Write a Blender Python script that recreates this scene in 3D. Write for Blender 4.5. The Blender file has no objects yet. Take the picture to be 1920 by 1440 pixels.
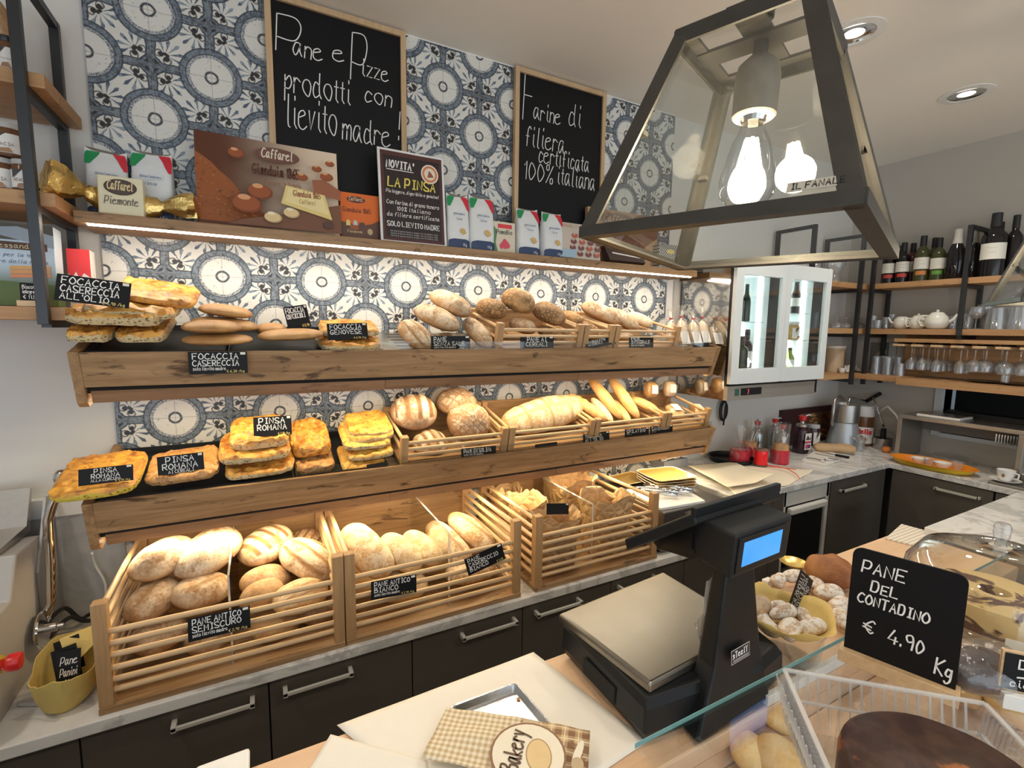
import bpy, bmesh, math, random
from mathutils import Vector, Matrix, Euler, noise
from math import sin, cos, pi, radians, atan2, sqrt

SC = bpy.context.scene
COL = SC.collection
rnd = random.Random(7)

# ------------------------------------------------------------------ camera
CAM = Vector((0.417301, -1.962962, 1.805146))
YAW, PITCH, ROLL = -0.488197678, -0.114575877, -0.0137498728
FPX = 898.217565
_Rz = Matrix.Rotation(YAW, 3, 'Z'); _Rx = Matrix.Rotation(PITCH, 3, 'X'); _Ry = Matrix.Rotation(ROLL, 3, 'Y')
CM = _Rz @ _Rx @ _Ry            # columns: right, forward, up
cd = bpy.data.cameras.new('camera'); cam = bpy.data.objects.new('camera', cd); COL.objects.link(cam)
cd.sensor_width = 36.0; cd.lens = FPX / 1920 * 36.0; cd.clip_start = 0.02; cd.clip_end = 100
r_, f_, u_ = CM.col[0], CM.col[1], CM.col[2]
mw = Matrix((( r_[0], u_[0], -f_[0], CAM[0]), (r_[1], u_[1], -f_[1], CAM[1]), (r_[2], u_[2], -f_[2], CAM[2]), (0, 0, 0, 1)))
cam.matrix_world = mw
SC.camera = cam

# ------------------------------------------------------------------ light and exposure
SC.view_settings.view_transform = 'Standard'; SC.view_settings.look = 'None'
SC.view_settings.gamma = 1.0; SC.view_settings.use_curve_mapping = False
SC.view_settings.exposure = 0.38
W = bpy.data.worlds.new('daylight'); SC.world = W; W.use_nodes = True
wb = W.node_tree.nodes['Background']
wb.inputs[0].default_value = (0.80, 0.90, 1.0, 1); wb.inputs[1].default_value = 1.45

def lamp(name, kind, loc, energy, color, rot=(0, 0, 0), **kw):
    l = bpy.data.lights.new(name, kind); l.energy = energy; l.color = color
    for k, v in kw.items(): setattr(l, k, v)
    o = bpy.data.objects.new(name, l); o.location = loc; o.rotation_euler = rot; COL.objects.link(o); return o
WARM = (1.0, 0.78, 0.45); WARM2 = (1.0, 0.85, 0.66)
# shelf and rack led strips
lamp('led_light', 'AREA', (1.2, -0.165, 2.074), 4.2, WARM2, (radians(-14), 0, 0), shape='RECTANGLE', size=2.36, size_y=0.012)
lamp('led_light', 'AREA', (1.2, -0.270, 1.590), 4.6, WARM, (radians(-8), 0, 0), shape='RECTANGLE', size=2.36, size_y=0.012)
lamp('led_light', 'AREA', (1.2, -0.280, 1.172), 6.0, WARM, (radians(-8), 0, 0), shape='RECTANGLE', size=2.36, size_y=0.012)
# two ceiling downlights in view first, the others added unseen as general fill
DOWN_AND_FILL = [(2.446, -0.844), (3.396, -0.845), (0.2, -2.3), (1.9, -2.4), (-1.4, -2.3), (0.9, -3.4), (-0.6, -1.1)]
for (x, y) in DOWN_AND_FILL:
    lamp('downlight_and_fill_lamp', 'SPOT', (x, y, 2.90), 24, (1.0, 0.93, 0.84), spot_size=radians(120), spot_blend=0.9, shadow_soft_size=0.05)

# ------------------------------------------------------------------ pixel rays (photo frame 1920x1440) -> points on real planes
def ray(px, py): return CM @ Vector(((px - 960) / FPX, 1, -(py - 720) / FPX))
def aty(px, py, y): r = ray(px, py); return CAM + r * ((y - CAM.y) / r.y)
def atz(px, py, z): r = ray(px, py); return CAM + r * ((z - CAM.z) / r.z)
def atx(px, py, x): r = ray(px, py); return CAM + r * ((x - CAM.x) / r.x)

# ------------------------------------------------------------------ mesh builder
class MB:
    def __init__(s): s.v = []; s.f = []; s.m = []; s.a = {}
    def face(s, idx, m=0): s.f.append(tuple(idx)); s.m.append(m)
    def box(s, x0, x1, y0, y1, z0, z1, m=0):
        return s.hexa([(x0,y0,z0),(x1,y0,z0),(x1,y1,z0),(x0,y1,z0),(x0,y0,z1),(x1,y0,z1),(x1,y1,z1),(x0,y1,z1)], m)
    def hexa(s, p, m=0):
        b = len(s.v); s.v += [Vector(q) for q in p]
        for f in ((3,2,1,0),(4,5,6,7),(0,1,5,4),(1,2,6,5),(2,3,7,6),(3,0,4,7)): s.face([b+i for i in f], m)
        return s
    def obox(s, c, ax, ay, az, m=0):           # centre and three half-axis vectors
        c, ax, ay, az = Vector(c), Vector(ax), Vector(ay), Vector(az)
        return s.hexa([c-ax-ay-az, c+ax-ay-az, c+ax+ay-az, c-ax+ay-az, c-ax-ay+az, c+ax-ay+az, c+ax+ay+az, c-ax+ay+az], m)
    def bar(s, p, q, w, h, up=(0,0,1), m=0):   # rectangular bar from p to q
        p, q = Vector(p), Vector(q); d = (q-p).normalized(); up = Vector(up)
        sx = d.cross(up).normalized(); uz = sx.cross(d).normalized()
        return s.obox((p+q)/2, sx*(w/2), (q-p)/2, uz*(h/2), m)
    def prism(s, poly, vec, m=0):              # 3d polygon extruded along vec
        b = len(s.v); n = len(poly); vec = Vector(vec)
        P = [Vector(p) for p in poly]
        s.v += P + [p+vec for p in P]
        s.face([b+i for i in range(n)][::-1], m); s.face([b+n+i for i in range(n)], m)
        for i in range(n): j = (i+1) % n; s.face((b+i, b+j, b+n+j, b+n+i), m)
        return s
    def tube(s, pts, r, n=8, m=0, closed=False, caps=True):
        P = [Vector(p) for p in pts]; k = len(P); R = r if isinstance(r, (list, tuple)) else [r]*k
        b = len(s.v); prev = None
        for i, p in enumerate(P):
            if closed: t = P[(i+1) % k] - P[i-1]
            else: t = (P[min(i+1, k-1)] - P[max(i-1, 0)])
            t = t.normalized() if t.length > 1e-9 else Vector((0,0,1))
            if prev is None:
                a = Vector((0,0,1)) if abs(t.z) < .9 else Vector((1,0,0)); x = t.cross(a).normalized()
            else:
                x = (prev - t*prev.dot(t)); x = x.normalized() if x.length > 1e-6 else t.orthogonal().normalized()
            y = t.cross(x); prev = x
            for j in range(n):
                a = 2*pi*j/n; s.v.append(p + (x*cos(a) + y*sin(a))*R[i])
        rng = k if closed else k-1
        for i in range(rng):
            for j in range(n):
                a, c = b+i*n, b+((i+1) % k)*n; j2 = (j+1) % n
                s.face((a+j, a+j2, c+j2, c+j), m)
        if caps and not closed:
            s.face([b+j for j in range(n)][::-1], m); s.face([b+(k-1)*n+j for j in range(n)], m)
        return s
    def lathe(s, prof, c=(0,0,0), n=24, m=0, caps=True, axis=None):
        b = len(s.v); c = Vector(c); k = len(prof)
        Q = axis if axis is not None else Matrix.Identity(3)
        for (r, z) in prof:
            for j in range(n):
                a = 2*pi*j/n; s.v.append(c + Q @ Vector((r*cos(a), r*sin(a), z)))
        for i in range(k-1):
            for j in range(n):
                j2 = (j+1) % n; s.face((b+i*n+j, b+i*n+j2, b+(i+1)*n+j2, b+(i+1)*n+j), m)
        if caps:
            if prof[0][0] > 1e-5: s.face([b+j for j in range(n)][::-1], m)
            if prof[-1][0] > 1e-5: s.face([b+(k-1)*n+j for j in range(n)], m)
        return s
    def patch(s, fn, nu, nv, m=0, closed_u=False):
        b = len(s.v)
        for i in range(nu+1):
            for j in range(nv+1): s.v.append(Vector(fn(i/nu, j/nv)))
        for i in range(nu):
            for j in range(nv):
                a = b+i*(nv+1)+j; s.face((a, a+nv+1, a+nv+2, a+1), m)
        return s

def obj(name, mb, mats, parent=None, smooth=False, bev=0, world=True, solid=0, sub=0, offset=0):
    me = bpy.data.meshes.new(name)
    off = Vector((0,0,0))
    if parent is not None and world:
        q = parent
        while q is not None: off += Vector(q.location); q = q.parent
    me.from_pydata([tuple(v-off) for v in mb.v], [], mb.f)
    if not isinstance(mats, (list, tuple)): mats = [mats]
    for m in mats: me.materials.append(m)
    if len(mats) > 1:
        for p, i in zip(me.polygons, mb.m): p.material_index = i
    for k, vals in mb.a.items():
        if len(vals) == len(me.vertices):
            at = me.attributes.new(k, 'FLOAT', 'POINT')
            at.data.foreach_set('value', vals)
    bm = bmesh.new(); bm.from_mesh(me)
    if not smooth: bmesh.ops.remove_doubles(bm, verts=bm.verts, dist=1e-6)
    else: bmesh.ops.remove_doubles(bm, verts=bm.verts, dist=1e-5)
    bmesh.ops.recalc_face_normals(bm, faces=bm.faces)
    bm.to_mesh(me); bm.free()
    if smooth:
        for p in me.polygons: p.use_smooth = True
        if smooth is not True:
            me.set_sharp_from_angle(angle=radians(smooth))
    o = bpy.data.objects.new(name, me); COL.objects.link(o)
    if parent is not None: o.parent = parent
    if solid:
        md = o.modifiers.new('thick', 'SOLIDIFY'); md.thickness = solid; md.offset = offset
    if sub:
        md = o.modifiers.new('sub', 'SUBSURF'); md.levels = sub; md.render_levels = sub
    if bev:
        md = o.modifiers.new('bevel', 'BEVEL'); md.width = bev; md.segments = 2; md.limit_method = 'ANGLE'; md.angle_limit = radians(40)
    return o

def tag(o, label=None, cat=None, group=None, kind=None):
    if label: o['label'] = label
    if cat: o['category'] = cat
    if group: o['group'] = group
    if kind: o['kind'] = kind
    return o
def thing(name, loc, label, cat, group=None, rot=(0,0,0)):
    o = bpy.data.objects.new(name, None); o.empty_display_size = .05; COL.objects.link(o)
    o.location = loc; o.rotation_euler = rot
    return tag(o, label, cat, group)
def struct(name, mb, mats, **k):
    return tag(obj(name, mb, mats, **k), kind='structure')
def dup(root, loc=None, rot=None, label=None, group=None):
    def cp(o, par):
        c = o.copy(); COL.objects.link(c)
        if par is not None: c.parent = par
        for ch in o.children: cp(ch, c)
        return c
    r = cp(root, None)
    if loc is not None: r.location = loc
    if rot is not None: r.rotation_euler = rot
    if label: r['label'] = label
    if group: r['group'] = group
    return r

# ------------------------------------------------------------------ materials
class NT:
    """small expression builder on a material node tree"""
    def __init__(s, name):
        s.mat = bpy.data.materials.new(name); s.mat.use_nodes = True
        s.nt = s.mat.node_tree; s.N = s.nt.nodes; s.L = s.nt.links
        s.b = s.N['Principled BSDF']; s.out = s.N['Material Output']
    def put(s, sock, v):
        if isinstance(v, bpy.types.NodeSocket): s.L.new(v, sock)
        elif isinstance(v, (tuple, list)) and sock.type == 'RGBA' and len(v) == 3: sock.default_value = (*v, 1)
        else: sock.default_value = v
    def m(s, op, a, b=0.0, c=0.0, clamp=False):
        n = s.N.new('ShaderNodeMath'); n.operation = op; n.use_clamp = clamp
        s.put(n.inputs[0], a); s.put(n.inputs[1], b); s.put(n.inputs[2], c); return n.outputs[0]
    def co(s, kind='Object'): return s.N.new('ShaderNodeTexCoord').outputs[kind]
    def xyz(s, v):
        n = s.N.new('ShaderNodeSeparateXYZ'); s.put(n.inputs[0], v); return n.outputs
    def mapv(s, v, scale=(1,1,1), loc=(0,0,0), rot=(0,0,0)):
        n = s.N.new('ShaderNodeMapping'); s.put(n.inputs[0], v); n.inputs['Scale'].default_value = scale
        n.inputs['Location'].default_value = loc; n.inputs['Rotation'].default_value = rot; return n.outputs[0]
    def noise(s, v, scale=5, detail=4, rough=.55, dist=0):
        n = s.N.new('ShaderNodeTexNoise'); s.put(n.inputs['Vector'], v); n.inputs['Scale'].default_value = scale
        n.inputs['Detail'].default_value = detail; n.inputs['Roughness'].default_value = rough; n.inputs['Distortion'].default_value = dist
        return n.outputs['Fac']
    def voro(s, v, scale=20, feat='F1'):
        n = s.N.new('ShaderNodeTexVoronoi'); n.feature = feat; s.put(n.inputs['Vector'], v); n.inputs['Scale'].default_value = scale
        return n.outputs['Distance']
    def ramp(s, f, stops):
        n = s.N.new('ShaderNodeValToRGB'); s.put(n.inputs[0], f); e = n.color_ramp.elements
        while len(e) < len(stops): e.new(.5)
        for x, (p, c) in zip(e, stops): x.position = p; x.color = (*c, 1) if len(c) == 3 else c
        return n.outputs[0]
    def step(s, x, lo, hi):            # smooth 0..1
        n = s.N.new('ShaderNodeMapRange'); n.interpolation_type = 'SMOOTHSTEP'; s.put(n.inputs[0], x)
        n.inputs[1].default_value = lo; n.inputs[2].default_value = hi; n.inputs[3].default_value = 0; n.inputs[4].default_value = 1
        return n.outputs[0]
    def mix(s, f, a, b):
        n = s.N.new('ShaderNodeMix'); n.data_type = 'RGBA'; s.put(n.inputs[0], f); s.put(n.inputs[6], a); s.put(n.inputs[7], b); return n.outputs[2]
    def attr(s, name):
        n = s.N.new('ShaderNodeAttribute'); n.attribute_name = name; return n.outputs['Fac']
    def rand(s): return s.N.new('ShaderNodeObjectInfo').outputs['Random']
    def bump(s, h, strength=.3, dist=.01):
        n = s.N.new('ShaderNodeBump'); n.inputs['Strength'].default_value = strength; n.inputs['Distance'].default_value = dist
        s.put(n.inputs['Height'], h); s.L.new(n.outputs[0], s.b.inputs['Normal'])
    def set(s, **k):
        names = dict(c='Base Color', r='Roughness', m='Metallic', t='Transmission Weight', ior='IOR', a='Alpha', e='Emission Color', es='Emission Strength',
                     ss='Subsurface Weight', coat='Coat Weight', spec='Specular IOR Level', an='Anisotropic')
        for q, v in k.items(): s.put(s.b.inputs[names[q]], v)
        return s.mat

def plain(name, c, r=.5, m=0.0, var=.06, scale=40, bump=0, **k):
    n = NT(name); v = n.co()
    f = n.noise(v, scale, 3)
    a = tuple(max(0, x*(1-var)) for x in c); b = tuple(min(1, x*(1+var)) for x in c)
    n.set(c=n.mix(f, a, b), r=r, m=m, **k)
    if bump: n.bump(f, bump, .002)
    return n.mat
def glassy(name, tint=(1,1,1), refl=.10, rough=.02, bumps=0, bscale=60, haze=0.0, edge=.9):
    """thin clear sheet: transparent with a fresnel gloss"""
    n = NT(name); n.N.remove(n.b)
    tr = n.N.new('ShaderNodeBsdfTransparent'); n.put(tr.inputs[0], tint)
    gl = n.N.new('ShaderNodeBsdfGlossy'); n.put(gl.inputs['Roughness'], rough)
    lw = n.N.new('ShaderNodeLayerWeight'); lw.inputs[0].default_value = .5
    f = n.m('POWER', lw.outputs['Facing'], 3.0); f = n.m('MULTIPLY_ADD', f, edge, refl, clamp=True)
    mx = n.N.new('ShaderNodeMixShader'); n.L.new(f, mx.inputs[0]); n.L.new(tr.outputs[0], mx.inputs[1]); n.L.new(gl.outputs[0], mx.inputs[2])
    if bumps:
        b = n.N.new('ShaderNodeBump'); b.inputs['Strength'].default_value = bumps; b.inputs['Distance'].default_value = .003
        n.put(b.inputs['Height'], n.noise(n.co(), bscale, 3)); n.L.new(b.outputs[0], gl.inputs['Normal']); n.L.new(b.outputs[0], lw.inputs['Normal'])
    res = mx.outputs[0]
    if haze:
        df = n.N.new('ShaderNodeBsdfDiffuse'); df.inputs[0].default_value = (.9,.9,.9,1)
        m2 = n.N.new('ShaderNodeMixShader'); m2.inputs[0].default_value = haze; n.L.new(res, m2.inputs[1]); n.L.new(df.outputs[0], m2.inputs[2]); res = m2.outputs[0]
    n.L.new(res, n.out.inputs[0]); return n.mat
def glow(name, c, s):
    n = NT(name); return n.set(c=(0,0,0), e=c, es=s, r=1.0)
def wood(name, c1, c2, axis='X', scale=1.0, r=.5, knots=.0, dark=None):
    n = NT(name); v = n.co(); k = 0.06
    sc = {'X': (k,1,1), 'Y': (1,k,1), 'Z': (1,1,k)}[axis]
    rv = n.N.new('ShaderNodeVectorMath'); rv.operation = 'ADD'; n.put(rv.inputs[0], v)
    cx = n.N.new('ShaderNodeCombineXYZ'); rr = n.rand(); n.put(cx.inputs[0], n.m('MULTIPLY', rr, 7.3)); n.put(cx.inputs[1], n.m('MULTIPLY', rr, 3.1)); n.put(cx.inputs[2], n.m('MULTIPLY', rr, 5.7))
    n.L.new(cx.outputs[0], rv.inputs[1]); v2 = rv.outputs[0]
    g = n.noise(n.mapv(v2, tuple(x*42*scale for x in sc)), 1, 6, .6, .6)
    g2 = n.noise(n.mapv(v2, tuple(x*190*scale for x in sc)), 1, 3, .6)
    f = n.m('MULTIPLY_ADD', g2, .35, n.m('MULTIPLY', g, .8))
    col = n.mix(n.step(f, .35, .8), c1, c2)
    big = n.noise(n.mapv(v2, tuple(x*6*scale if x == 1 else x*40*scale for x in sc)), 1, 2)
    col = n.mix(n.m('MULTIPLY', n.step(big, .5, .8), .35), col, tuple(x*.62 for x in c1))
    if knots:
        kn = n.noise(n.mapv(v2, tuple((5.5 if x < 1 else 16)*scale for x in sc)), 1, 3, .6, 1.2)
        fl = n.noise(n.mapv(v2, tuple((9 if x < 1 else 60)*scale for x in sc)), 1, 3, .7)
        km = n.m('MULTIPLY', n.step(kn, .575, .66), n.step(fl, .38, .58)); col = n.mix(n.m('MULTIPLY', km, knots), col, (.07,.035,.015))
    if dark: col = n.mix(n.m('MULTIPLY', n.rand(), dark), col, tuple(x*.45 for x in c1))
    n.set(c=col, r=r); n.bump(f, .12, .001); return n.mat

OAK = dict(c1=(.235,.128,.054), c2=(.43,.265,.130))
M = {}
M['oak_x'] = wood('oak_x', **OAK, axis='X', knots=.9); M['oak_y'] = wood('oak_y', **OAK, axis='Y'); M['oak_z'] = wood('oak_z', **OAK, axis='Z')
M['walnut_x'] = wood('walnut_x', (.235,.125,.062), (.36,.205,.115), 'X', knots=.5, dark=.25)
M['pine_x'] = wood('pine_x', (.56,.37,.19), (.69,.48,.27), 'X', 1.6, .42); M['pine_y'] = wood('pine_y', (.56,.37,.19), (.69,.48,.27), 'Y', 1.6, .42)
M['post'] = wood('crate_post', (.40,.225,.10), (.52,.32,.15), 'Z', 1.4, .45)
M['shelf_x'] = wood('shelf_oak_x', (.40,.205,.085), (.50,.29,.135), 'X', knots=.4); M['shelf_y'] = wood('shelf_oak_y', (.40,.205,.085), (.50,.29,.135), 'Y', knots=.4)
M['beech'] = wood('beech_worktop', (.66,.42,.25), (.76,.53,.34), 'X', .6, .38)
M['board_wood'] = wood('board_wood', (.52,.34,.18), (.62,.44,.26), 'Z', 1.2); M['steel_dark'] = plain('blackened_steel', (.055,.057,.06), .38, .75)
M['steel'] = plain('brushed_steel', (.46,.44,.41), .34, .95, .08, 90); M['chrome'] = plain('chrome', (.75,.75,.75), .08, 1.0, .02)
M['bronze'] = plain('lantern_metal', (.085,.080,.070), .45, .6, .25, 30); M['black'] = plain('black_plastic', (.008,.009,.010), .42, spec=.3)
M['black2'] = plain('black_satin', (.012,.013,.015), .5, spec=.3); M['white'] = plain('white_enamel', (.80,.80,.78), .35)
M['paper'] = plain('white_paper', (.83,.79,.71), .75, 0, .03); M['card_black'] = plain('black_card', (.005,.005,.006), .5, spec=.25)
M['ink'] = plain('chalk_white', (.86,.85,.82), .8); M['inky'] = plain('chalk_yellow', (.75,.6,.2), .8)
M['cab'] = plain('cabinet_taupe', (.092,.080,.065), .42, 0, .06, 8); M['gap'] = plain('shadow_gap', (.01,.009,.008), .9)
M['alu'] = plain('satin_handle', (.72,.69,.62), .35, .35)
M['acrylic'] = glassy('clear_acrylic', (.97,.97,.95), .06, .03); M['glass'] = glassy('clear_glass', (.97,.98,.98), .05, .01, edge=.8)
M['pane'] = glassy('lantern_glass', (.97,.98,.97), .055, .01, edge=.6); M['wrap'] = glassy('cellophane', (.97,.96,.95), .10, .06, bumps=.9, bscale=70, haze=.03)
M['crystal'] = glassy('drinking_glass', (.955,.965,.97), .13, .02, edge=.9, haze=.07)
M['ribplast'] = glassy('ribbed_plastic', (.985,.98,.97), .05, .05, haze=.07, edge=.25)
M['ribrim'] = glassy('container_rim', (.96,.96,.95), .12, .05, haze=.30, edge=.3)  # white haze in the colour paints bright clear-plastic edges
M['rubber'] = plain('black_cable', (.012,.012,.013), .6)
M['red'] = plain('red_plastic', (.62,.02,.02), .3)

def marble():
    n = NT('marble'); v = n.co()
    a = n.noise(v, 3.0, 8, .62, 1.6); vein = n.m('ABSOLUTE', n.m('SUBTRACT', a, .5))
    f = n.step(vein, 0, .06); cl = n.noise(v, 7, 5, .6, .5)
    col = n.mix(f, (.50,.49,.46), (.72,.70,.66)); col = n.mix(n.m('MULTIPLY', n.step(cl, .45, .75), .5), col, (.52,.51,.49))
    n.set(c=col, r=.22); return n.mat
M['marble'] = marble()
def marble_grey():
    n = NT('marble_grey'); v = n.co(); cl = n.noise(v, 5, 6, .65, .8)
    n.set(c=n.ramp(cl, [(.3,(.24,.25,.26)),(.55,(.42,.43,.43)),(.75,(.58,.58,.57))]), r=.3); return n.mat
M['marble_grey'] = marble_grey()
def wall_paint(name, c):
    n = NT(name); v = n.co(); f = n.noise(v, 160, 3); g = n.noise(v, 2, 3)
    n.set(c=n.mix(g, tuple(x*.97 for x in c), c), r=.75); n.bump(f, .08, .002); return n.mat
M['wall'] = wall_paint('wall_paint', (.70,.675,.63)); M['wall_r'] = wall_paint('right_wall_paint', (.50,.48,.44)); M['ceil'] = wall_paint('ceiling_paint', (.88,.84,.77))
def tilemat():
    """majolica tiles: rings, cross bands and leaf sprays, one unit = one 16 cm tile"""
    n = NT('majolica_tiles'); v = n.co(); X = n.xyz(v)
    wob = n.noise(v, 45, 3); w2 = n.noise(v, 260, 2); blot = n.noise(v, 110, 5, .75)
    jit = n.m('MULTIPLY', n.m('SUBTRACT', wob, .5), .07)
    gx = n.m('DIVIDE', X[0], .16); gz = n.m('DIVIDE', n.m('SUBTRACT', X[2], 2.77), .16)
    a = n.m('ADD', n.m('PINGPONG', gx, 1.0), jit); b = n.m('ADD', n.m('PINGPONG', gz, 1.0), n.m('MULTIPLY', jit, .8))
    fl = n.m('GREATER_THAN', n.m('ADD', a, b), 1.0)
    a1 = n.m('MULTIPLY_ADD', fl, n.m('SUBTRACT', 1.0, n.m('MULTIPLY', a, 2.0)), a); b1 = n.m('MULTIPLY_ADD', fl, n.m('SUBTRACT', 1.0, n.m('MULTIPLY', b, 2.0)), b)
    mx = n.m('MAXIMUM', a1, b1); mn = n.m('MINIMUM', a1, b1)
    # ring round (0,1) in the folded cell: (mn, mx)
    def length(x, y): return n.m('SQRT', n.m('ADD', n.m('MULTIPLY', x, x), n.m('MULTIPLY', y, y)))
    d = length(mn, n.m('SUBTRACT', 1.0, mx))
    def band(x, c, h, s=.012): return n.m('SUBTRACT', 1.0, n.step(n.m('ABSOLUTE', n.m('SUBTRACT', x, c)), h-s, h+s))
    def inside(x, r, s=.012): return n.m('SUBTRACT', 1.0, n.step(x, r-s, r+s))
    # base
    white = n.mix(n.step(blot, .60, .68), (.70,.69,.64), (.50,.52,.53))
    blue = n.mix(n.step(blot, .35, .6), (.050,.068,.092), (.20,.245,.29)); dark = (.022,.028,.042); brown = (.030,.026,.026)
    col = white
    # leaf spray from the cross towards the middle of the tile
    t = n.m('MULTIPLY', n.m('ADD', a1, b1), .7071); w = n.m('MULTIPLY', n.m('SUBTRACT', mx, mn), .7071)
    tt = n.m('SUBTRACT', t, .36); ang = n.m('ARCTAN2', w, tt); rr = length(w, tt)
    pet = n.m('ABSOLUTE', n.m('SUBTRACT', n.m('FRACT', n.m('ADD', n.m('DIVIDE', ang, .62), .5)), .5))
    wid = n.m('MULTIPLY_ADD', rr, .75, .045)
    leaf = n.m('MULTIPLY', n.m('LESS_THAN', pet, n.m('MINIMUM', wid, n.m('MULTIPLY', n.m('SUBTRACT', .30, rr), 4.0))), n.m('MULTIPLY', n.m('GREATER_THAN', rr, .05), n.m('LESS_THAN', ang, 1.55)))
    col = n.mix(leaf, col, n.mix(n.step(wob, .4, .6), (.07,.10,.15), (.26,.32,.38)))
    # brown scroll dots
    dot = n.m('MAXIMUM', inside(length(n.m('SUBTRACT', t, .30), n.m('SUBTRACT', w, .06)), .050), inside(length(n.m('SUBTRACT', t, .355), n.m('SUBTRACT', w, .02)), .036))
    col = n.mix(dot, col, brown)
    # white field edge round the cross, then the cross arms
    arm = inside(mn, .062); armd = band(mn, .072, .016)
    hub = inside(n.m('ADD', mn, mx), .235); hubd = band(n.m('ADD', mn, mx), .245, .022)
    scr = band(length(n.m('SUBTRACT', mx, .265), n.m('SUBTRACT', mn, .135)), .062, .011)
    col = n.mix(n.m('MAXIMUM', armd, n.m('MAXIMUM', hubd, scr)), col, dark)
    col = n.mix(n.m('MAXIMUM', arm, hub), col, blue)
    col = n.mix(n.m('MULTIPLY', band(n.m('ADD', mn, mx), .14, .035), n.step(mn, .03, .05)), col, brown)
    col = n.mix(n.m('MULTIPLY', inside(mn, .012), inside(mx, .28)), col, dark)
    # ring
    ring = inside(d, .560); col = n.mix(ring, col, dark)
    col = n.mix(inside(d, .538), col, blue)
    col = n.mix(band(d, .438, .010), col, dark)
    chain = n.m('MULTIPLY', inside(d, .43), n.step(w2, .46, .54)); col = n.mix(inside(d, .428), col, (.52,.54,.54)); col = n.mix(chain, col, (.11,.13,.165))
    disc = inside(d, .375); col = n.mix(disc, col, n.mix(n.step(n.noise(v, 130, 2), .66, .70), (.71,.70,.65), (.40,.42,.44)))
    col = n.mix(band(d, .105, .022), col, (.05,.06,.075))
    # joints through the ring centres
    gxa = n.m('PINGPONG', gx, .5); gza = n.m('PINGPONG', gz, .5)
    jx = n.m('LESS_THAN', gxa, .008); jz = n.m('LESS_THAN', gza, .008)
    col = n.mix(n.m('MULTIPLY', n.m('MAXIMUM', jx, jz), .55), col, (.30,.29,.28))
    n.set(c=col, r=.38); return n.mat
M['tile'] = tilemat()
# ================================================================== setting
RZ = 1.05; LZ = 0.85; FZ = 1.05; CEIL = 2.926; XR = 4.17
b = MB().box(-3.0, XR+.1, -5.2, .1, -.05, 0); struct('floor', b, plain('floor_tiles', (.30,.27,.24), .4, 0, .1, 3))
b = MB().box(-3.0, XR+.1, -5.2, .1, CEIL, CEIL+.08); struct('ceiling', b, M['ceil'])
b = MB().box(-3.0, XR+.1, 0, .1, 0, CEIL); struct('wall_back', b, M['wall'])
b = MB().box(-3.1, -3.0, -5.2, .1, 0, CEIL); struct('wall_left', b, M['wall'])
# right wall with the pass-through opening
oy0, oy1, oz0, oz1 = -2.2, -.62, 1.20, 1.505
b = MB().box(XR, XR+.1, -5.2, .0, 0, oz0).box(XR, XR+.1, -5.2, .0, oz1, CEIL).box(XR, XR+.1, oy1, 0, oz0, oz1).box(XR, XR+.1, -5.2, oy0, oz0, oz1)
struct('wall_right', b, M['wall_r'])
b = MB().box(0, 2.4, -.012, 0, LZ, CEIL-.004); struct('trim_1', b, M['tile'])
b = MB().box(-.0, 2.4, -.013, 0, CEIL-.004, CEIL); struct('trim_2', b, M['white'])
b = MB().box(-1.6, 0, -.022, 0, LZ, 1.20); struct('trim_3', b, M['marble_grey'])
w1 = MB()
w1.box(XR-.012, XR+.15, oy1, oy1+.045, oz0-.02, oz1+.0); w1.box(XR-.012, XR+.15, oy0-.045, oy0, oz0-.02, oz1); w1.box(XR-.02, XR+.15, oy0, oy1, oz0-.025, oz0)
struct('window_1', w1, plain('window_frame_white', (.62,.68,.74), .4))
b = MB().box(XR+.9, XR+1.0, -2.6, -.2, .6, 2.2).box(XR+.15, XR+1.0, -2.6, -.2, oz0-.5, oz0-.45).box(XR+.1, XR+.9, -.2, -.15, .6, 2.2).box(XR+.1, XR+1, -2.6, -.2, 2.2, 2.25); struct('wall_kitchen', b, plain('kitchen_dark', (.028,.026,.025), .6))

# ---------------------------------------------------------------- back counter
tp = MB().box(-1.6, 2.33, -.567, 0, LZ-.032, LZ); tag(obj('marble_worktop', tp, M['marble'], bev=.003), 'pale veined marble worktop under the slatted bread crates', 'worktop')
def handle(par, x0, x1, y, z, nrm=(0,-1,0)):
    mb = MB(); n = Vector(nrm); a, c = Vector((x0[0] if isinstance(x0, tuple) else x0, y, z)), Vector((x1, y, z))
    mb.bar(a+n*.028, c+n*.028, .009, .009); mb.bar(a, a+n*.032, .009, .012); mb.bar(c, c+n*.032, .009, .012)
    return obj('handle', mb, M['alu'], par, bev=.001)
seams = [-1.24, -.818, -.41, -.003, .405, .817, 1.224, 1.63, 2.04, 2.33]
hand = {3: (.18,.37), 4: (.44,.63), 5: (.98,1.19), 6: (1.27,1.47), 7: (1.66, 1.86)}
names = {0:'taupe cabinet at the far left end under the marble worktop', 1:'taupe cabinet below the slicing machine, left of the crate row', 2:'taupe cabinet below the basket of spare signs', 3:'taupe cabinet with a bar handle under the left half of the dark-bread crate',
 4:'taupe cabinet with its handle under the right end of the dark-bread crate', 5:'wide taupe cabinet under the white-bread crate, handle at its right', 6:'taupe cabinet under the paper-bag crate, next to the scale plate', 7:'taupe cabinet half hidden behind the weighing scale', 8:'taupe cabinet hidden under the grill at the end of the low counter'}
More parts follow.
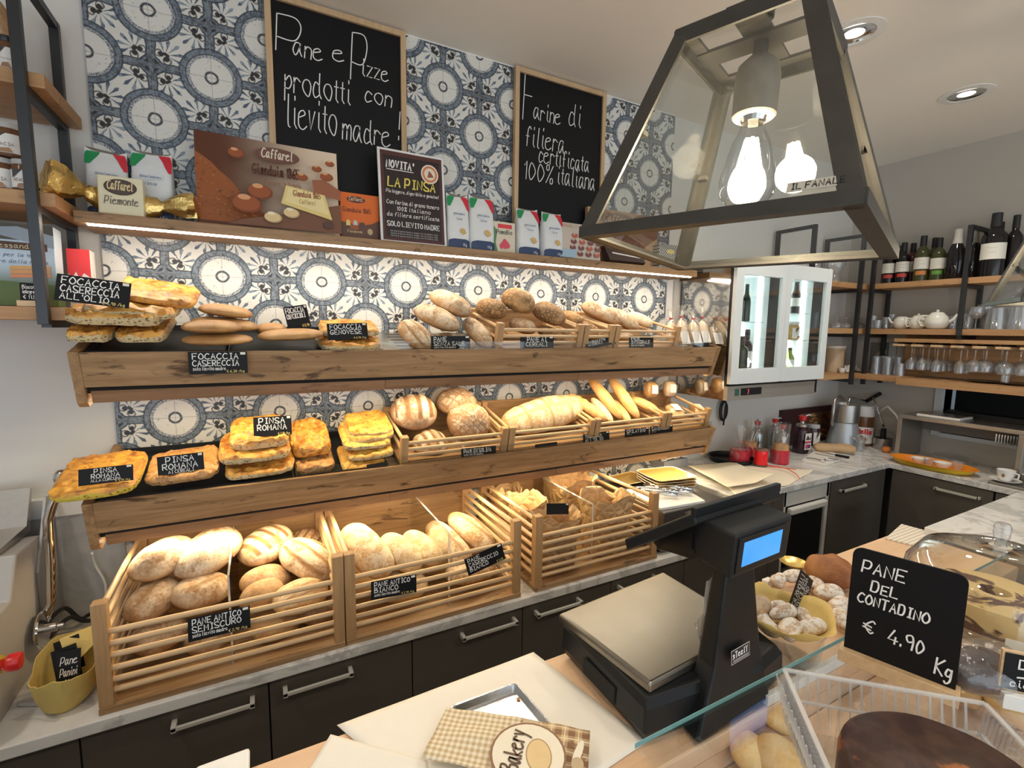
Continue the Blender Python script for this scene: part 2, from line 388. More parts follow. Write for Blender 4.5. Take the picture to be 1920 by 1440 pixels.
for i in range(len(seams)-1):
    x0, x1 = seams[i], seams[i+1]
    t = thing('base_cabinet', ((x0+x1)/2, -.27, 0), names[i], 'cabinet', 'base cabinets under the low marble worktop')
    obj('carcass', MB().box(x0+.001, x1-.001, -.53, -.01, .08, LZ-.033), M['gap'], t)
    d = obj('door', MB().box(x0+.002, x1-.002, -.55, -.531, .09, LZ-.038), M['cab'], t, bev=.001)
    obj('plinth', MB().box(x0+.001, x1-.001, -.50, -.48, 0, .08), M['gap'], t)
    if i in hand:
        h = MB(); a, c = hand[i]; z = LZ-.075
        h.bar((a,-.578,z), (c,-.578,z), .008, .010).box(a, a+.012, -.582, -.55, z-.008, z+.008).box(c-.012, c, -.582, -.55, z-.008, z+.008)
        hh = obj('handle', h, M['alu'], None, bev=.001); hh.parent = d; hh.data.transform(Matrix.Translation(-Vector(t.location)))
# ---------------------------------------------------------------- raised corner counter
XF = 3.69
rt = MB(); P = [(2.33,0),(2.33,-.575),(XF,-.575),(XF,-2.2),(XR,-2.2),(XR,0)]
rt.prism([(x,y,RZ-.032) for x,y in P], (0,0,.032))
tag(obj('corner_worktop', rt, M['marble'], bev=.003), 'raised L-shaped pale marble worktop in the bar corner', 'worktop')
def cab(x0,x1,y0,y1,label,face,hd=None,z1=RZ-.034,z0=.08):
    t = thing('base_cabinet', ((x0+x1)/2,(y0+y1)/2,0), label, 'cabinet', 'base cabinets of the bar corner')
    if face == 'y':
        obj('carcass', MB().box(x0+.001,x1-.001,y0+.02,y1,z0,z1), M['gap'], t)
        d = obj('door', MB().box(x0+.002,x1-.002,y0,y0+.018,z0+.01,z1-.004), M['cab'], t, bev=.001)
    else:
        obj('carcass', MB().box(x0+.02,x1,y0+.001,y1-.001,z0,z1), M['gap'], t)
        d = obj('door', MB().box(x0,x0+.018,y0+.002,y1-.002,z0+.01,z1-.004), M['cab'], t, bev=.001)
    obj('plinth', MB().box(x0+.03,x1-.01,y0+.03,y1-.03,0,z0), M['gap'], t)
    if hd:
        h = MB()
        if face == 'y':
            a, c, z = hd; h.bar((a,y0-.02,z),(c,y0-.02,z),.008,.012).box(a,a+.01,y0-.024,y0,z-.006,z+.006).box(c-.01,c,y0-.024,y0,z-.006,z+.006)
        else:
            a, c, z = hd; h.bar((x0-.02,a,z),(x0-.02,c,z),.008,.012).box(x0-.024,x0,a-.005,a+.005,z-.006,z+.006).box(x0-.024,x0,c-.005,c+.005,z-.006,z+.006)
        hh = obj('handle', h, M['alu'], None); hh.parent = d; hh.data.transform(Matrix.Translation(-Vector(t.location)))
    return t
cab(2.34,2.62,-.56,-.01,'narrow taupe cabinet end panel beside the steel grill','y',None)
cab(2.62,2.715,-.56,-.01,'taupe filler panel left of the glass washer niche','y')
cab(3.12,3.685,-.56,-.01,'taupe corner cabinet right of the white appliance niche','y',(3.2,3.45,RZ-.10))
cab(3.70,XR-.01,-1.03,-.585,'taupe cabinet under the orange tray, lit from the right','x',(-.98,-.80,RZ-.085))
cab(3.70,XR-.01,-1.6,-1.035,'taupe cabinet at the far right edge under the coffee cups','x')
cab(3.70,XR-.01,-2.19,-1.605,'taupe cabinet out past the right edge under the coffee cups','x')
# appliance niche
t = thing('glass_washer', (2.92,-.3,0), 'small white undercounter appliance with dark window in the counter niche', 'appliance')
wm = plain('appliance_white', (.62,.61,.56), .4)
mb = MB().box(2.72,2.74,-.555,-.02,.08,RZ-.036).box(3.09,3.115,-.555,-.02,.08,RZ-.036).box(2.72,3.115,-.555,-.02,.10,.14).box(2.72,3.115,-.05,-.02,.1,RZ-.04).box(2.72,3.115,-.555,-.02,RZ-.12,RZ-.036); obj('housing', mb, wm, t, bev=.003)
obj('door', MB().box(2.745,3.06,-.56,-.535,.62,RZ-.165), M['black'], t, bev=.004)
obj('door_handle', MB().bar((2.745,-.57,RZ-.14),(3.06,-.57,RZ-.14),.03,.035), wm, t, bev=.008)
obj('rack_rail', MB().bar((2.745,-.55,.59),(3.085,-.55,.59),.012,.012), M['steel'], t)
obj('lower_drawer', MB().box(2.745,3.085,-.55,-.53,.2,.57), M['black2'], t, bev=.004)

# ---------------------------------------------------------------- front counter
FY0, FY1 = -1.425, -1.10
t = thing('serving_counter', (1.3,-1.26,0), 'beech topped serving counter in the foreground under the scale', 'counter')
obj('worktop', MB().box(-.9,2.60,FY0,FY1,FZ-.04,FZ), M['beech'], t, bev=.004)
obj('body', MB().box(-.9,2.58,FY0+.02,FY1-.03,0,FZ-.041), M['cab'], t)
obj('front_board', MB().box(-.9,2.6,FY0+.002,FY0+.019,.6,FZ-.041), M['beech'], t)
# lower customer side display deck and its glass
t = thing('display_case', (1.6,-1.7,0), 'glass topped display case on the customer side, teal cut glass edge', 'display case')
obj('deck', MB().box(.80,2.6,-1.95,FY0-.001,.94,.97), M['beech'], t)
obj('front_panel', MB().box(.80,2.6,-1.97,-1.951,0,.97), M['cab'], t)
obj('side_panel', MB().box(.785,.80,-1.95,FY0,.0,.97), M['cab'], t)
GZ = 1.2
g = obj('glass_top', MB().box(.885,2.6,-1.96,-1.485,GZ-.008,GZ), M['glass'], t)
obj('glass_edge', MB().box(.885,2.6,-1.4850,-1.4845,GZ-.008,GZ), plain('teal_glass_edge', (.30,.62,.62), .15), t)
obj('bracket', MB().box(.90,.91,-1.95,-1.94,.97,GZ-.009), M['steel'], t)
obj('bracket', MB().box(2.57,2.59,-1.52,-1.50,.97,GZ-.009), M['steel'], t)
# marble bar continuing on the right
t = thing('bar_counter', (3.05,-1.31,0), 'marble topped bar counter continuing right of the beech serving counter', 'counter')
obj('worktop', MB().box(2.61,3.5,-1.47,-1.163,1.055,1.085), M['marble'], t, bev=.003)
obj('body', MB().box(2.62,3.48,-1.45,-1.18,0,1.054), M['cab'], t)
# ================================================================== led shelf and bread racks
t = thing('wall_shelf', (1.2,-.1,2.08), 'oak wall shelf with a glowing led strip, carrying chocolate boxes', 'shelf')
obj('board', MB().box(-.015,2.415,-.20,0,2.081,2.113), M['oak_x'], t, bev=.002)
obj('led_strip', MB().box(.012,2.38,-.195,-.183,2.0765,2.081), glow('led_white', (1,.90,.74), 22), t)
def rack(z, label, led=True):
    """z = top of the front board at y=-.36; everything slopes down to the front"""
    t = thing('bread_rack', (1.2,-.18,z), label, 'bread rack')
    X0, X1 = -.012, 2.43; th = .022
    poly = [(-.36,z),(-.318,z-.137),(-.30,z-.15),(0,z-.075),(0,z+.085)]
    for xa in (X0, X1-th):
        obj('side_panel', MB().prism([(xa,y,q) for y,q in poly], (th,0,0)), M['oak_y'], t, bev=.0015)
    # front board leaning outwards
    a, c = Vector((0,-.357,z)), Vector((0,-.331,z-.094)); n = Vector((0,.017,.004))
    mb = MB().hexa([(X0+th,*q.yz) for q in ()] or [(X0+th,c.y,c.z),(X1-th,c.y,c.z),(X1-th,c.y+.018,c.z+.003),(X0+th,c.y+.018,c.z+.003),(X0+th,a.y,a.z),(X1-th,a.y,a.z),(X1-th,a.y+.018,a.z),(X0+th,a.y+.018,a.z)])
    obj('front_board', mb, M['oak_x'], t, bev=.001)
    xs = [X0+th+.008, .80, 1.61, X1-th] if z > 1.5 else [X0+th+.012, .81, 1.51, X1-th]
    for i in range(3):
        zz = z-.1055
        mb = MB().hexa([(xs[i],-.306,zz-.034),(xs[i+1]-.001,-.306,zz-.034),(xs[i+1]-.001,-.290,zz-.030),(xs[i],-.290,zz-.030),(xs[i],-.318,zz),(xs[i+1]-.001,-.318,zz),(xs[i+1]-.001,-.302,zz+.002),(xs[i],-.302,zz+.002)])
        obj('lower_strip', mb, M['walnut_x'], t, bev=.001)
    obj('shadow_gap', MB().box(X0+th,X1-th,-.312,-.306,z-.112,z-.088), M['gap'], t)  # black strip behind the slit paints its shade
    # sloping deck of slotted metal
    zd = lambda y: z-.022+(y+.34)*.235
    mb = MB().hexa([(X0+th,-.338,zd(-.338)-.006),(X1-th,-.338,zd(-.338)-.006),(X1-th,0,zd(0)-.006),(X0+th,0,zd(0)-.006),(X0+th,-.338,zd(-.338)),(X1-th,-.338,zd(-.338)),(X1-th,0,zd(0)),(X0+th,0,zd(0))])
    obj('deck', mb, M['steel'] if z > 1.5 else M['steel'], t)
    sl = MB()
    for k in range(7):
        y = -.30+k*.042
        for j in range(14):
            x = .08+j*.168; sl.obox((x,y,zd(y)+.0006), (.055,0,0), (0,.002,.0005), (0,0,.0004))
    obj('deck_slots', sl, M['gap'], t)
    sb = MB().hexa([(X0+th,-.30,zd(-.30)-.05),(X1-th,-.30,zd(-.30)-.05),(X1-th,0,zd(0)-.05),(X0+th,0,zd(0)-.05),(X0+th,-.30,zd(-.30)-.014),(X1-th,-.30,zd(-.30)-.014),(X1-th,0,zd(0)-.014),(X0+th,0,zd(0)-.014)])
    obj('shelf_board', sb, M['walnut_x'], t)
    obj('led_strip', MB().box(.02,2.40,-.282,-.270,z-.1385,z-.135), glow('led_warm', (1,.80,.52), 14), t)
    return t, zd
rk1, ZD1 = rack(1.73, 'upper sloping oak bread rack with focaccia and cereal loaves')
rk2, ZD2 = rack(1.328, 'lower sloping oak bread rack with pinsa stacks and slatted crates')
def guard(par, x0, x1, z, lean=.006, h=.045):
    obj('clear_guard', MB().hexa([(x0,-.352,z-h),(x1,-.352,z-h),(x1,-.349,z-h),(x0,-.349,z-h),(x0,-.352-lean,z),(x1,-.352-lean,z),(x1,-.349-lean,z),(x0,-.349-lean,z)]), M['acrylic'], par)
guard(rk1, .76, 1.605, 1.757); guard(rk1, 1.615, 2.40, 1.757)
guard(rk2, .40, .835, 1.357); guard(rk2, .84, 1.62, 1.36); guard(rk2, 1.63, 2.40, 1.362)
# black baking sheets under the focaccia
def sheet(x0, x1, zd, label):
    y0, y1 = -.330, -.03; h = .018
    mb = MB(); P = lambda x, y, k: (x, y, zd(y)+.0025+k)
    mb.hexa([P(x0,y0,0),P(x1,y0,0),P(x1,y1,0),P(x0,y1,0),P(x0,y0,.003),P(x1,y0,.003),P(x1,y1,.003),P(x0,y1,.003)])
    for (a,c) in (((x0,y0),(x1,y0)),((x0,y1),(x1,y1)),((x0,y0),(x0,y1)),((x1,y0),(x1,y1))):
        mb.bar(Vector(P(*a,.010)), Vector(P(*c,.010)), .004, h)
    return tag(obj('baking_sheet', mb, M['black2']), label, 'baking sheet', 'black baking sheets on the racks')
sheet(.02,.335,ZD1,'black baking sheet under the big focaccia stack at the left of the upper rack'); sheet(.345,.66,ZD1,'black baking sheet under the flat brown focaccias, middle of upper rack')
sheet(.02,.50,ZD2,'black baking sheet under the turmeric pinsa on the lower rack'); sheet(.51,.80,ZD2,'black baking sheet under the round golden pinsa on the lower rack')

# ================================================================== slatted crates
def crate(x0, x1, y0, y1, h, zb, slope, label, fr, sd, pw=.03, dr=.0075, divs=(), group='slatted wooden bread crates', backh=None):
    """box crate with corner posts, dowels in front and at the sides, solid back; slope = rotation about x"""
    w, dp = x1-x0, y1-y0
    t = thing('bread_crate', ((x0+x1)/2, y0, zb), label, 'crate', group, (slope,0,0))
    def o(name, mb, mat, **k): return obj(name, mb, mat, t, world=False, **k)
    o('base', MB().box(-w/2,w/2,-.004,dp,0,.016), M['oak_x'], bev=.001)
    for sx in (-1,1):
        xx = sx*(w/2-pw/2)
        o('post', MB().box(xx-pw/2,xx+pw/2,0,pw,.016,h), M['post'], bev=.0015)
        o('post', MB().box(xx-pw/2,xx+pw/2,dp-pw,dp,.016,h), M['post'], bev=.0015)
    bh = backh or h
    o('back_board', MB().box(-w/2+pw,w/2-pw,dp-.014,dp-.001,.016,bh), M['oak_x'], bev=.001)
    for z in fr: o('front_slat', MB().tube([(-w/2+pw-.003,pw/2,z),(w/2-pw+.003,pw/2,z)], dr, 10), M['pine_x'], smooth=40)
    for z in sd:
        for sx in (-1,1):
            xx = sx*(w/2-pw/2); o('side_slat', MB().tube([(xx,pw-.003,z),(xx,dp-pw+.003,z)], dr, 10), M['pine_y'], smooth=40)
    for dx in divs:
        o('divider', MB().box(dx-.002,dx+.002,.036,dp-.02,.017,h-.01), M['acrylic'])
        o('divider_edge', MB().box(dx-.0025,dx+.0025,.032,.0355,.017,h-.01), M['ribrim']); o('divider_edge', MB().box(dx-.0025,dx+.0025,.036,dp-.02,h-.0095,h-.007), M['ribrim'])
    return t
FR = [.048,.075,.106,.14,.171,.203]; SD = [.05,.085,.12,.155,.19,.225,.262]
CY0, CY1 = -.548, -.04
crate(.037,.614,CY0,CY1,.284,LZ+.0005,0,'left slatted crate on the worktop full of floury dark-bread loaves',FR,SD,divs=(-.005,))
crate(.617,1.215,CY0,CY1,.284,LZ+.0005,0,'middle slatted crate on the worktop holding white loaves',FR,SD,divs=(.04,))
crate(1.275,1.872,CY0,CY1,.284,LZ+.0005,0,'right slatted crate on the worktop holding brown paper bags',FR,SD,divs=(-.02,))
SL = atan2(.235,1)
def rcrate(x0, x1, zd, label, fr=(.035,.06,.085), sd=(.05,.092), h=.112, pw=.026):
    return crate(x0,x1,-.325,-.03,h,zd(-.325)+.0045,SL,label,fr,sd,pw,.0065,group='small slatted crates on the sloping racks')
rcrate(1.215,1.61,ZD1,'small crate of dark seeded cereal loaves on the upper rack')
rcrate(1.615,1.775,ZD1,'narrow crate of cereal sandwich loaves on the upper rack, second from left')
rcrate(1.78,2.165,ZD1,'small crate of pale wholemeal loaves on the upper rack')
rcrate(.845,1.265,ZD2,'small crate of round scored loaves on the lower rack')
rcrate(1.27,1.685,ZD2,'small crate of the big floury cross-cut loaf on the lower rack')
rcrate(1.69,2.105,ZD2,'small crate of baguettes and a braided loaf on the lower rack')
rcrate(2.11,2.405,ZD2,'small crate of bagged sandwich breads at the right end of the lower rack')
# ================================================================== stroke lettering
# glyphs on a grid: x 0..6, y base-36 with baseline 3, x-height 8, cap height b; ';' separates strokes, '~' smooths
G = {
'A':"03 2b 43;16 36",'B':"03 0b;~0b 3b 39 07;~07 47 44 03",'C':"~4a 2b 08 05 23 44",'D':"03 0b;~0b 3b 47 33 03",'E':"4b 0b 03 43;07 37",'F':"4b 0b 03;07 37",
'G':"~4a 2b 08 05 23 44 46;46 26",'H':"03 0b;43 4b;07 47",'I':"1b 3b;2b 23;13 33",'J':"4b 45;~45 33 23 04",'K':"03 0b;4b 07 43",'L':"0b 03 43",'M':"03 0b 26 4b 43",'N':"03 0b 43 4b",
'O':"~2b 08 05 23 45 48 2b",'P':"03 0b;~0b 3b 49 36 06",'Q':"~2b 08 05 23 45 48 2b;25 42",'R':"03 0b;~0b 3b 49 37 07;17 43",'S':"~4a 2b 0a 08 26 45 43 13 04",'T':"0b 4b;2b 23",'U':"~0b 05 13 33 45 4b",
'V':"0b 23 4b",'W':"0b 13 27 33 4b",'X':"0b 43;4b 03",'Y':"0b 27 4b;27 23",'Z':"0b 4b 03 43",
'a':"~38 18 05 13 24 37;~38 35 43",'b':"~0b 03;~06 28 36 24 03",'c':"~37 18 05 13 34",'d':"~37 18 05 13 34;~3b 35 43",'e':"~06 37 28 07 04 23 44",'f':"~3a 2b 19 13;07 27",'g':"~37 18 05 24 36;~38 32 10 01",
'h':"~0b 03;~06 28 37 33",'i':"18 14 23;1a 1b",'j':"28 21 10 01;2a 2b",'k':"0b 03;37 05 33",'l':"~1b 14 23",'m':"08 03;~06 18 27 23;~26 38 47 43",'n':"08 03;~06 18 37 33",'o':"~18 06 14 33 46 38 18",
'p':"08 00;~06 28 36 24 04",'q':"~37 18 05 24 36;38 30",'r':"08 03;~06 18 37",'s':"~37 18 07 25 34 13 03",'t':"1a 14 23;08 28",'u':"~08 04 13 34;38 33",'v':"08 13 38",'w':"08 13 26 33 48",'x':"08 33;38 03",
'y':"08 14;~38 12 00",'z':"08 38 03 33",
'0':"~1b 07 13 37 1b",'1':"19 2b 23",'2':"~0a 2b 39 03;03 33",'3':"~0b 2b 29 17;~17 37 34 03",'4':"2b 05 45;37 33",'5':"3b 0b 07;~07 37 34 03",'6':"~3b 07 04 23 35 27 05",'7':"0b 3b 13",'8':"~1b 09 27 34 13 04 17 39 1b",'9':"~38 17 0a 2b 38 33",
'%':"3b 03;~0b 09 19 1b 0b;~35 33 23 25 35",'!':"1b 16;13 14",'.':"03 04",',':"14 02",'\'':"1b 19",'€':"~4a 3b 18 16 33 44;08 37;06 35",'/':"03 3b",'-':"07 27",'&':"~43 18 1b 2b 29 05 13 34 46",' ':"",'+':"07 47;25 29",
}
ADV = {' ':2.4}
def b36(ch): return int(ch, 36)
def strokes(text, slant=0.0, wob=0.0, seed=1, track=1.3):
    """list of polylines in unit cap-height coordinates, and the total width"""
    R = random.Random(seed); out = []; x0 = 0.0
    for ch in text:
        g = G.get(ch, "")
        dy = R.uniform(-wob, wob); sc = 1+R.uniform(-wob, wob)*.6
        mx = 0
        for st in g.split(';'):
            st = st.strip()
            if not st: continue
            sm = st[0] == '~'; pts = [(b36(p[0]), b36(p[1])-3) for p in st.strip('~').split()]
            mx = max(mx, max(p[0] for p in pts))
            if sm and len(pts) > 2:
                q = []; n = len(pts); cl = pts[0] == pts[-1]
                for i in range(n-1):
                    p0 = pts[i-1] if i > 0 else (pts[-2] if cl else pts[0]); p1, p2 = pts[i], pts[i+1]
                    p3 = pts[i+2] if i+2 < n else (pts[1] if cl else p2)
                    for k in range(5):
                        t = k/5
                        q.append(tuple(.5*((2*p1[d])+(-p0[d]+p2[d])*t+(2*p0[d]-5*p1[d]+4*p2[d]-p3[d])*t*t+(-p0[d]+3*p1[d]-3*p2[d]+p3[d])*t**3) for d in (0,1)))
                q.append(pts[-1]); pts = q
            out.append([((x0+(p[0]+slant*p[1])*sc)/8, (p[1]*sc+dy*3)/8) for p in pts])
        x0 += ADV.get(ch, mx+track if g else 2.2) * (1 if ch in ADV else sc)
    return out, x0/8
def ribbons(mb, lines, o, u, v, n, w):
    """lay polylines (2d) as flat ribbons of width w on the plane o,u,v lifted along n"""
    for pl in lines:
        P = [o+u*p[0]+v*p[1] for p in pl]
        if len(P) == 1: P.append(P[0]+v*w)
        k = len(P); b = len(mb.v)
        d0 = (P[1]-P[0]).normalized(); d1 = (P[-1]-P[-2]).normalized()
        P[0] = P[0]-d0*w*.4; P[-1] = P[-1]+d1*w*.4
        for i in range(k):
            t = (P[min(i+1,k-1)]-P[max(i-1,0)]); t = t.normalized() if t.length > 1e-9 else u
            s = n.cross(t); mb.v += [P[i]+s*w/2, P[i]-s*w/2]
        for i in range(k-1): a = b+2*i; mb.face((a, a+1, a+3, a+2))
    return mb
def write(mb, text, o, u, v, n, size, w, align='l', slant=0, wob=0, seed=1, maxw=None, track=None, fit=False):
    if track is None: track = .85+w/size*8*.85
    L, W_ = strokes(text, slant, wob, seed, track)
    sx = size
    if maxw and (W_*size > maxw or fit): sx = maxw/W_
    elif maxw: sx = min(size*1.30, maxw/W_)
    off = {'l': 0, 'c': -W_*sx/2, 'r': -W_*sx}[align]
    L = [[(p[0]*sx+off, p[1]*size) for p in pl] for pl in L]
    return ribbons(mb, L, o, u.normalized(), v.normalized(), n, w)
def frame3(bl, br, tl):
    u = br-bl; w = u.length; u = u.normalized(); v = tl-bl; v = v-u*v.dot(u); h = v.length; v = v.normalized(); return u, v, u.cross(v), w, h
def slab_quad(bl, u, v, n, w, h, th):
    return MB().hexa([bl-n*th, bl+u*w-n*th, bl+u*w, bl, bl+v*h-n*th, bl+u*w+v*h-n*th, bl+u*w+v*h, bl+v*h])
def label(pbl, pbr, ptl, y, lines, text, lean=.012, price=None, ybr=None, sticker=True, align='l', wsc=1.0, group='black price labels of the bread display'):
    bl = aty(*pbl, y); br = aty(*pbr, ybr if ybr is not None else y); lean = .003 if y == -.334 else lean; tl = aty(*ptl, y+lean)
    u, v, n, w, h = frame3(bl, br, tl)
    t = tag(obj('price_label', slab_quad(bl, u, v, n, w, h, .0015), M['card_black']), text, 'label', group)
    mb = MB(); z = h*.955; n_ = len(lines); e = n*.0006
    for s, f in lines:
        size = h*f; z -= size*1.12
        x = w*.07 if align == 'l' else w*.5
        write(mb, s, bl+u*x+v*z+e, u, v, n, size, size*(.15 if f > .16 else .13)*wsc, align, maxw=w*(.80 if f > .16 else .56), wob=.04, seed=len(s))
        z -= size*.12
    if mb.f: o = obj('lettering', mb, M['ink']); o.parent = t
    if price:
        mb = MB(); write(mb, price, bl+u*w*.95+v*h*.045+e, u, v, n, h*.11, h*.016, 'r', maxw=w*.32); o = obj('price', mb, M['inky']); o.parent = t
    if sticker:
        mb = slab_quad(bl+u*w*.88+v*h*.86+n*.0008, u, v, n, w*.09, h*.11, .0005); o = obj('sticker', mb, M['paper']); o.parent = t
    return t
# ================================================================== bread
def crust(name, base, deep, flour, fl=1.0, rough=.75, fscale=28, thr=(.42,.62), bump=.5, spots=.3, crack=0):
    n = NT(name); v = n.co(); r = n.m('MULTIPLY', n.rand(), 11.0)
    ad = n.N.new('ShaderNodeVectorMath'); n.put(ad.inputs[0], v); n.L.new(r, ad.inputs[1]); v = ad.outputs[0]
    a = n.noise(v, fscale, 6, .65, .4); b = n.noise(v, fscale*.35, 3); f = n.noise(v, fscale*5, 4, .7)
    col = n.mix(n.step(b, .3, .7), base, deep)
    col = n.mix(n.m('MULTIPLY', n.attr('bt'), .8), col, tuple(x*.62 for x in deep))
    col = n.mix(n.m('MULTIPLY', n.step(f, .58, .72), spots), col, tuple(x*.4 for x in deep))
    mask = n.m('MULTIPLY', n.m('ADD', n.m('MULTIPLY', n.step(a, *thr), .6), n.m('MULTIPLY', n.step(f, .35, .6), .4)), n.m('MULTIPLY', n.attr('fl'), fl), clamp=True)
    col = n.mix(mask, col, flour)
    sc = n.attr('sc'); col = n.mix(n.m('MULTIPLY', sc, .95), col, n.mix(n.step(a, .4, .6), tuple(x*.72 for x in base), tuple(x*.8 for x in deep)))
    hgt = n.m('MULTIPLY_ADD', a, .6, n.m('MULTIPLY', f, .4))
    if crack:
        wv = n.N.new('ShaderNodeVectorMath'); wv.operation = 'ADD'; n.put(wv.inputs[0], v); cc_ = n.N.new('ShaderNodeCombineXYZ'); n.put(cc_.inputs[0], n.m('MULTIPLY', a, .02)); n.put(cc_.inputs[1], n.m('MULTIPLY', f, .012)); n.L.new(cc_.outputs[0], wv.inputs[1])
        vd = n.voro(wv.outputs[0], crack, 'DISTANCE_TO_EDGE'); ck = n.m('SUBTRACT', 1.0, n.step(vd, .0, .10)); ck = n.m('MULTIPLY', ck, n.step(b, .35, .6))
        col = n.mix(n.m('MULTIPLY', ck, .5), col, tuple(x*.55 for x in deep)); hgt = n.m('SUBTRACT', hgt, n.m('MULTIPLY', ck, .8))
    n.set(c=col, r=rough); n.bump(hgt, bump, .005); return n.mat
BR = {
 'flour': crust('crust_floured', (.47,.245,.08), (.28,.12,.03), (.76,.63,.45), 1.05, bump=.7, thr=(.38,.60), fscale=22, spots=.15),
 'white': crust('crust_white', (.60,.39,.17), (.46,.24,.075), (.77,.65,.45), .9),
 'cereal': crust('crust_cereal', (.50,.285,.115), (.32,.16,.052), (.68,.50,.31), .40, fscale=34, bump=1.0, crack=62),
 'rustic': crust('crust_rustic', (.42,.215,.08), (.21,.09,.03), (.74,.64,.49), .75, thr=(.45,.6), bump=1.0),
 'gold': crust('crust_golden', (.80,.50,.185), (.66,.34,.095), (.88,.70,.42), .25, rough=.42, bump=.2, spots=.1),
 'pale': crust('crust_pale', (.82,.63,.38), (.70,.46,.22), (.90,.82,.68), .75, bump=.3, spots=.15),
 'ciabatta': crust('crust_brown_flat', (.54,.30,.10), (.36,.165,.05), (.72,.52,.28), .25, rough=.55, bump=.4),
}
def slabmat(name, a, b, c, r=.38):
    n = NT(name); v = n.co(); ad = n.N.new('ShaderNodeVectorMath'); n.put(ad.inputs[0], v); n.L.new(n.m('MULTIPLY', n.rand(), 9.0), ad.inputs[1]); v = ad.outputs[0]
    x = n.noise(v, 30, 5, .62, .8); y = n.noise(v, 75, 5, .65, .6)
    col = n.mix(n.step(x, .40, .62), a, b); col = n.mix(n.m('MULTIPLY', n.step(n.m('MULTIPLY_ADD', x, .5, n.m('MULTIPLY', y, .6)), .56, .68), .85), col, c)
    n.set(c=col, r=r); n.bump(n.m('MULTIPLY_ADD', x, .7, n.m('MULTIPLY', y, .4)), .6, .006); return n.mat
M['foc'] = slabmat('focaccia_top', (.70,.37,.08), (.54,.22,.035), (.28,.10,.02)); M['pinsa'] = slabmat('pinsa_top', (.70,.37,.075), (.50,.19,.03), (.24,.075,.015))
M['turm'] = slabmat('turmeric_top', (.66,.34,.05), (.46,.20,.04), (.30,.11,.03)); M['sqfoc'] = slabmat('square_focaccia_top', (.74,.46,.10), (.60,.29,.05), (.34,.13,.025))
M['cerp'] = slabmat('cereal_pinsa_top', (.56,.30,.10), (.42,.20,.06), (.24,.10,.03))
def crumbm(name, a, b):
    n = NT(name); v = n.co(); d = n.voro(n.mapv(v, (1,1,1.7)), 105); e = n.noise(v, 60, 4, .7)
    h = n.m('MULTIPLY', n.m('SUBTRACT', 1.0, n.step(d, .16, .42)), n.step(e, .40, .55))
    col = n.mix(n.step(e, .3, .7), a, tuple(x*.86 for x in a)); n.set(c=n.mix(h, col, b), r=.85); n.bump(n.m('SUBTRACT', 0.0, h), .8, .006); return n.mat
M['crumb'] = crumbm('crumb', (.62,.48,.26), (.24,.15,.06)); M['crumb_y'] = crumbm('turmeric_crumb', (.62,.46,.06), (.30,.17,.02)); M['crumb_b'] = crumbm('cereal_crumb', (.40,.22,.08), (.16,.07,.02))

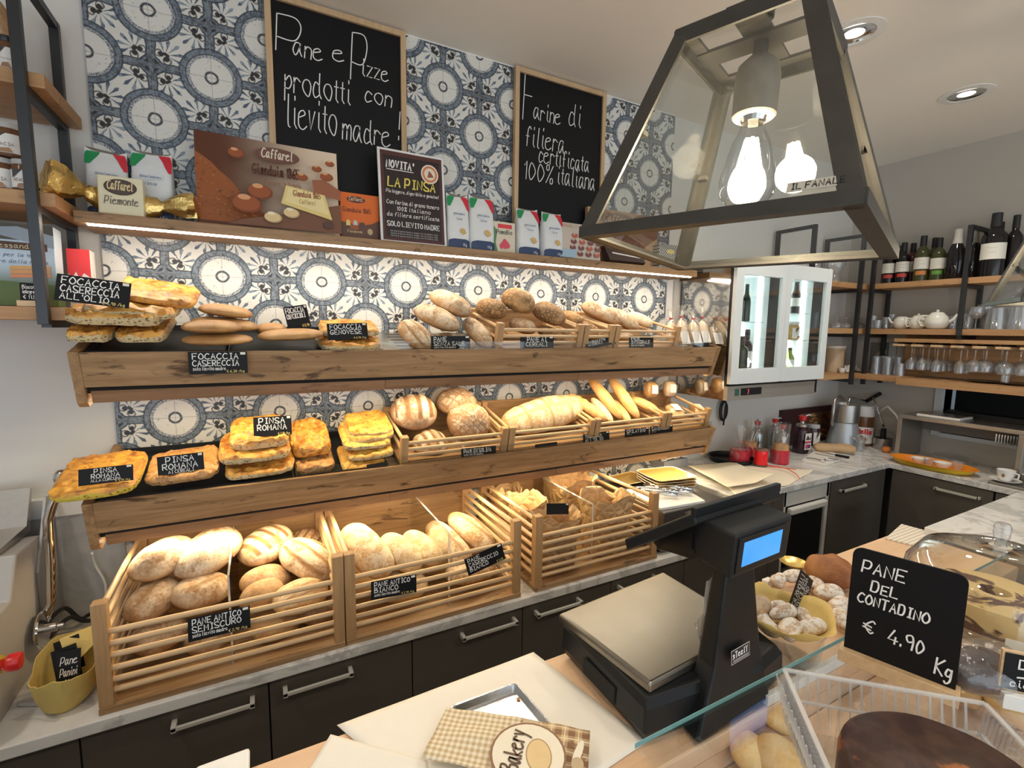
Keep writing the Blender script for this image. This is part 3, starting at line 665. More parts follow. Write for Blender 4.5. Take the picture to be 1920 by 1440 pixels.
g1_, g2_ = 'dark-bread loaves heaped in the left worktop crate', 'white loaves in the middle worktop crate'
def loaf(P1, P2, w, h, kind, label, group=None, up=(0,-.35,1), scores=None, p=2.4, seed=None, fat=0.0, lump=.06, name='bread_loaf', cat='bread', flat=.35, nu=40, nv=30, fl=1.0, braid=0, par=None):
    """loaf with its long axis from P1 to P2, width w, height h; (t,s) run along and across the top"""
    if group in (g1_, g2_): w *= 1.24; h *= 1.18
    P1, P2 = Vector(P1), Vector(P2); ax = P2-P1; L = ax.length/2; ax = ax.normalized(); c = (P1+P2)/2
    if scores: nu, nv = 76, 60
    up = Vector(up); up = (up-ax*up.dot(ax)).normalized(); sd = up.cross(ax)
    sd_ = seed if seed is not None else rnd.randint(0, 9999); so = Vector((sd_*1.37, sd_*.71, sd_*.29))
    mb = MB(); A = dict(fl=[], sc=[], bt=[])
    for i in range(nu+1):
        t = -cos(pi*i/nu); e = max(0.0, 1-abs(t)**p)**(1/2.1)*(1+fat*(1-t*t))
        if braid: e *= .86+.16*abs(sin(braid*pi*(t+1)/2+.4))
        for j in range(nv):
            a = 2*pi*j/nv; x, z = cos(a), sin(a)
            if z < 0: z *= (1-flat)
            q = Vector((t*L, x*e*w/2, z*e*h/2))
            d = noise.noise(q*14+so)*lump*1.0 + noise.noise(q*34+so)*lump*.35
            s = x if z > -.2 else 9
            S = 0.0
            if scores and e > .15 and z > -.05:
                S = scores(t, x, z)
            r = 1+d*min(1, e*2) - S*.03
            q = Vector((q.x*(1+d*.4), q.y*r, q.z*r))
            mb.v.append(c+ax*q.x+sd*q.y+up*q.z)
            A['fl'].append(fl*max(0.0, min(1.0, .30+1.1*z))*(1-.55*max(0.0, min(1.0, (abs(t)-.75)/.2)))); A['sc'].append(S); eb = max(0.0, min(1.0, (abs(t)-.72+.25*noise.noise(q*9+so))/.2))*.75; A['bt'].append(max(0.0, min(1.0, max(-.1-1.4*z, eb*(.4+.6*(t > 0))))))
    for i in range(nu):
        for j in range(nv): j2 = (j+1) % nv; mb.face((i*nv+j, (i+1)*nv+j, (i+1)*nv+j2, i*nv+j2))
    # shift to local coordinates by hand so each loaf keeps its origin in its middle
    me = bpy.data.meshes.new(name); me.from_pydata([tuple(v-c) for v in mb.v], [], mb.f)
    for k, vals in A.items(): me.attributes.new(k, 'FLOAT', 'POINT').data.foreach_set('value', vals)
    bm = bmesh.new(); bm.from_mesh(me); bmesh.ops.remove_doubles(bm, verts=bm.verts, dist=1e-5); bmesh.ops.recalc_face_normals(bm, faces=bm.faces); bm.to_mesh(me); bm.free()
    for f in me.polygons: f.use_smooth = True
    me.materials.append(BR[kind] if isinstance(kind, str) else kind)
    o = bpy.data.objects.new(name, me); COL.objects.link(o)
    if par is None: o.location = c
    else: o.parent = par; o.location = c-Vector(par.location)
    if label: tag(o, label, cat, group)
    return o
def stripes(n, slant=.0, wd=.45, lim=.75):
    def f(t, x, z):
        if abs(x) > lim or z < .2: return 0.0
        k = (t*n/2 + x*slant + .25) % 1.0
        return max(0.0, min(1.0, (wd/2-abs(k-.5))*9+.1))*(1 if abs(t) < .85 else 0)
    return f
def lengthwise(n=2, wd=.3):
    def f(t, x, z):
        if z < .1 or abs(t) > .8: return 0.0
        k = (x*n/2+t*.25+.5) % 1.0; return max(0.0, min(1.0, (wd/2-abs(k-.5))*9))
    return f
def slit(off=0.0, wd=.14, sl=.3, ln=.75):
    def f(t, x, z):
        if z < 0 or abs(t) > ln: return 0.0
        return max(0.0, 1-abs(x-off-sl*t)/wd)
    return f
def grid(n=4, wd=.16):
    def f(t, x, z):
        if z < .05: return 0.0
        a, b = (t+x)*n/2, (t-x)*n/2
        return max(max(0.0, 1-abs((a % 1)-.5)/wd), max(0.0, 1-abs((b % 1)-.5)/wd))
    return f
def cross(n=3, wd=.14):
    def f(t, x, z):
        if z < -.1: return 0.0
        a = ((t*n/2+.5) % 1)-.5; return max(max(0.0, 1-abs(a)/wd), max(0.0, 1-abs(x-.05)/.16)*.8)
    return f

def slab(P1, P2, depth, th, top, side, label, group=None, tilt=0.0, seed=None, rd=.03, wave=.26, cat='focaccia', name='focaccia', narrow=1.0, bulge=.10, slope=.235):
    """flat bread lying on the sloping deck: P1, P2 are its lower front corners"""
    P1, P2 = Vector(P1), Vector(P2); u = P2-P1; w = u.length; u = u.normalized()
    v = Vector((0,1,slope+tilt)).normalized(); v = (v-u*v.dot(u)).normalized(); n = u.cross(v)
    if n.z < 0: n = -n
    s0 = seed if seed is not None else rnd.randint(0, 9999); so = Vector((s0*.37, s0*.11, s0*.73))
    N = 96; out = []
    hw, hd = w/2, depth/2
    for k in range(N):
        a = 2*pi*k/N; ca, sa = cos(a), sin(a); e = 2/5.0
        x = hw*math.copysign(abs(ca)**e, ca); y = hd*math.copysign(abs(sa)**e, sa)
        r = 1+.05*noise.noise(Vector((ca*2, sa*2, 0))+so)+.018*noise.noise(Vector((ca*9, sa*9, 5))+so)
        x *= narrow+(1-narrow)*(.5-y/depth)
        out.append((x*r, y*r))
    c = P1+u*hw+v*hd; mb = MB(); rings = 14
    def top_z(x, y, k):
        q = Vector((x*22, y*22, 0))+so
        return th*(1+wave*1.2*noise.noise(q)+wave*1.1*noise.noise(q*2.6)+wave*.7*noise.noise(q*5.5)+bulge*(1-k*k)*.6)
    # top fan of rings
    mb.v.append(c+n*top_z(0,0,0))
    for i in range(1, rings+1):
        k = i/rings
        for (x, y) in out:
            zz = top_z(x*k, y*k, k) if i < rings else th*(.72+wave*1.6*noise.noise(Vector((x*40, y*40, 3))+so))
            kk = k if i < rings else 1.0
            mb.v.append(c+u*x*kk+v*y*kk+n*zz)
    for j in range(N): mb.face((0, 1+j, 1+(j+1) % N), 0)
    for i in range(rings-1):
        for j in range(N):
            a, b = 1+i*N, 1+(i+1)*N; j2 = (j+1) % N; mb.face((a+j, b+j, b+j2, a+j2), 0)
    b0 = 1+(rings-1)*N; b1 = len(mb.v)
    for (x, y) in out:
        d = 1.012+.02*noise.noise(Vector((x*60, y*60, 9))+so); mb.v.append(c+u*x*d+v*y*d+n*th*.4)
    for (x, y) in out: mb.v.append(c+u*x*.985+v*y*.985+n*th*.06*(1+noise.noise(Vector((x*50,y*50,1))+so)))
    for j in range(N):
        j2 = (j+1) % N
        mb.face((b0+j, b1+j, b1+j2, b0+j2), 1); mb.face((b1+j, b1+N+j, b1+N+j2, b1+j2), 1)
    mb.face([b1+N+j for j in range(N)][::-1], 0)
    cc = c.copy(); mb.v = [q-cc for q in mb.v]
    o = obj(name, mb, [top, side], None, smooth=50); o.location = cc
    return tag(o, label, cat, group)

# ---------------------------------------------------------------- upper rack, left: focaccia
gF = 'focaccia slabs stacked at the left of the upper rack'
def SL_(a, b, y, dp, th, top, side, text, **k): return slab(aty(*a, y), aty(*b, y), dp, th, top, side, text, **k)
SL_((113,644),(207,645),-.365,.28,.026,M['foc'],M['crumb'],'bottom left half slab of the tall airy focaccia stack on the upper rack',group=gF)
SL_((208,645),(311,645),-.365,.28,.026,M['foc'],M['crumb'],'bottom right half slab of the tall airy focaccia stack on the upper rack',group=gF)
SL_((110,617),(305,622),-.368,.28,.030,M['foc'],M['crumb'],'second focaccia slab up in the left stack, thick airy crumb showing',group=gF)
SL_((143,590),(328,603),-.350,.26,.026,M['foc'],M['crumb'],'third focaccia slab up in the left stack, below the golden one',group=gF)
SL_((200,575),(366,596),-.300,.20,.020,M['foc'],M['foc'],'golden focaccia sheet on top of the left stack behind the big label',group=gF,tilt=.12)
gC = 'flat brown focaccias in the middle of the upper rack'
def LF(a, b, ya, yb, w, h, kind, text, **k): return loaf(aty(*a, ya), aty(*b, yb), w, h, kind, text, **k)
LF((372,586),(474,599),-.24,-.24,.13,.046,'ciabatta','topmost flat brown focaccia of the stack above the blue-lit label',group=gC,up=(0,-.1,1))
LF((346,606),(481,618),-.27,-.27,.14,.046,'ciabatta','second flat brown focaccia from the top above the blue-lit label',group=gC,up=(0,-.1,1))
LF((337,623),(457,624),-.31,-.31,.14,.048,'ciabatta','third flat brown focaccia with a split end above the blue-lit label',group=gC,up=(0,-.1,1),scores=slit(.1,.1,.1))
LF((338,638),(477,637),-.32,-.32,.15,.040,'ciabatta','lowest flat brown focaccia of the stack above the blue-lit label',group=gC,up=(0,-.1,1))
LF((483,622),(545,619),-.22,-.22,.12,.042,'ciabatta','small flat focaccia behind, left of the ciccioli label',group=gC,up=(0,-.1,1))
LF((484,634),(612,628),-.28,-.28,.13,.046,'ciabatta','long flat crackling focaccia under the ciccioli label',group=gC,up=(0,-.1,1))
SL_((599,660),(722,660),-.335,.20,.026,M['foc'],M['crumb'],'lower pale Genoa style focaccia slab at the rack edge',group='Genoa style focaccia slabs')
SL_((607,637),(715,634),-.30,.17,.022,M['foc'],M['crumb'],'upper golden Genoa style focaccia slab behind its label',group='Genoa style focaccia slabs')
# ---------------------------------------------------------------- upper rack, right
gS = 'long saltless loaves heaped on the upper rack'
LF((808,553),(882,592),-.13,-.25,.105,.088,'flour','topmost long saltless loaf of the heap on the upper rack',group=gS,scores=slit(0,.16,.1))
LF((778,580),(860,617),-.17,-.29,.100,.085,'flour','second long saltless loaf of the heap, under the topmost one',group=gS,scores=slit(0,.12,.2))
LF((756,608),(810,657),-.22,-.33,.105,.085,'flour','front left scored saltless loaf leaning out beside its label',group=gS,scores=lengthwise(3,.3))
LF((866,600),(914,655),-.19,-.32,.085,.075,'flour','saltless loaf at the right of the heap, next to the cereal crate',group=gS)
LF((812,632),(892,650),-.20,-.31,.080,.060,'flour','saltless loaf at the bottom of the heap behind its label',group=gS)
gK = 'dark cereal loaves in the upper rack crate'
LF((893,578),(953,590),-.16,-.20,.105,.100,'cereal','left cereal loaf with a cut end on top of the upper crate',group=gK)
LF((942,556),(1001,584),-.15,-.23,.125,.110,'cereal','highest cereal loaf in the middle of the upper crate',group=gK)
LF((1000,577),(1058,605),-.17,-.26,.115,.100,'cereal','right cereal loaf hanging over the front slat of the upper crate',group=gK)
LF((955,606),(1005,620),-.2,-.26,.085,.070,'rustic','dark cereal loaf underneath the highest one in the upper crate',group=gK)
LF((905,620),(960,640),-.2,-.28,.08,.06,'cereal','cereal loaf low behind the left slats of the upper crate',group=gK)
LF((1008,622),(1055,645),-.2,-.28,.08,.06,'cereal','cereal loaf low behind the right slats of the upper crate',group=gK)
LF((1053,594),(1096,614),-.10,-.2,.070,.065,'cereal','cereal sandwich loaf at the back of the narrow crate',group='cereal sandwich loaves in the narrow crate')
LF((1084,612),(1134,648),-.16,-.3,.072,.075,'cereal','cereal sandwich loaf at the front of the narrow crate',group='cereal sandwich loaves in the narrow crate')
gI = 'wholemeal loaves in the right upper crate'
LF((1090,576),(1164,608),-.12,-.24,.10,.09,'flour','left wholemeal loaf, the palest on top of the right upper crate',group=gI,scores=slit(.3,.2,.2))
LF((1140,584),(1196,618),-.13,-.25,.09,.08,'flour','middle wholemeal loaf of the right upper crate',group=gI)
LF((1176,590),(1222,611),-.12,-.2,.080,.066,'pale','right scored wholemeal loaf of the right upper crate',group=gI,scores=stripes(5,.2,.25))
LF((1130,625),(1190,640),-.2,-.26,.08,.06,'flour','wholemeal loaf low behind the slats of the right upper crate',group=gI)
# bagged loaves
def bag_loaf(px, pyb, pyt, y, w, kind, text, group, lab=True, zneck=.7):
    b, tp = aty(px, pyb, y), aty(px, pyt, y+.07); H = (tp-b).length
    t = thing('bagged_bread', b, text, 'bread', group)
    ax = (tp-b).normalized()
    o = loaf(b+ax*.004, b+ax*H*.66, w*.92, w*.62, kind, None, up=(0,-1,.2), name='loaf', par=t, nu=18, nv=16)
    mb = MB(); Q = ax.to_track_quat('Z','X').to_matrix()
    prof = [(w*.50,0),(w*.55,.12),(w*.55,.5),(w*.47,.62),(w*.22,.70),(w*.10,.74),(w*.20,.84),(w*.34,1.0)]
    n = 22; base = len(mb.v)
    for (r, z) in prof:
        for j in range(n):
            a = 2*pi*j/n; rr = r*(1+.10*noise.noise(Vector((cos(a)*2, sin(a)*2, z*3+px))))*(1+(.25*sin(5*a) if z > .72 else 0))
            mb.v.append(b + Q @ Vector((rr*cos(a), rr*sin(a)*.75, z*H)))
    for i in range(len(prof)-1):
        for j in range(n): j2 = (j+1) % n; mb.face((i*n+j, i*n+j2, (i+1)*n+j2, (i+1)*n+j))
    obj('bag', mb, M['wrap'], t, smooth=True)
    obj('tie', MB().lathe([(w*.11,.725*H),(w*.15,.74*H),(w*.11,.755*H)], b, 12, axis=Q), M['red'], t)
    if lab:
        f = b + Q @ Vector((0, -w*.42, H*.06)); f = b+ax*H*.05+Vector((0,-w*.44,0)); u = Vector((1,0,0)); v = (ax-u*ax.dot(u)).normalized(); nn = u.cross(v)
        obj('sticker', slab_quad(f-u*w*.40, u, v, nn, w*.8, H*.30, .0008), M['paper'], t)
        mb = MB()
        for k in range(3): write(mb, '------', f-u*w*.34+v*H*(.07+.07*k)+nn*.0006, u, v, nn, H*.03, .0006, maxw=w*.6)
        obj('lettering', mb, plain('label_blue_%d' % px, (.12,.22,.38), .6), t)
    return t
gB = 'bagged sliced breads at the right end of the upper rack'
for k, (px, a, c, y, tx) in enumerate([(1258,655,584,-.24,'bagged sliced bread nearest the crate, at the back of the row of five bags'),(1278,655,580,-.31,'bagged sliced bread, second of the row of five tied bags'),(1300,653,586,-.31,'bagged sliced bread in the middle of the row of five tied bags'),(1317,652,583,-.30,'bagged sliced bread, fourth of the row of five tied bags'),(1336,650,583,-.30,'bagged sliced bread at the far right of the row, by the fridge')]):
    bag_loaf(px, a, c, y, .072, 'pale', tx, gB)
# ---------------------------------------------------------------- lower rack, left: pinsa
SL_((84,950),(256,925),-.395,.235,.022,M['turm'],M['crumb_y'],'yellow turmeric pinsa overhanging the left end of the lower rack',cat='pinsa',name='pinsa')
SL_((266,921),(412,900),-.35,.20,.022,M['cerp'],M['crumb_b'],'brown cereal pinsa second from the left on the lower rack',cat='pinsa',name='pinsa')
gP = 'golden pinsa in the tall lower rack stack'
SL_((419,907),(556,886),-.34,.20,.020,M['pinsa'],M['crumb'],'bottom pinsa of the tall stack under the two line label',group=gP,cat='pinsa',name='pinsa')
SL_((408,886),(550,868),-.325,.20,.024,M['pinsa'],M['crumb'],'middle pinsa of the tall stack under the two line label',group=gP,cat='pinsa',name='pinsa')
SL_((430,862),(545,848),-.29,.17,.028,M['pinsa'],M['crumb'],'top golden pinsa of the tall stack, carrying the two line label',group=gP,cat='pinsa',name='pinsa',tilt=.15)
SL_((553,897),(632,885),-.31,.17,.030,M['cerp'],M['crumb_b'],'dark pinsa lying under the round golden one',cat='pinsa',name='pinsa')
SL_((548,869),(625,858),-.27,.19,.030,M['pinsa'],M['pinsa'],'round golden pinsa between the tall stack and the square focaccia',cat='pinsa',name='pinsa',tilt=.22)
gQ = 'square focaccia sheets stacked beside the round loaves'
for k, (a, c, y, dp, tx) in enumerate([((643,893),(726,880),-.33,.17,'lowest of the square focaccia stack by the crate'),((652,872),(744,857),-.315,.19,'second lowest of the square focaccia stack by the crate'),((645,857),(738,846),-.30,.19,'third from the bottom of the square focaccia stack'),((655,846),(744,834),-.28,.18,'second highest of the square focaccia stack'),((655,834),(742,826),-.265,.17,'topmost golden sheet of the square focaccia stack')]):
    SL_(a, c, y, dp, .018, M['sqfoc'], M['crumb'], tx, group=gQ, tilt=.10, bulge=.1)
# ---------------------------------------------------------------- lower rack crates
gR = 'round scored loaves in the lower crate'
def RD(c, y, w, h, kind, tx, up=(-.1,-.6,1), **k):
    q = aty(*c, y); d = Vector((1,-.1,0)).normalized(); return loaf(q-d*w/2, q+d*w/2, w*.95, h, kind, tx, p=2.0, up=up, **k)
RD((776,774),-.17,.178,.135,'rustic','round striped loaf on top at the left of the lower round-loaf crate',group=gR,scores=lambda t,x,z: stripes(4,0,.5,.9)(t,x,z),fl=1.5)
RD((804,832),-.235,.140,.09,'rustic','round striped loaf behind the front slats of the lower round-loaf crate',group=gR,scores=stripes(4,.5,.5,.9),fl=1.3)
RD((876,792),-.215,.180,.140,'rustic','round checker-cut dark loaf at the front right of the lower crate',group=gR,scores=grid(6,.22),up=(-.15,-.9,.75),fl=1.2)
RD((856,763),-.13,.180,.13,'rustic','dark round loaf at the back right of the lower round-loaf crate',group=gR,scores=grid(3,.14),up=(0,-.3,1),fl=1.1)
RD((870,838),-.23,.12,.07,'rustic','dark round loaf low in the right of the lower round-loaf crate',group=gR)
LF((936,806),(1094,762),-.22,-.17,.165,.12,'white','huge floury loaf with a cross cut pattern on the lower rack',up=(0,-.8,.8),scores=cross(4,.1),p=2.2,fl=1.3)
LF((1066,740),(1141,790),-.12,-.27,.068,.06,'gold','golden braided loaf at the left of the baguette crate',braid=6,lump=.03)
gT = 'baguettes leaning in the lower crate'
LF((1103,712),(1166,793),-.08,-.26,.068,.058,'gold','long golden baguette nearest the braided loaf',group=gT,lump=.02,scores=slit(0,.1,.05))
LF((1137,708),(1193,788),-.08,-.26,.068,.058,'gold','long golden baguette at the right, with a browned knob',group=gT,lump=.02,scores=slit(0,.1,.05))
LF((1112,748),(1152,796),-.14,-.28,.055,.045,'pale','pale floury roll half hidden beside the braided loaf',group=gT,lump=.02)
LF((1152,752),(1183,795),-.14,-.28,.055,.045,'gold','short baguette lying in front below the two long ones',group=gT,lump=.02)
LF((1182,748),(1234,772),-.16,-.24,.075,.05,'gold','small golden loaf behind the bagged sandwich breads',lump=.03)
gW = 'bagged sandwich breads in the right lower crate'
def pack(c, y, w, h, d, kind, tx, up=(0,-.5,1), lab=True):
    q = aty(*c, y); t = thing('bagged_bread', q, tx, 'bread', gW)
    ax = Vector((1,-.15,-.05)).normalized()
    loaf(q-ax*w/2, q+ax*w/2, h, d, kind, None, up=up, name='loaf', par=t, nu=22, nv=18, p=4, lump=.03)
    loaf(q-ax*w*.58, q+ax*w*.58, h*1.1, d*1.12, M['wrap'], None, up=up, name='bag', par=t, nu=26, nv=20, p=5, lump=.10)
    if lab:
        upv = (Vector(up)-ax*Vector(up).dot(ax)).normalized(); s = upv.cross(ax); f = q+upv*d*.60
        obj('sticker', slab_quad(f-ax*w*.28-s*h*.25, ax, s, upv, w*.5, h*.5, .0008), M['paper'], t)
        mb = MB(); write(mb, '------', f-ax*w*.24+s*h*.1+upv*.0006, ax, s, upv, h*.08, .001, maxw=w*.4); write(mb, '-----', f-ax*w*.24-s*h*.05+upv*.0006, ax, s, upv, h*.06, .0008, maxw=w*.4)
        obj('lettering', mb, M['black2'], t)
    return t
pack((1219,731),-.12,.072,.085,.075,'gold','dark crusted bread in a labelled bag standing at the back left',up=(0,-1,.15))
pack((1255,729),-.12,.072,.085,.06,'pale','sliced sandwich bread in a labelled bag standing at the back right',up=(0,-1,.15))
pack((1265,772),-.24,.085,.10,.05,'gold','flat bagged sandwich rolls in front at the left',up=(-.1,-.5,1))
pack((1305,772),-.23,.075,.10,.05,'gold','flat bagged sandwich rolls in front at the right end',up=(.1,-.5,1))
# ---------------------------------------------------------------- worktop crates
g1 = 'dark-bread loaves heaped in the left worktop crate'
LF((250,1098),(356,1020),-.36,-.19,.105,.085,'flour','top floury loaf at the far left of the left crate',group=g1,scores=slit(-.4,.12,.2,.6))
LF((330,1092),(444,1004),-.34,-.17,.125,.095,'flour','large top floury loaf beside the clear divider',group=g1,scores=slit(.55,.14,.1,.6),fl=1.4)
LF((238,1166),(330,1090),-.42,-.30,.095,.08,'flour','loaf with a brown end, below the far left top loaf',group=g1,scores=slit(0,.14,.2),fl=.7)
LF((322,1130),(434,1090),-.40,-.30,.105,.08,'flour','loaf with a curved slash, below the large top loaf',group=g1,scores=slit(-.2,.14,.2),fl=.8)
LF((246,1232),(345,1170),-.44,-.34,.10,.075,'flour','loaf at the bottom left of the left crate behind the slats',group=g1,fl=.7)
LF((345,1222),(432,1180),-.42,-.34,.10,.075,'flour','loaf at the bottom of the left crate behind its label',group=g1,fl=.6)
LF((446,1062),(536,1000),-.27,-.15,.115,.095,'flour','striped floury loaf just right of the clear divider',group=g1,scores=stripes(5,.1,.5),fl=1.5)
LF((530,1028),(634,1088),-.22,-.38,.115,.09,'flour','striped floury loaf sliding toward the right post of the left crate',group=g1,scores=lengthwise(3,.4),fl=1.4)
LF((552,1008),(612,1040),-.10,-.16,.10,.08,'rustic','brown striped loaf behind at the right of the left crate',group=g1,scores=stripes(5,.2,.4))
LF((452,1108),(540,1074),-.36,-.27,.10,.08,'flour','speckled loaf under the striped one by the divider',group=g1,fl=.5)
LF((462,1146),(530,1100),-.45,-.34,.085,.08,'flour','yellowish loaf low by the divider in the left crate',group=g1,fl=.4)
LF((510,1140),(612,1096),-.44,-.36,.10,.08,'white','scored loaf low at the right in the left crate',group=g1,scores=lengthwise(4,.3))
LF((470,1200),(560,1160),-.45,-.36,.10,.08,'white','loaf at the bottom right of the divider behind the slats',group=g1,fl=.5)
LF((560,1170),(632,1130),-.42,-.34,.10,.07,'flour','loaf in the bottom right corner of the left crate',group=g1,fl=.5)
g2 = 'white loaves in the middle worktop crate'
LF((650,993),(728,1090),-.22,-.46,.105,.085,'white','big pale loaf at the left of the middle crate',group=g2,fl=1.3,p=3)
LF((716,1014),(786,1078),-.28,-.44,.09,.075,'white','round ended pale loaf second from left in the middle crate',group=g2,fl=1.2,p=3)
LF((766,1003),(830,1064),-.24,-.42,.085,.07,'white','pale loaf seen through the clear divider of the middle crate',group=g2,fl=1.2,p=3)
LF((798,982),(874,1066),-.22,-.42,.088,.07,'flour','long loaf with a brown slash right of the divider in the middle crate',group=g2,p=3,scores=slit(0,.2,.1))
LF((836,966),(926,1040),-.20,-.40,.088,.07,'flour','long scored loaf at the right side of the middle crate',group=g2,p=3,scores=slit(.1,.24,.1))
LF((700,1110),(800,1090),-.44,-.4,.10,.07,'white','pale loaf low behind the label in the middle crate',group=g2)
LF((830,1085),(920,1060),-.44,-.4,.09,.06,'flour','loaf low behind the slats at the right of the middle crate',group=g2)
# ================================================================== price labels
lab = label
lab((100.6,562),(241.5,578.5),(104.7,512),-.385,[('FOCACCIA',.25),('CASERECCIA',.25),("ALL'OLIO",.21)],'largest black label, about oil focaccia, at the top left of the upper rack',price='€ 4,90 /kg')
lab((354.7,702),(465,699),(351,660),-.372,[('FOCACCIA',.25),('CASERECCIA',.25),('solo lievito madre',.15)],'black label fixed on the front board of the upper rack, blue reflection',price='€ 6,30 /kg',lean=-.004)
lab((541,619),(584,612),(534,576),-.235,[('FOCACCIA',.22),('CON CICCIOLI',.2)],'upright black label with ciccioli written, above the long flat focaccia',price='€ 8,90')
lab((615.5,638),(691,635),(609,607),-.325,[('FOCACCIA',.26),('GENOVESE',.26)],'black label on the Genoa style focaccia',price='€ 6,90 /kg')
lab((809,658.5),(882,657),(813,630),-.334,[('PANE',.25),('SENZA SALE',.25),('solo lievito madre',.13)],'black label below the heap of saltless loaves',price='€ 5,20 /kg')
lab((976,657),(1038,656.5),(981,630),-.334,[('PANE AI',.28),('CEREALI',.28)],'black label in front of the cereal loaf crate on the upper rack',price='€ 4,90',align='c')
lab((1100,656),(1155,644),(1108,638),-.334,[('PANBAULETTO',.25),('AI CEREALI',.25)],'slanting black label in front of the narrow crate',price='€ 5,90')
lab((1180,654),(1225,653),(1187,629),-.334,[('PANE',.25),('INTEGRALE',.25),('solo lievito madre',.13)],'black label in front of the wholemeal loaf crate')
lab((1300,653),(1330,652),(1306,643),-.334,[('------',.3)],'tiny black label in front of the row of tied bags',sticker=False)
lab((147,912),(250,900),(145,881),-.372,[('PINSA',.25),('ROMANA',.25),('ALLA CURCUMA',.16)],'black label stuck on the yellow turmeric pinsa',align='c',price='€ 9,90 /kg')
lab((297,898),(384,886),(290,858),-.335,[('PINSA',.25),('ROMANA',.25),('AI CEREALI',.15)],'black label standing on the brown cereal pinsa',align='c',price='€ 9,90 /kg')
lab((476,820),(547.5,814.5),(473,783),-.275,[('PINSA',.27),('ROMANA',.27)],'black label on top of the tall golden pinsa stack',align='c',price='€ 7,90 /kg')
lab((690,891),(728,884),(690,871),-.35,[],'small dark label behind the clear guard in front of the square focaccia',sticker=False,price='€ 7,50')
lab((865,866.6),(930,860),(870,841),-.334,[('PANE DI SOLINA',.28),('solo lievito madre',.15)],'black label in front of the round loaf crate on the lower rack',price='€ 4,90 /kg',sticker=False)
lab((1004,849),(1045,843.5),(1008,833),-.334,[],'small dark label under the huge cross cut loaf',sticker=False,price='€ 2,50')
lab((1094,837),(1143,829),(1100,814),-.334,[('TRECCIA',.28),("ALL'OLIO",.28)],'black label in front of the braided loaf')
lab((1172,825.5),(1216.6,820),(1176.5,805),-.334,[('SPILATINO',.3),('------',.16)],'black label in front of the baguettes')
lab((1219,820),(1261,815),(1223.5,800),-.334,[('SANDWICH',.3),('------',.16)],'black label in front of the bagged sandwich breads')
lab((353,1205),(470,1176.7),(349,1162),-.562,[('PANE ANTICO',.25),('SEMISCURO',.25),('solo lievito madre',.16)],'black label hung on the slats of the left worktop crate',price='€ 2,90 /kg')
lab((696,1126),(781,1110),(697.5,1091),-.562,[('PANE ANTICO',.25),('BIANCO',.25),('solo lievito madre',.15)],'black label hung at the left of the middle worktop crate',price='€ 2,90 /kg')
lab((879,1080),(948,1047.6),(871,1049),-.562,[('PANE',.22),('CASERECCIO',.22),('BIANCO',.22)],'tilted black label hung at the right of the middle worktop crate',price='€ 3,20')
# ================================================================== flat printed faces
def atp(px, py, p0, n): r = ray(px, py); return CAM + r*((Vector(p0)-CAM).dot(n)/r.dot(n))
_pm = {}
def pc(c, r=.5):
    k = tuple(round(x, 3) for x in c)
    if k not in _pm: _pm[k] = plain('print_%02d' % len(_pm), c, r, 0, .05, 60)
    return _pm[k]
class Face:
    """printed artwork on a flat face; coordinates 0..1 across and up"""
    def __init__(s, bl, br, tl):
        s.bl = Vector(bl); s.u, s.v, s.n, s.w, s.h = frame3(s.bl, Vector(br), Vector(tl)); s.mb = MB(); s.mats = []; s.k = 1
    def mi(s, c):
        m = pc(c) if isinstance(c, tuple) else c
        if m not in s.mats: s.mats.append(m)
        return s.mats.index(m)
    def P(s, a, b): return s.bl+s.u*(a*s.w)+s.v*(b*s.h)+s.n*(.00025*s.k)
    def poly(s, pts, c):
        b = len(s.mb.v); s.mb.v += [s.P(*p) for p in pts]; s.mb.face(range(b, b+len(pts)), s.mi(c)); s.k += 1; return s
    def ell(s, x, y, rx, ry, c, rot=0, n=28):
        ar = s.w/s.h; pts = []
        for i in range(n):
            a = 2*pi*i/n; ex, ey = rx*cos(a), ry*sin(a)/ar
            pts.append((x+ex*cos(rot)-ey*sin(rot)*1, y+(ex*sin(rot)+ey*cos(rot))*ar))
        return s.poly(pts, c)
    def nut(s, x, y, r, c=(.33,.085,.025), hi=(.72,.36,.17)):
        return s.ell(x, y, r, r*.95, tuple(q*.6 for q in c)).ell(x-r*.06, y+r*.1, r*.9, r*.84, c).ell(x-r*.2, y+r*.5*s.w/s.h, r*.42, r*.3, hi)
    def text(s, t, x, y, size, c, wt=.13, align='c', maxw=None, slant=0, wob=0):
        b0 = len(s.mb.f); s.k += 1
        write(s.mb, t, s.P(x, y), s.u, s.v, s.n, size*s.h, size*s.h*wt, align, slant, wob, 3, maxw*s.w if maxw else None)
        m = s.mi(c)
        for i in range(b0, len(s.mb.f)): s.mb.m[i] = m
        return s
    def done(s, par, name='print'):
        if not s.mb.f: return None
        o = obj(name, s.mb, s.mats if len(s.mats) > 1 else s.mats[0], None); o.parent = par
        if par.location.length > 0: o.data.transform(Matrix.Translation(-Vector(par.location)))
        return o
SHZ = 2.1135
def carton(name, bl, br, tl, depth, mat, text, cat, group=None, lean=0):
    u, v, n, w, h = frame3(bl, br, tl); e = Vector((0,0,max(0,n.z*depth)+.0006)); bl = Vector(bl)+e; br = Vector(br)+e; tl = Vector(tl)+e
    o = tag(obj(name, slab_quad(bl, u, v, n, w, h, depth), mat, bev=.0012), text, cat, group)
    return o, Face(bl, br, tl)
def grad(name, c0, c1, axis, a, b, r=.4):
    n = NT(name); X = n.xyz(n.co()); n.set(c=n.mix(n.step(X['XYZ'.index(axis)], a, b), c0, c1), r=r); return n.mat
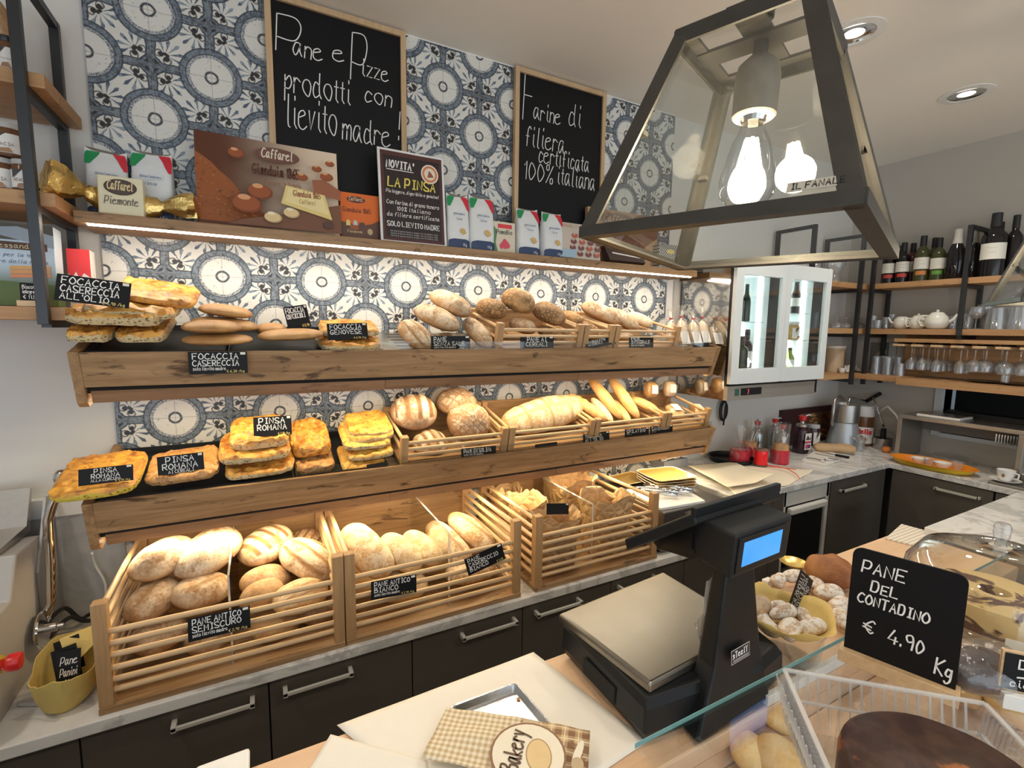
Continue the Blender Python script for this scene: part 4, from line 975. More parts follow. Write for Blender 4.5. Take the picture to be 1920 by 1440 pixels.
# ---------------------------------------------------------------- things on the led shelf
zf = SHZ
def onshelf(px, y, z=zf): 
    q = aty(px, 420, y); return Vector((q.x, y, z))
# large chocolate box
bl = onshelf(371, -.13); br = onshelf(637, -.13); h = aty(362, 243, -.11).z-zf
o, f = carton('chocolate_box', bl, br, bl+Vector((0,.035,h)), .05, grad('box_artwork', (.11,.03,.010), (.80,.64,.48), 'X', bl.x+.05, br.x), 'largest chocolate gift box, brown with hazelnuts and cocoa, on the led shelf', 'box', 'chocolate boxes on the led shelf')
R = random.Random(3)
pts = [(0,.05),(0,.78)]+[(.06+i*.045, .74-i*.065+R.uniform(-.03,.03)) for i in range(11)]+[(.6,.05)]
f.poly(pts, (.33,.095,.022))
for i in range(150):
    x = R.uniform(0,.55); y = R.uniform(.06, max(.1,.76-x*1.35)); f.ell(x, y, R.uniform(.004,.012), R.uniform(.004,.010), R.choice([(.42,.15,.05),(.20,.06,.02),(.33,.11,.03)]), n=7)
f.poly([(.45,0),(1,0),(1,.34),(.58,.16),(.3,.06),(.2,0)], (.20,.085,.045))
f.ell(.55,.80,.155,.085,(.13,.055,.04)).text('Caffarel',.55,.765,.10,(.80,.70,.55),.12,maxw=.22,slant=.15)
f.ell(.55,.80,.148,.079,(.16,.07,.05)).text('Caffarel',.55,.765,.10,(.80,.70,.55),.12,maxw=.22,slant=.15)
f.text('Gianduia 1865',.54,.57,.105,(.10,.03,.015),.17,maxw=.33).text('Piacere Vellutato',.58,.47,.05,(.30,.12,.06),.12,maxw=.26,slant=.2)
for a in ((.27,.76,.055),(.72,.60,.042),(.83,.72,.038),(.93,.80,.035),(.90,.64,.05),(.42,.37,.085),(.33,.22,.10)): f.nut(*a)
f.poly([(.79,.58),(.88,.60),(1,.50),(1,.38),(.80,.44)], (.33,.12,.06))
f.poly([(.60,.48),(.88,.42),(.93,.14),(.56,.27)], (.80,.62,.24)).poly([(.62,.46),(.86,.41),(.905,.20),(.585,.30)], (.87,.72,.36)).text('Gianduia 1865',.75,.37,.065,(.35,.13,.05),.14,maxw=.2).text('Caffarel',.75,.29,.05,(.55,.35,.15),.12,maxw=.12,slant=.15)
f.nut(.50,.10,.062,(.78,.58,.30),(.92,.80,.55)).nut(.63,.17,.058,(.78,.58,.30),(.92,.80,.55)).ell(.90,.08,.04,.04,(.10,.05,.04)); f.done(o)
# orange box
bl = onshelf(640, -.135); br = onshelf(712, -.135); h = aty(636, 360, -.13).z-zf
o, f = carton('chocolate_box', bl, br, bl+Vector((-.002,.012,h)), .06, pc((.72,.15,.02)), 'small orange chocolate box between the big box and the framed notice', 'box', 'chocolate boxes on the led shelf')
f.poly([(0,0),(1,0),(1,.46),(.8,.36),(.5,.30),(.2,.33),(0,.36)], (.13,.06,.04)).ell(.40,.86,.24,.07,(.10,.03,.03)).text('Caffarel',.40,.83,.085,(.85,.6,.35),.12,maxw=.36,slant=.15).text('Gianduia 1865',.42,.58,.10,(.20,.05,.02),.14,maxw=.74)
for a in ((.12,.28,.24,.40,(.80,.62,.2)),(.3,.30,.42,.40,(.55,.55,.58)),(.45,.28,.62,.37,(.10,.06,.05)),(.22,.20,.45,.30,(.36,.10,.04))): f.poly([(a[0],a[1]),(a[2],a[1]),(a[2]-.02,a[3]),(a[0]+.02,a[3])], a[4])
f.text('Fondente',.35,.13,.06,(.8,.6,.3),.12,maxw=.4,slant=.2).ell(.74,.18,.07,.07,(.55,.40,.22)).done(o)
# framed notice
bl = onshelf(714, -.165); br = onshelf(838, -.165); tl = aty(697, 272, -.125)
t = thing('framed_notice', bl, 'dark framed notice about pinsa leaning on the wall, on the led shelf', 'sign')
u, v, n, w, h = frame3(bl, br, tl)
obj('frame', slab_quad(bl, u, v, n, w, h, .008), M['white'], t, bev=.001)
f = Face(bl+n*.0006, br+n*.0006, tl+n*.0006); f.poly([(.035,.025),(.965,.025),(.965,.975),(.035,.975)], (.085,.028,.024)).poly([(.08,.06),(.92,.06),(.92,.93),(.08,.93)], (.025,.014,.016))
wh, ye = (.86,.84,.80), (.80,.66,.12)
f.text("NOVITA'",.12,.80,.075,wh,.2,'l',.42,.1).poly([(.12,.775),(.52,.775),(.52,.783),(.12,.783)], wh)
f.ell(.77,.79,.135,.105,(.80,.76,.70)).ell(.77,.79,.115,.09,(.66,.22,.08)).ell(.77,.79,.085,.066,(.78,.70,.58)).poly([(.73,.75),(.76,.83),(.80,.80),(.83,.76)], (.30,.10,.05))
f.text('LA PINSA',.50,.60,.095,ye,.17,'c',.74,.08,.05)
for s_, y, z in (('Piu leggera, digeribile e genuina!',.53,.035),('Con farina di grano tenero',.41,.042),('100% italiano',.345,.042),('da filiera certificata',.28,.042)): f.text(s_,.50,y,z,wh,.13,'c',.80,.12,.03)
f.text('SOLO LIEVITO MADRE',.50,.175,.05,wh,.16,'c',.80,.0,.03)
for k in range(3): f.text('farina di grano tenero, acqua, lievito madre, sale',.50,.115-.025*k,.016,(.6,.58,.55),.12,'c',.72)
f.done(t)
# flour bags
gFl = 'white flour bags with green and red corners on the led shelf'
def flour(pl, pr, pt, y, text, wheat=True, turn=0):
    a, c = onshelf(pl, y), onshelf(pr, y); w = c.x-a.x; H = aty((pl+pr)/2, pt, y+.02).z-zf; b0 = (a+c)/2
    t = thing('flour_bag', b0, text, 'bag', gFl, (0,0,turn)); d = w*.62
    mb = MB(); n = 28; prof = [(0,1,1),(.03,1.02,1.02),(.35,1.04,1.05),(.6,1.0,.95),(.78,.98,.70),(.90,.97,.35),(.97,.99,.10),(1.0,1.0,.05)]
    for (z, sx, sy) in prof:
        for j in range(n):
            an = 2*pi*j/n; ca, sa = cos(an), sin(an); e = .45
            x = math.copysign(abs(ca)**e, ca)*w/2*sx; yy = math.copysign(abs(sa)**e, sa)*d/2*sy
            k = 1+.03*noise.noise(Vector((x*60, yy*60, z*9+pl)))
            zz = z*H*(1+.035*noise.noise(Vector((x*30, 3, pl))) if z > .85 else 1)+(abs(x)/(w/2))**3*.05*H*(z > .93)
            mb.v.append(Vector((x*k, yy*k, zz)))
    m = len(prof)
    for i in range(m-1):
        for j in range(n): j2 = (j+1) % n; mb.face((i*n+j, i*n+j2, (i+1)*n+j2, (i+1)*n+j))
    mb.face([j for j in range(n)][::-1]); mb.face([(m-1)*n+j for j in range(n)])
    obj('paper_bag', mb, pc((.76,.77,.77), .6), t, smooth=50, world=False)
    # printed front: a curved sheet hugging the bag
    def fr(a_, b_, e=.0015):
        z = b_; sy = 1
        for i in range(m-1):
            if prof[i][0] <= z <= prof[i+1][0]: q = (z-prof[i][0])/(prof[i+1][0]-prof[i][0]); sy = prof[i][2]*(1-q)+prof[i+1][2]*q
        x = (a_-.5)*w*.98; bow = (1-(abs(a_-.5)*2)**4)
        return Vector((x, -d/2*sy*(.86+.17*bow)-e, z*H))
    def area(name, pts, mat, e=.002):
        mb = MB(); nu = 8
        # pts: list of (x0,x1,z) spans
        for i, (x0, x1, z) in enumerate(pts):
            for k in range(nu+1): mb.v.append(fr(x0+(x1-x0)*k/nu, z, e))
        for i in range(len(pts)-1):
            for k in range(nu): a_ = i*(nu+1)+k; mb.face((a_, a_+1, a_+nu+2, a_+nu+1))
        return obj(name, mb, mat, t, world=False, solid=.001)
    area('navy_band', [(.0,1,.0),(.0,1,.14),(.05,.95,.17),(.25,.8,.19)], pc((.025,.05,.13)))
    area('green_corner', [(.0,.12,.80),(.0,.20,.86),(.0,.28,.92),(.02,.34,.97),(.05,.36,1.0)], pc((.02,.30,.10)))
    area('red_corner', [(.92,1,.74),(.84,1,.82),(.78,1,.90),(.72,.98,.95),(.66,.95,1.0)], pc((.66,.03,.05)))
    f = Face(*[fr(.0,.0,.004), fr(1,.0,.004), fr(.0,.8,.004)])
    f.bl = Vector((-w/2,-d*.535,0)); f.u = Vector((1,0,0)); f.v = Vector((0,0,1)); f.n = Vector((0,-1,0)); f.w, f.h = w, H
    navy = (.10,.16,.30)
    f.poly([(.22,.66),(.72,.70),(.80,.64),(.30,.60)], (.70,.72,.74)).text('Molino Candeloro',.5,.64,.035,navy,.13,'c',.5,.15).text('TIPO 00',.5,.54,.035,navy,.12,'c',.3)
    for k in range(3): f.text('------ -- -----',.5,.50-.03*k,.016,(.35,.40,.5),.12,'c',.45)
    if wheat:
        for k in range(7):
            an = .5+.28*k; f.ell(.66+.10*cos(an)-.02, .26+.09*sin(an), .10, .022, (.62,.42,.14), an)
    f.text('1 Kg',.75,.06,.05,wh,.14,'c',.2)
    o_ = f.done(t); o_.data.transform(Matrix.Translation(Vector(t.location)))
flour(172,250,293,-.052,'left flour bag behind the gold wrapped giant chocolate',False,.1); flour(254,332,296,-.052,'right flour bag behind the gold wrapped giant chocolate',False,-.05)
flour(836,876,372,-.13,'flour bag standing directly right of the framed notice'); flour(878,922,376,-.13,'flour bag left of the tomato pouch')
flour(968,1008,398,-.12,'flour bag right of the tomato pouch, below the second chalkboard'); flour(1009,1047,402,-.12,'flour bag farthest right, beside the chocolate selection box')
# tomato carton
bl = onshelf(925, -.135); br = onshelf(967, -.135); h = aty(925, 415, -.13).z-zf
o, f = carton('tomato_pouch', bl, br, bl+Vector((0,.006,h)), .045, pc((.70,.64,.50)), 'cream tomato carton with red fruit between two pairs of flour bags', 'carton')
f.poly([(0,0),(.22,0),(.12,.35),(.2,.7),(0,.9)], (.10,.24,.10)).poly([(.22,.80),(.85,.80),(.85,.93),(.22,.93)], (.70,.05,.06)).text('PomoBio',.52,.62,.13,(.06,.06,.05),.15,'c',.72,.1).text('----',.72,.52,.05,(.7,.06,.08),.15,'c',.3)
for a in ((.45,.30),(.60,.32),(.52,.38),(.66,.26),(.38,.24),(.54,.24)): f.ell(a[0],a[1],.09,.09,(.72,.08,.12))
f.done(o)
# selection box, big tilted box, blue tin, behind the lantern
bl = onshelf(1050, -.165); br = onshelf(1128, -.165); h = aty(1050, 420, -.13).z-zf
o, f = carton('chocolate_box', bl, br, bl+Vector((0,.02,h)), .05, pc((.58,.50,.42)), 'pale chocolate selection box with rows of round pralines', 'box', 'chocolate boxes on the led shelf')
for i in range(4):
    for j in range(4): f.ell(.30+.2*i+.03*j,.14+.17*j,.075,.075,(.20,.07,.06) if (i+j) % 3 else (.45,.12,.08)).ell(.29+.2*i+.03*j,.19+.17*j,.03,.03,(.60,.40,.34))
f.poly([(0,0),(.35,0),(.42,.25),(0,.2)], (.35,.50,.62)).text('FONDENTI',.3,.86,.07,(.45,.25,.15),.14,'c',.5).done(o)
bl = onshelf(1104, -.082); br = onshelf(1236, -.082); h = aty(1090, 385, -.072).z-zf
o, f = carton('chocolate_box', bl, br, bl+Vector((0,.012,h)), .022, pc((.44,.27,.15)), 'tall chocolate box behind the pendant lantern glass', 'box', 'chocolate boxes on the led shelf')
f.poly([(0,.3),(.6,.2),(1,.6),(1,1),(.75,1),(.3,.7)], (.16,.06,.03)).ell(.42,.84,.26,.12,(.22,.13,.09)).text('Caffarel',.42,.79,.12,(.62,.52,.40),.1,'c',.42,.15)
for k in range(5): f.poly([(.3+.1*k,.25),(.38+.1*k,.25),(.42+.1*k,.5),(.34+.1*k,.5)], (.22,.09,.05))
f.done(o)
bl = onshelf(1146, -.165); br = onshelf(1214, -.165)
o, f = carton('chocolate_box', bl, br, bl+Vector((0,.05,.075)), .03, pc((.05,.025,.02)), 'dark brown chocolate box tilted against the tall one behind the lantern', 'box', 'chocolate boxes on the led shelf'); f.poly([(.15,.45),(.9,.28),(.9,.36),(.15,.55)], (.8,.78,.72)).done(o)
bl = onshelf(1240, -.13); br = onshelf(1284, -.13)
nb = NT('blue_lattice'); X = nb.xyz(nb.co()); qa = nb.m('PINGPONG', nb.m('ADD', X[0], X[2]), .008); qb = nb.m('PINGPONG', nb.m('SUBTRACT', X[0], X[2]), .008)
nb.set(c=nb.mix(nb.m('LESS_THAN', nb.m('MINIMUM', qa, qb), .0022), (.05,.08,.13), (.55,.52,.42)), r=.4)
o, f = carton('biscuit_tin', bl, br, bl+Vector((0,.01,.125)), .05, nb.mat, 'dark blue lattice patterned tin at the right end of the led shelf', 'tin'); f.ell(.5,.72,.16,.09,(.75,.62,.2)).done(o)
# giant gold candy
gold = NT('gold_foil'); gv = gold.co(); gold.set(c=(.80,.56,.20), m=.95, r=.26); gold.bump(gold.noise(gv, 38, 4, .6, .8), .5, .006); gold = gold.mat
bl = onshelf(186, -.17); br = onshelf(272, -.17); h = aty(183, 325, -.16).z-zf
t = thing('wrapped_chocolate', (bl+br)/2, 'giant gold foil wrapped chocolate with twisted ends, left end of the led shelf', 'chocolate', )
u, v, n, w, h = frame3(bl, br, bl+Vector((-.003,.012,h)))
obj('box', slab_quad(bl, u, v, n, w, h, .06), pc((.80,.74,.52), .3), t, bev=.004)
f = Face(bl+n*.001, br+n*.001, bl+v*h+n*.001); f.ell(.50,.72,.36,.20,(.05,.035,.03)).ell(.50,.72,.335,.18,(.09,.06,.05)).text('Caffarel',.50,.65,.22,(.80,.66,.36),.11,'c',.56,.15).text('Piemonte',.52,.28,.19,(.14,.12,.10),.10,'c',.76,.18).done(t)
def wing(p0, p1, w0, w1, name):
    mb = MB(); nu, nv = 16, 20; d = (p1-p0); L = d.length; d = d.normalized(); s = d.cross(Vector((0,1,0))).normalized(); q = s.cross(d)
    for i in range(nu+1):
        tt = i/nu; wd = w0*(1-tt)**2*.5+.010 if tt < .30 else (.012+(w1-.012)*min(1,((tt-.30)/.45))**.8)
        for j in range(nv):
            a = 2*pi*j/nv; r = wd*(1+.22*sin(7*a+tt*3)*(tt)+.1*noise.noise(Vector((cos(a)*2,sin(a)*2,tt*5+p0.x*9))))
            mb.v.append(p0+d*L*tt+s*cos(a)*r+q*sin(a)*r*.55)
    for i in range(nu):
        for j in range(nv): j2 = (j+1) % nv; mb.face((i*nv+j,(i+1)*nv+j,(i+1)*nv+j2,i*nv+j2))
    mb.face([nu*nv+j for j in range(nv)])
    return obj(name, mb, gold, t, smooth=60)
wing(bl+v*h*.5-n*.04, aty(84,329,-.21), .045, .042, 'twisted_end'); wing(br+v*h*.40-n*.04, aty(368,394,-.15)+Vector((0,0,.012)), .05, .034, 'twisted_end')
# ---------------------------------------------------------------- chalkboards
def board(x0, x1, z0, z1, text, lines, y=-.035):
    t = thing('chalkboard', ((x0+x1)/2, y, z0), text, 'chalkboard', 'wood framed chalkboards'); fw = .020
    obj('slate', MB().box(x0+fw,x1-fw,y+.004,y+.012,z0+fw,z1-fw), M['card_black'], t)
    for (a, b_, c, d) in ((x0,x0+fw,z0,z1),(x1-fw,x1,z0,z1)): obj('frame_rail', MB().box(a,b_,y-.006,y+.016,c,d), M['board_wood'], t, bev=.001)
    for (c, d) in ((z0,z0+fw),(z1-fw,z1)): obj('frame_rail', MB().box(x0+fw,x1-fw,y-.006,y+.016,c,d), M['board_wood'], t, bev=.001)
    u, v, n = Vector((1,0,0)), Vector((0,0,1)), Vector((0,-1,0))
    for (s_, px, py, px2, size, sl, sd_) in lines:
        mb = MB()
        p = aty(px, py, y+.0032); q = aty(px2, py, y+.0032); Wd = q.x-p.x
        write(mb, s_, p, u, v, n, size, .0036, 'l', sl, .05, sd_, maxw=Wd, fit=True)
        obj('handwriting', mb, M['ink'], t)
board(.483,.962,2.118,2.917,'larger chalkboard about bread and pizza with mother yeast, left on the wall',
 [('P',517,92,574,.115,.05,1),('ane',549,102,608,.062,.1,2),('e',624,112,650,.060,.1,3),('P',657,147,692,.165,.1,4),('izze',677,141,731,.058,.1,5),('prodotti',534,170,660,.082,.08,6),('con',684,190,738,.062,.1,7),('lievito',536,236,634,.105,.1,8),('madre',642,260,735,.085,.08,9),('!',743,262,752,.10,.1,2)])
board(1.437,1.925,2.118,2.919,'smaller chalkboard about certified Italian flours, right on the wall',
 [('F',980,222,1004,.20,.1,1),('arine',1000,222,1053,.070,.1,2),('di',1066,234,1092,.095,.1,3),('filiera',985,272,1060,.085,.12,4),('certificata',1010,304,1106,.072,.1,5),('100%',978,334,1040,.075,.05,6),('italiana',1044,344,1117,.080,.1,7)])
# ================================================================== left wall: steel framed shelves
t = thing('shelf_unit', (-.4,-.16,1.8), 'oak shelves in a dark steel frame at the upper left edge', 'shelf')
for (zt) in (2.415, 2.131, 1.845):
    obj('shelf', MB().box(-1.1,-.022,-.30,-.012,zt-.034,zt), M['shelf_x'], t, bev=.0015)
for yy in (-.315, -.032): obj('post', MB().box(-.072,-.050,yy-.011,yy+.011,1.80,2.66), M['steel_dark'], t, bev=.001)
for zt in (2.65, 2.372, 2.088, 1.802): obj('cross_bar', MB().box(-.071,-.051,-.305,-.042,zt-.010,zt+.010), M['steel_dark'], t)
jl = pc((.80,.78,.74)); jb = plain('hazelnut_spread', (.16,.07,.03), .2)
def jar(c, r, h, text, group, cap=(.50,.48,.45), content=None, lbl=True, txt='ACACIA'):
    c = Vector(c); t = thing('jar', c, text, 'jar', group)
    obj('glass', MB().lathe([(r*.92,.001),(r,.004),(r,h*.72),(r*.84,h*.82),(r*.84,h*.86)], c, 24), content or jb, t, smooth=45)
    obj('lid', MB().lathe([(r*.9,h*.84),(r*.92,h*.85),(r*.92,h*.99),(r*.86,h)], c, 24), pc(cap, .3), t, smooth=40)
    if lbl:
        mb = MB(); n = 20
        for z in (h*.10, h*.66):
            for k in range(n+1): a = radians(-160+140*k/n)+.25; mb.v.append(c+Vector((cos(a)*(r+.0007), sin(a)*(r+.0007), z)))
        for k in range(n): mb.face((k,k+1,n+2+k,n+1+k))
        obj('label', mb, jl, t)
        f = Face(c+Vector((-r*.6,-r*1.02,h*.1)), c+Vector((r*.7,-r*1.02,h*.1)), c+Vector((-r*.6,-r*1.02,h*.66)))
        f.poly([(0,.5),(.6,1),(0,1)], (.05,.04,.04)).text(txt,.5,.35,.16,(.25,.12,.08),.15,'c',.9).poly([(.2,.02),(.85,.02),(.7,.26),(.3,.22)], (.36,.2,.1)).done(t)
    return t
gj = 'white labelled jars on the middle left shelf'
zz = 2.1315
jar((-.135,-.235,zz),.036,.082,'left white labelled jar of the bottom pair on the middle left shelf',gj); jar((-.088,-.262,zz),.024,.078,'slim white labelled jar of the bottom pair, behind the steel post',gj)
jar((-.118,-.238,zz+.083),.036,.082,'white labelled jar stacked on top of the others on the middle left shelf',gj)
jar((-.10,-.25,2.416),.022,.085,'dark lidded jar on the top left shelf','jars on the top left shelf',cap=(.02,.02,.02),txt='-----')
loaf((-.155,-.2,2.425),(-.155,-.2,2.62),.10,.08,'rustic','brown paper packet of biscuits at the left edge of the top left shelf',up=(0,-1,0),p=4,name='paper_packet',cat='packet')
# panel box with picture, red white packet and small label
zz = 1.8455
bl = Vector((-.42,-.20,zz)); br = Vector((-.062,-.20,zz)); 
o, f = carton('biscuit_box', bl, br, bl+Vector((0,.01,.215)), .06, grad('sky_print', (.07,.12,.03), (.55,.68,.80), 'Z', zz+.04, zz+.13), 'picture printed biscuit box on the lowest left shelf', 'box')
f.poly([(0,.82),(1,.80),(1,1),(0,1)], (.10,.09,.07)).poly([(.55,.92),(1,.72),(1,.88),(.8,.97)], (.35,.42,.5)).poly([(.52,.70),(.96,.68),(.96,.77),(.52,.79)], (.10,.045,.02)).text("D'Alessandro",.76,.705,.055,(.72,.6,.4),.14,'c',.36)
f.text("dall'amore per la terra",.72,.60,.045,(.10,.12,.25),.10,'c',.5,.15).text('le confetture della nonna',.72,.52,.045,(.10,.12,.25),.10,'c',.5,.15)
for k in range(3): f.poly([(.74,.34+.05*k),(.97,.36+.05*k),(.97,.40+.05*k),(.75,.385+.05*k)], (.72,.28+.05*k,.12))
f.poly([(.4,.0),(1,.0),(1,.26),(.7,.30),(.4,.24)], (.10,.15,.04))
for a in ((.55,.36,.035,(.55,.08,.10)),(.62,.34,.03,(.6,.3,.3)),(.50,.34,.03,(.15,.2,.4)),(.62,.47,.018,(.6,.08,.15)),(.47,.16,.02,(.6,.1,.06)),(.60,.08,.015,(.6,.55,.1))): f.ell(*a[:3],a[2],a[3])
f.done(o)
bl = Vector((-.058,-.12,zz)); o, f = carton('flour_packet', bl, bl+Vector((.052,0,0)), bl+Vector((0,.005,.17)), .05, pc((.78,.75,.72)), 'red topped white packet squeezed beside the picture box, lowest left shelf', 'packet')
f.poly([(0,.6),(.2,.52),(.35,.62),(.5,.5),(.7,.6),(1,.52),(1,1),(0,1)], (.70,.04,.05)); f.poly([(.1,.1),(.9,.1),(.9,.3),(.1,.3)], (.70,.66,.60)); f.done(o)
bl = aty(38,562,-.285); br = aty(78,565,-.285); tl = aty(40,530,-.28); bl.z = br.z = zz+.014
t = thing('small_sign', bl, 'little black shelf sign on a wooden foot, lowest left shelf', 'sign'); u, v, n, w, h = frame3(bl, br, tl)
obj('card', slab_quad(bl, u, v, n, w, h, .002), M['card_black'], t); obj('foot', MB().box(bl.x-.004,br.x+.004,-.296,-.272,zz+.0005,zz+.0145), M['pine_x'], t)
f = Face(bl, br, tl); f.text('Biscotti',.12,.68,.20,wh,.13,'l',.75).text('integrali',.12,.42,.20,wh,.13,'l',.75).text('€ 11.50',.15,.12,.20,wh,.13,'l',.75).done(t)
# wall trunking over the marble upstand, with its plug
struct('trim_4', MB().box(-1.6,-.02,-.03,0,1.201,1.262), M['white'], bev=.003)
# ================================================================== bread slicer
bx = plain('slicer_beige', (.46,.43,.39), .4); sx = -.165
t = thing('bread_slicer', (-.45,-.35,LZ), 'beige bread slicing machine with a chrome lever at the left edge', 'machine')
A = [(-.60,LZ),(-.05,LZ+.0),(-.05,1.00),(-.14,1.19),(-.30,1.20),(-.36,1.10),(-.60,1.10)]
obj('body', MB().prism([(-.9,y,z) for y, z in A], (.9+sx,0,0)), bx, t, bev=.006)
obj('side_plate', MB().prism([(sx+.001,y,z) for y, z in ((-.20,LZ+.05),(-.045,LZ+.05),(-.045,1.28),(-.10,1.29),(-.20,1.10))], (.006,0,0)), M['steel'], t)
obj('hopper', MB().prism([(-.6,y,z) for y, z in ((-.30,1.2),(-.10,1.19),(-.06,1.31),(-.07,1.315),(-.12,1.215),(-.29,1.215))], (.40,0,0)), M['steel'], t)
lv = [aty(116,895,-.20), aty(112,915,-.20), aty(98,948,-.20), aty(90,975,-.20), aty(96,1060,-.21), aty(97,1130,-.22), aty(82,1165,-.23), aty(70,1185,-.24)]
obj('lever', MB().tube(lv, .012, 12), M['chrome'], t, smooth=True); obj('lever_knob', MB().lathe([(.001,-.026),(.012,-.024),(.019,-.005),(.018,.012),(.010,.022),(.001,.024)], lv[0], 16), M['chrome'], t, smooth=True)
q = aty(80,1180,-.26); Q = Matrix.Rotation(radians(90),3,'Y')
obj('pivot_disc', MB().lathe([(.001,-.004),(.05,-.004),(.052,0),(.05,.004),(.001,.005)], q, 28, axis=Q), M['chrome'], t, smooth=40)
obj('pivot_bolt', MB().lathe([(.012,0),(.012,.03),(.007,.032),(.007,.045),(.001,.046)], q, 12, axis=Q), M['steel'], t, smooth=40)
q = aty(30,1240,-.47)
q.x = sx
obj('stop_collar', MB().lathe([(.022,0),(.022,.012),(.001,.013)], q, 20, axis=Q), pc((.75,.55,.03)), t, smooth=40)
obj('stop_button', MB().lathe([(.012,.012),(.013,.02),(.020,.026),(.021,.044),(.018,.048),(.001,.049)], q, 20, axis=Q), M['red'], t, smooth=40)
q = aty(30,1278,-.49); q.x = sx; obj('power_lamp', MB().lathe([(.011,0),(.010,.010),(.001,.011)], q, 16, axis=Q), glow('power_led', (.75,.85,1), 3), t, smooth=40)
# basket of signs
bpaper = plain('yellow_basket_paper', (.62,.46,.14), .7, 0, .15, 25)
cb = Vector((-.045,-.435,LZ)); t = thing('paper_basket', cb, 'yellow oval bread basket holding spare black signs, beside the left crate', 'basket', rot=(0,0,0))
mb = MB(); n = 28
for i, (r, z) in enumerate([(.050,0.001),(.066,.02),(.076,.055),(.082,.10),(.080,.10),(.070,.05),(.058,.02),(.045,.008)]):
    for j in range(n):
        a = 2*pi*j/n; k = 1+.05*sin(9*a)*(z/.1); hz = z*(1+.28*max(0,sin(a))+.1*sin(3*a))
        mb.v.append(cb+Vector((cos(a)*r*k*.80, sin(a)*r*k*1.3, hz)))
for i in range(7):
    for j in range(n): j2 = (j+1) % n; mb.face((i*n+j,i*n+j2,(i+1)*n+j2,(i+1)*n+j))
mb.face([j for j in range(n)][::-1]); mb.face([7*n+j for j in range(n)]); obj('basket', mb, bpaper, t, smooth=35)
fl = MB(); a, b_ = cb+Vector((-.03,.06,.13)), cb+Vector((.05,.085,.14)); fl.v += [a, b_, b_+Vector((.0,-.04,-.03)), a+Vector((.03,-.055,-.06))]; fl.face((0,1,2,3)); obj('paper_fold', fl, bpaper, t, solid=.001)
sg = [((104,1312),(150,1300),(118,1222),-.46,['Pane','Panini','olive'],'front handwritten black sign in the yellow basket'),((108,1290),(156,1270),(124,1212),-.44,[],'black sign behind the front one in the yellow basket'),((112,1268),(160,1248),(116,1200),-.41,[],'dark sign at the back of the yellow basket')]
for (pb, pr, pt, y, tx, L_) in sg:
    bl, br, tl = aty(*pb,y), aty(*pr,y), aty(*pt,y+.035); u, v, n_, w, h = frame3(bl, br, tl)
    o = tag(obj('price_sign', slab_quad(bl,u,v,n_,w,h,.0015), M['card_black']), L_, 'sign', 'spare black signs in the yellow basket'); f = Face(bl,br,tl)
    for k, s_ in enumerate(tx): f.text(s_,.15,.70-.25*k,.17,wh,.09,'l',.75,.15,.05)
    f.done(o)
# cables
def cable(name, pts, r, mat, text):
    q = []; P = [Vector(p) for p in pts]
    for i in range(len(P)-1):
        p0, p1, p2, p3 = P[max(i-1,0)], P[i], P[i+1], P[min(i+2,len(P)-1)]
        for k in range(6):
            s = k/6; q.append(.5*((2*p1)+(p2-p0)*s+(2*p0-5*p1+4*p2-p3)*s*s+(3*p1-p0-3*p2+p3)*s**3))
    q.append(P[-1]); return tag(obj(name, MB().tube(q, r, 8), mat, smooth=True), text, 'cable')
cable('power_cable', [aty(172,1036,-.10), aty(178,1058,-.05), aty(196,1090,-.04), aty(204,1125,-.04), Vector((.012,-.05,LZ+.02))], .004, M['white'], 'white cable dropping from the rack behind the left crate')
cable('power_cable', [Vector((-.150,-.22,LZ+.10)), aty(120,1140,-.12), aty(150,1160,-.10), aty(172,1150,-.06), Vector((.0,-.06,LZ+.05))], .006, M['rubber'], 'black cable crossing behind the yellow basket, upper one')
cable('power_cable', [Vector((-.150,-.2,LZ+.05)), aty(130,1158,-.14), aty(165,1164,-.12), Vector((.005,-.07,LZ+.012))], .006, M['rubber'], 'black cable crossing behind the yellow basket, lower one')
cable('power_cable', [Vector((-.148,-.42,LZ+.006)), atz(60,1320,LZ+.006), atz(90,1318,LZ+.006), atz(100,1300,LZ+.008), Vector((-.10,-.30,LZ+.007))], .0055, plain('grey_cable', (.42,.40,.38), .5), 'grey cable coiled on the worktop under the slicing machine')
cable('power_cable', [Vector((-.150,-.34,LZ+.006)), atz(75,1290,LZ+.006), atz(95,1285,LZ+.006), Vector((-.105,-.26,LZ+.006))], .0045, M['rubber'], 'thin dark cable near the foot of the slicing machine')
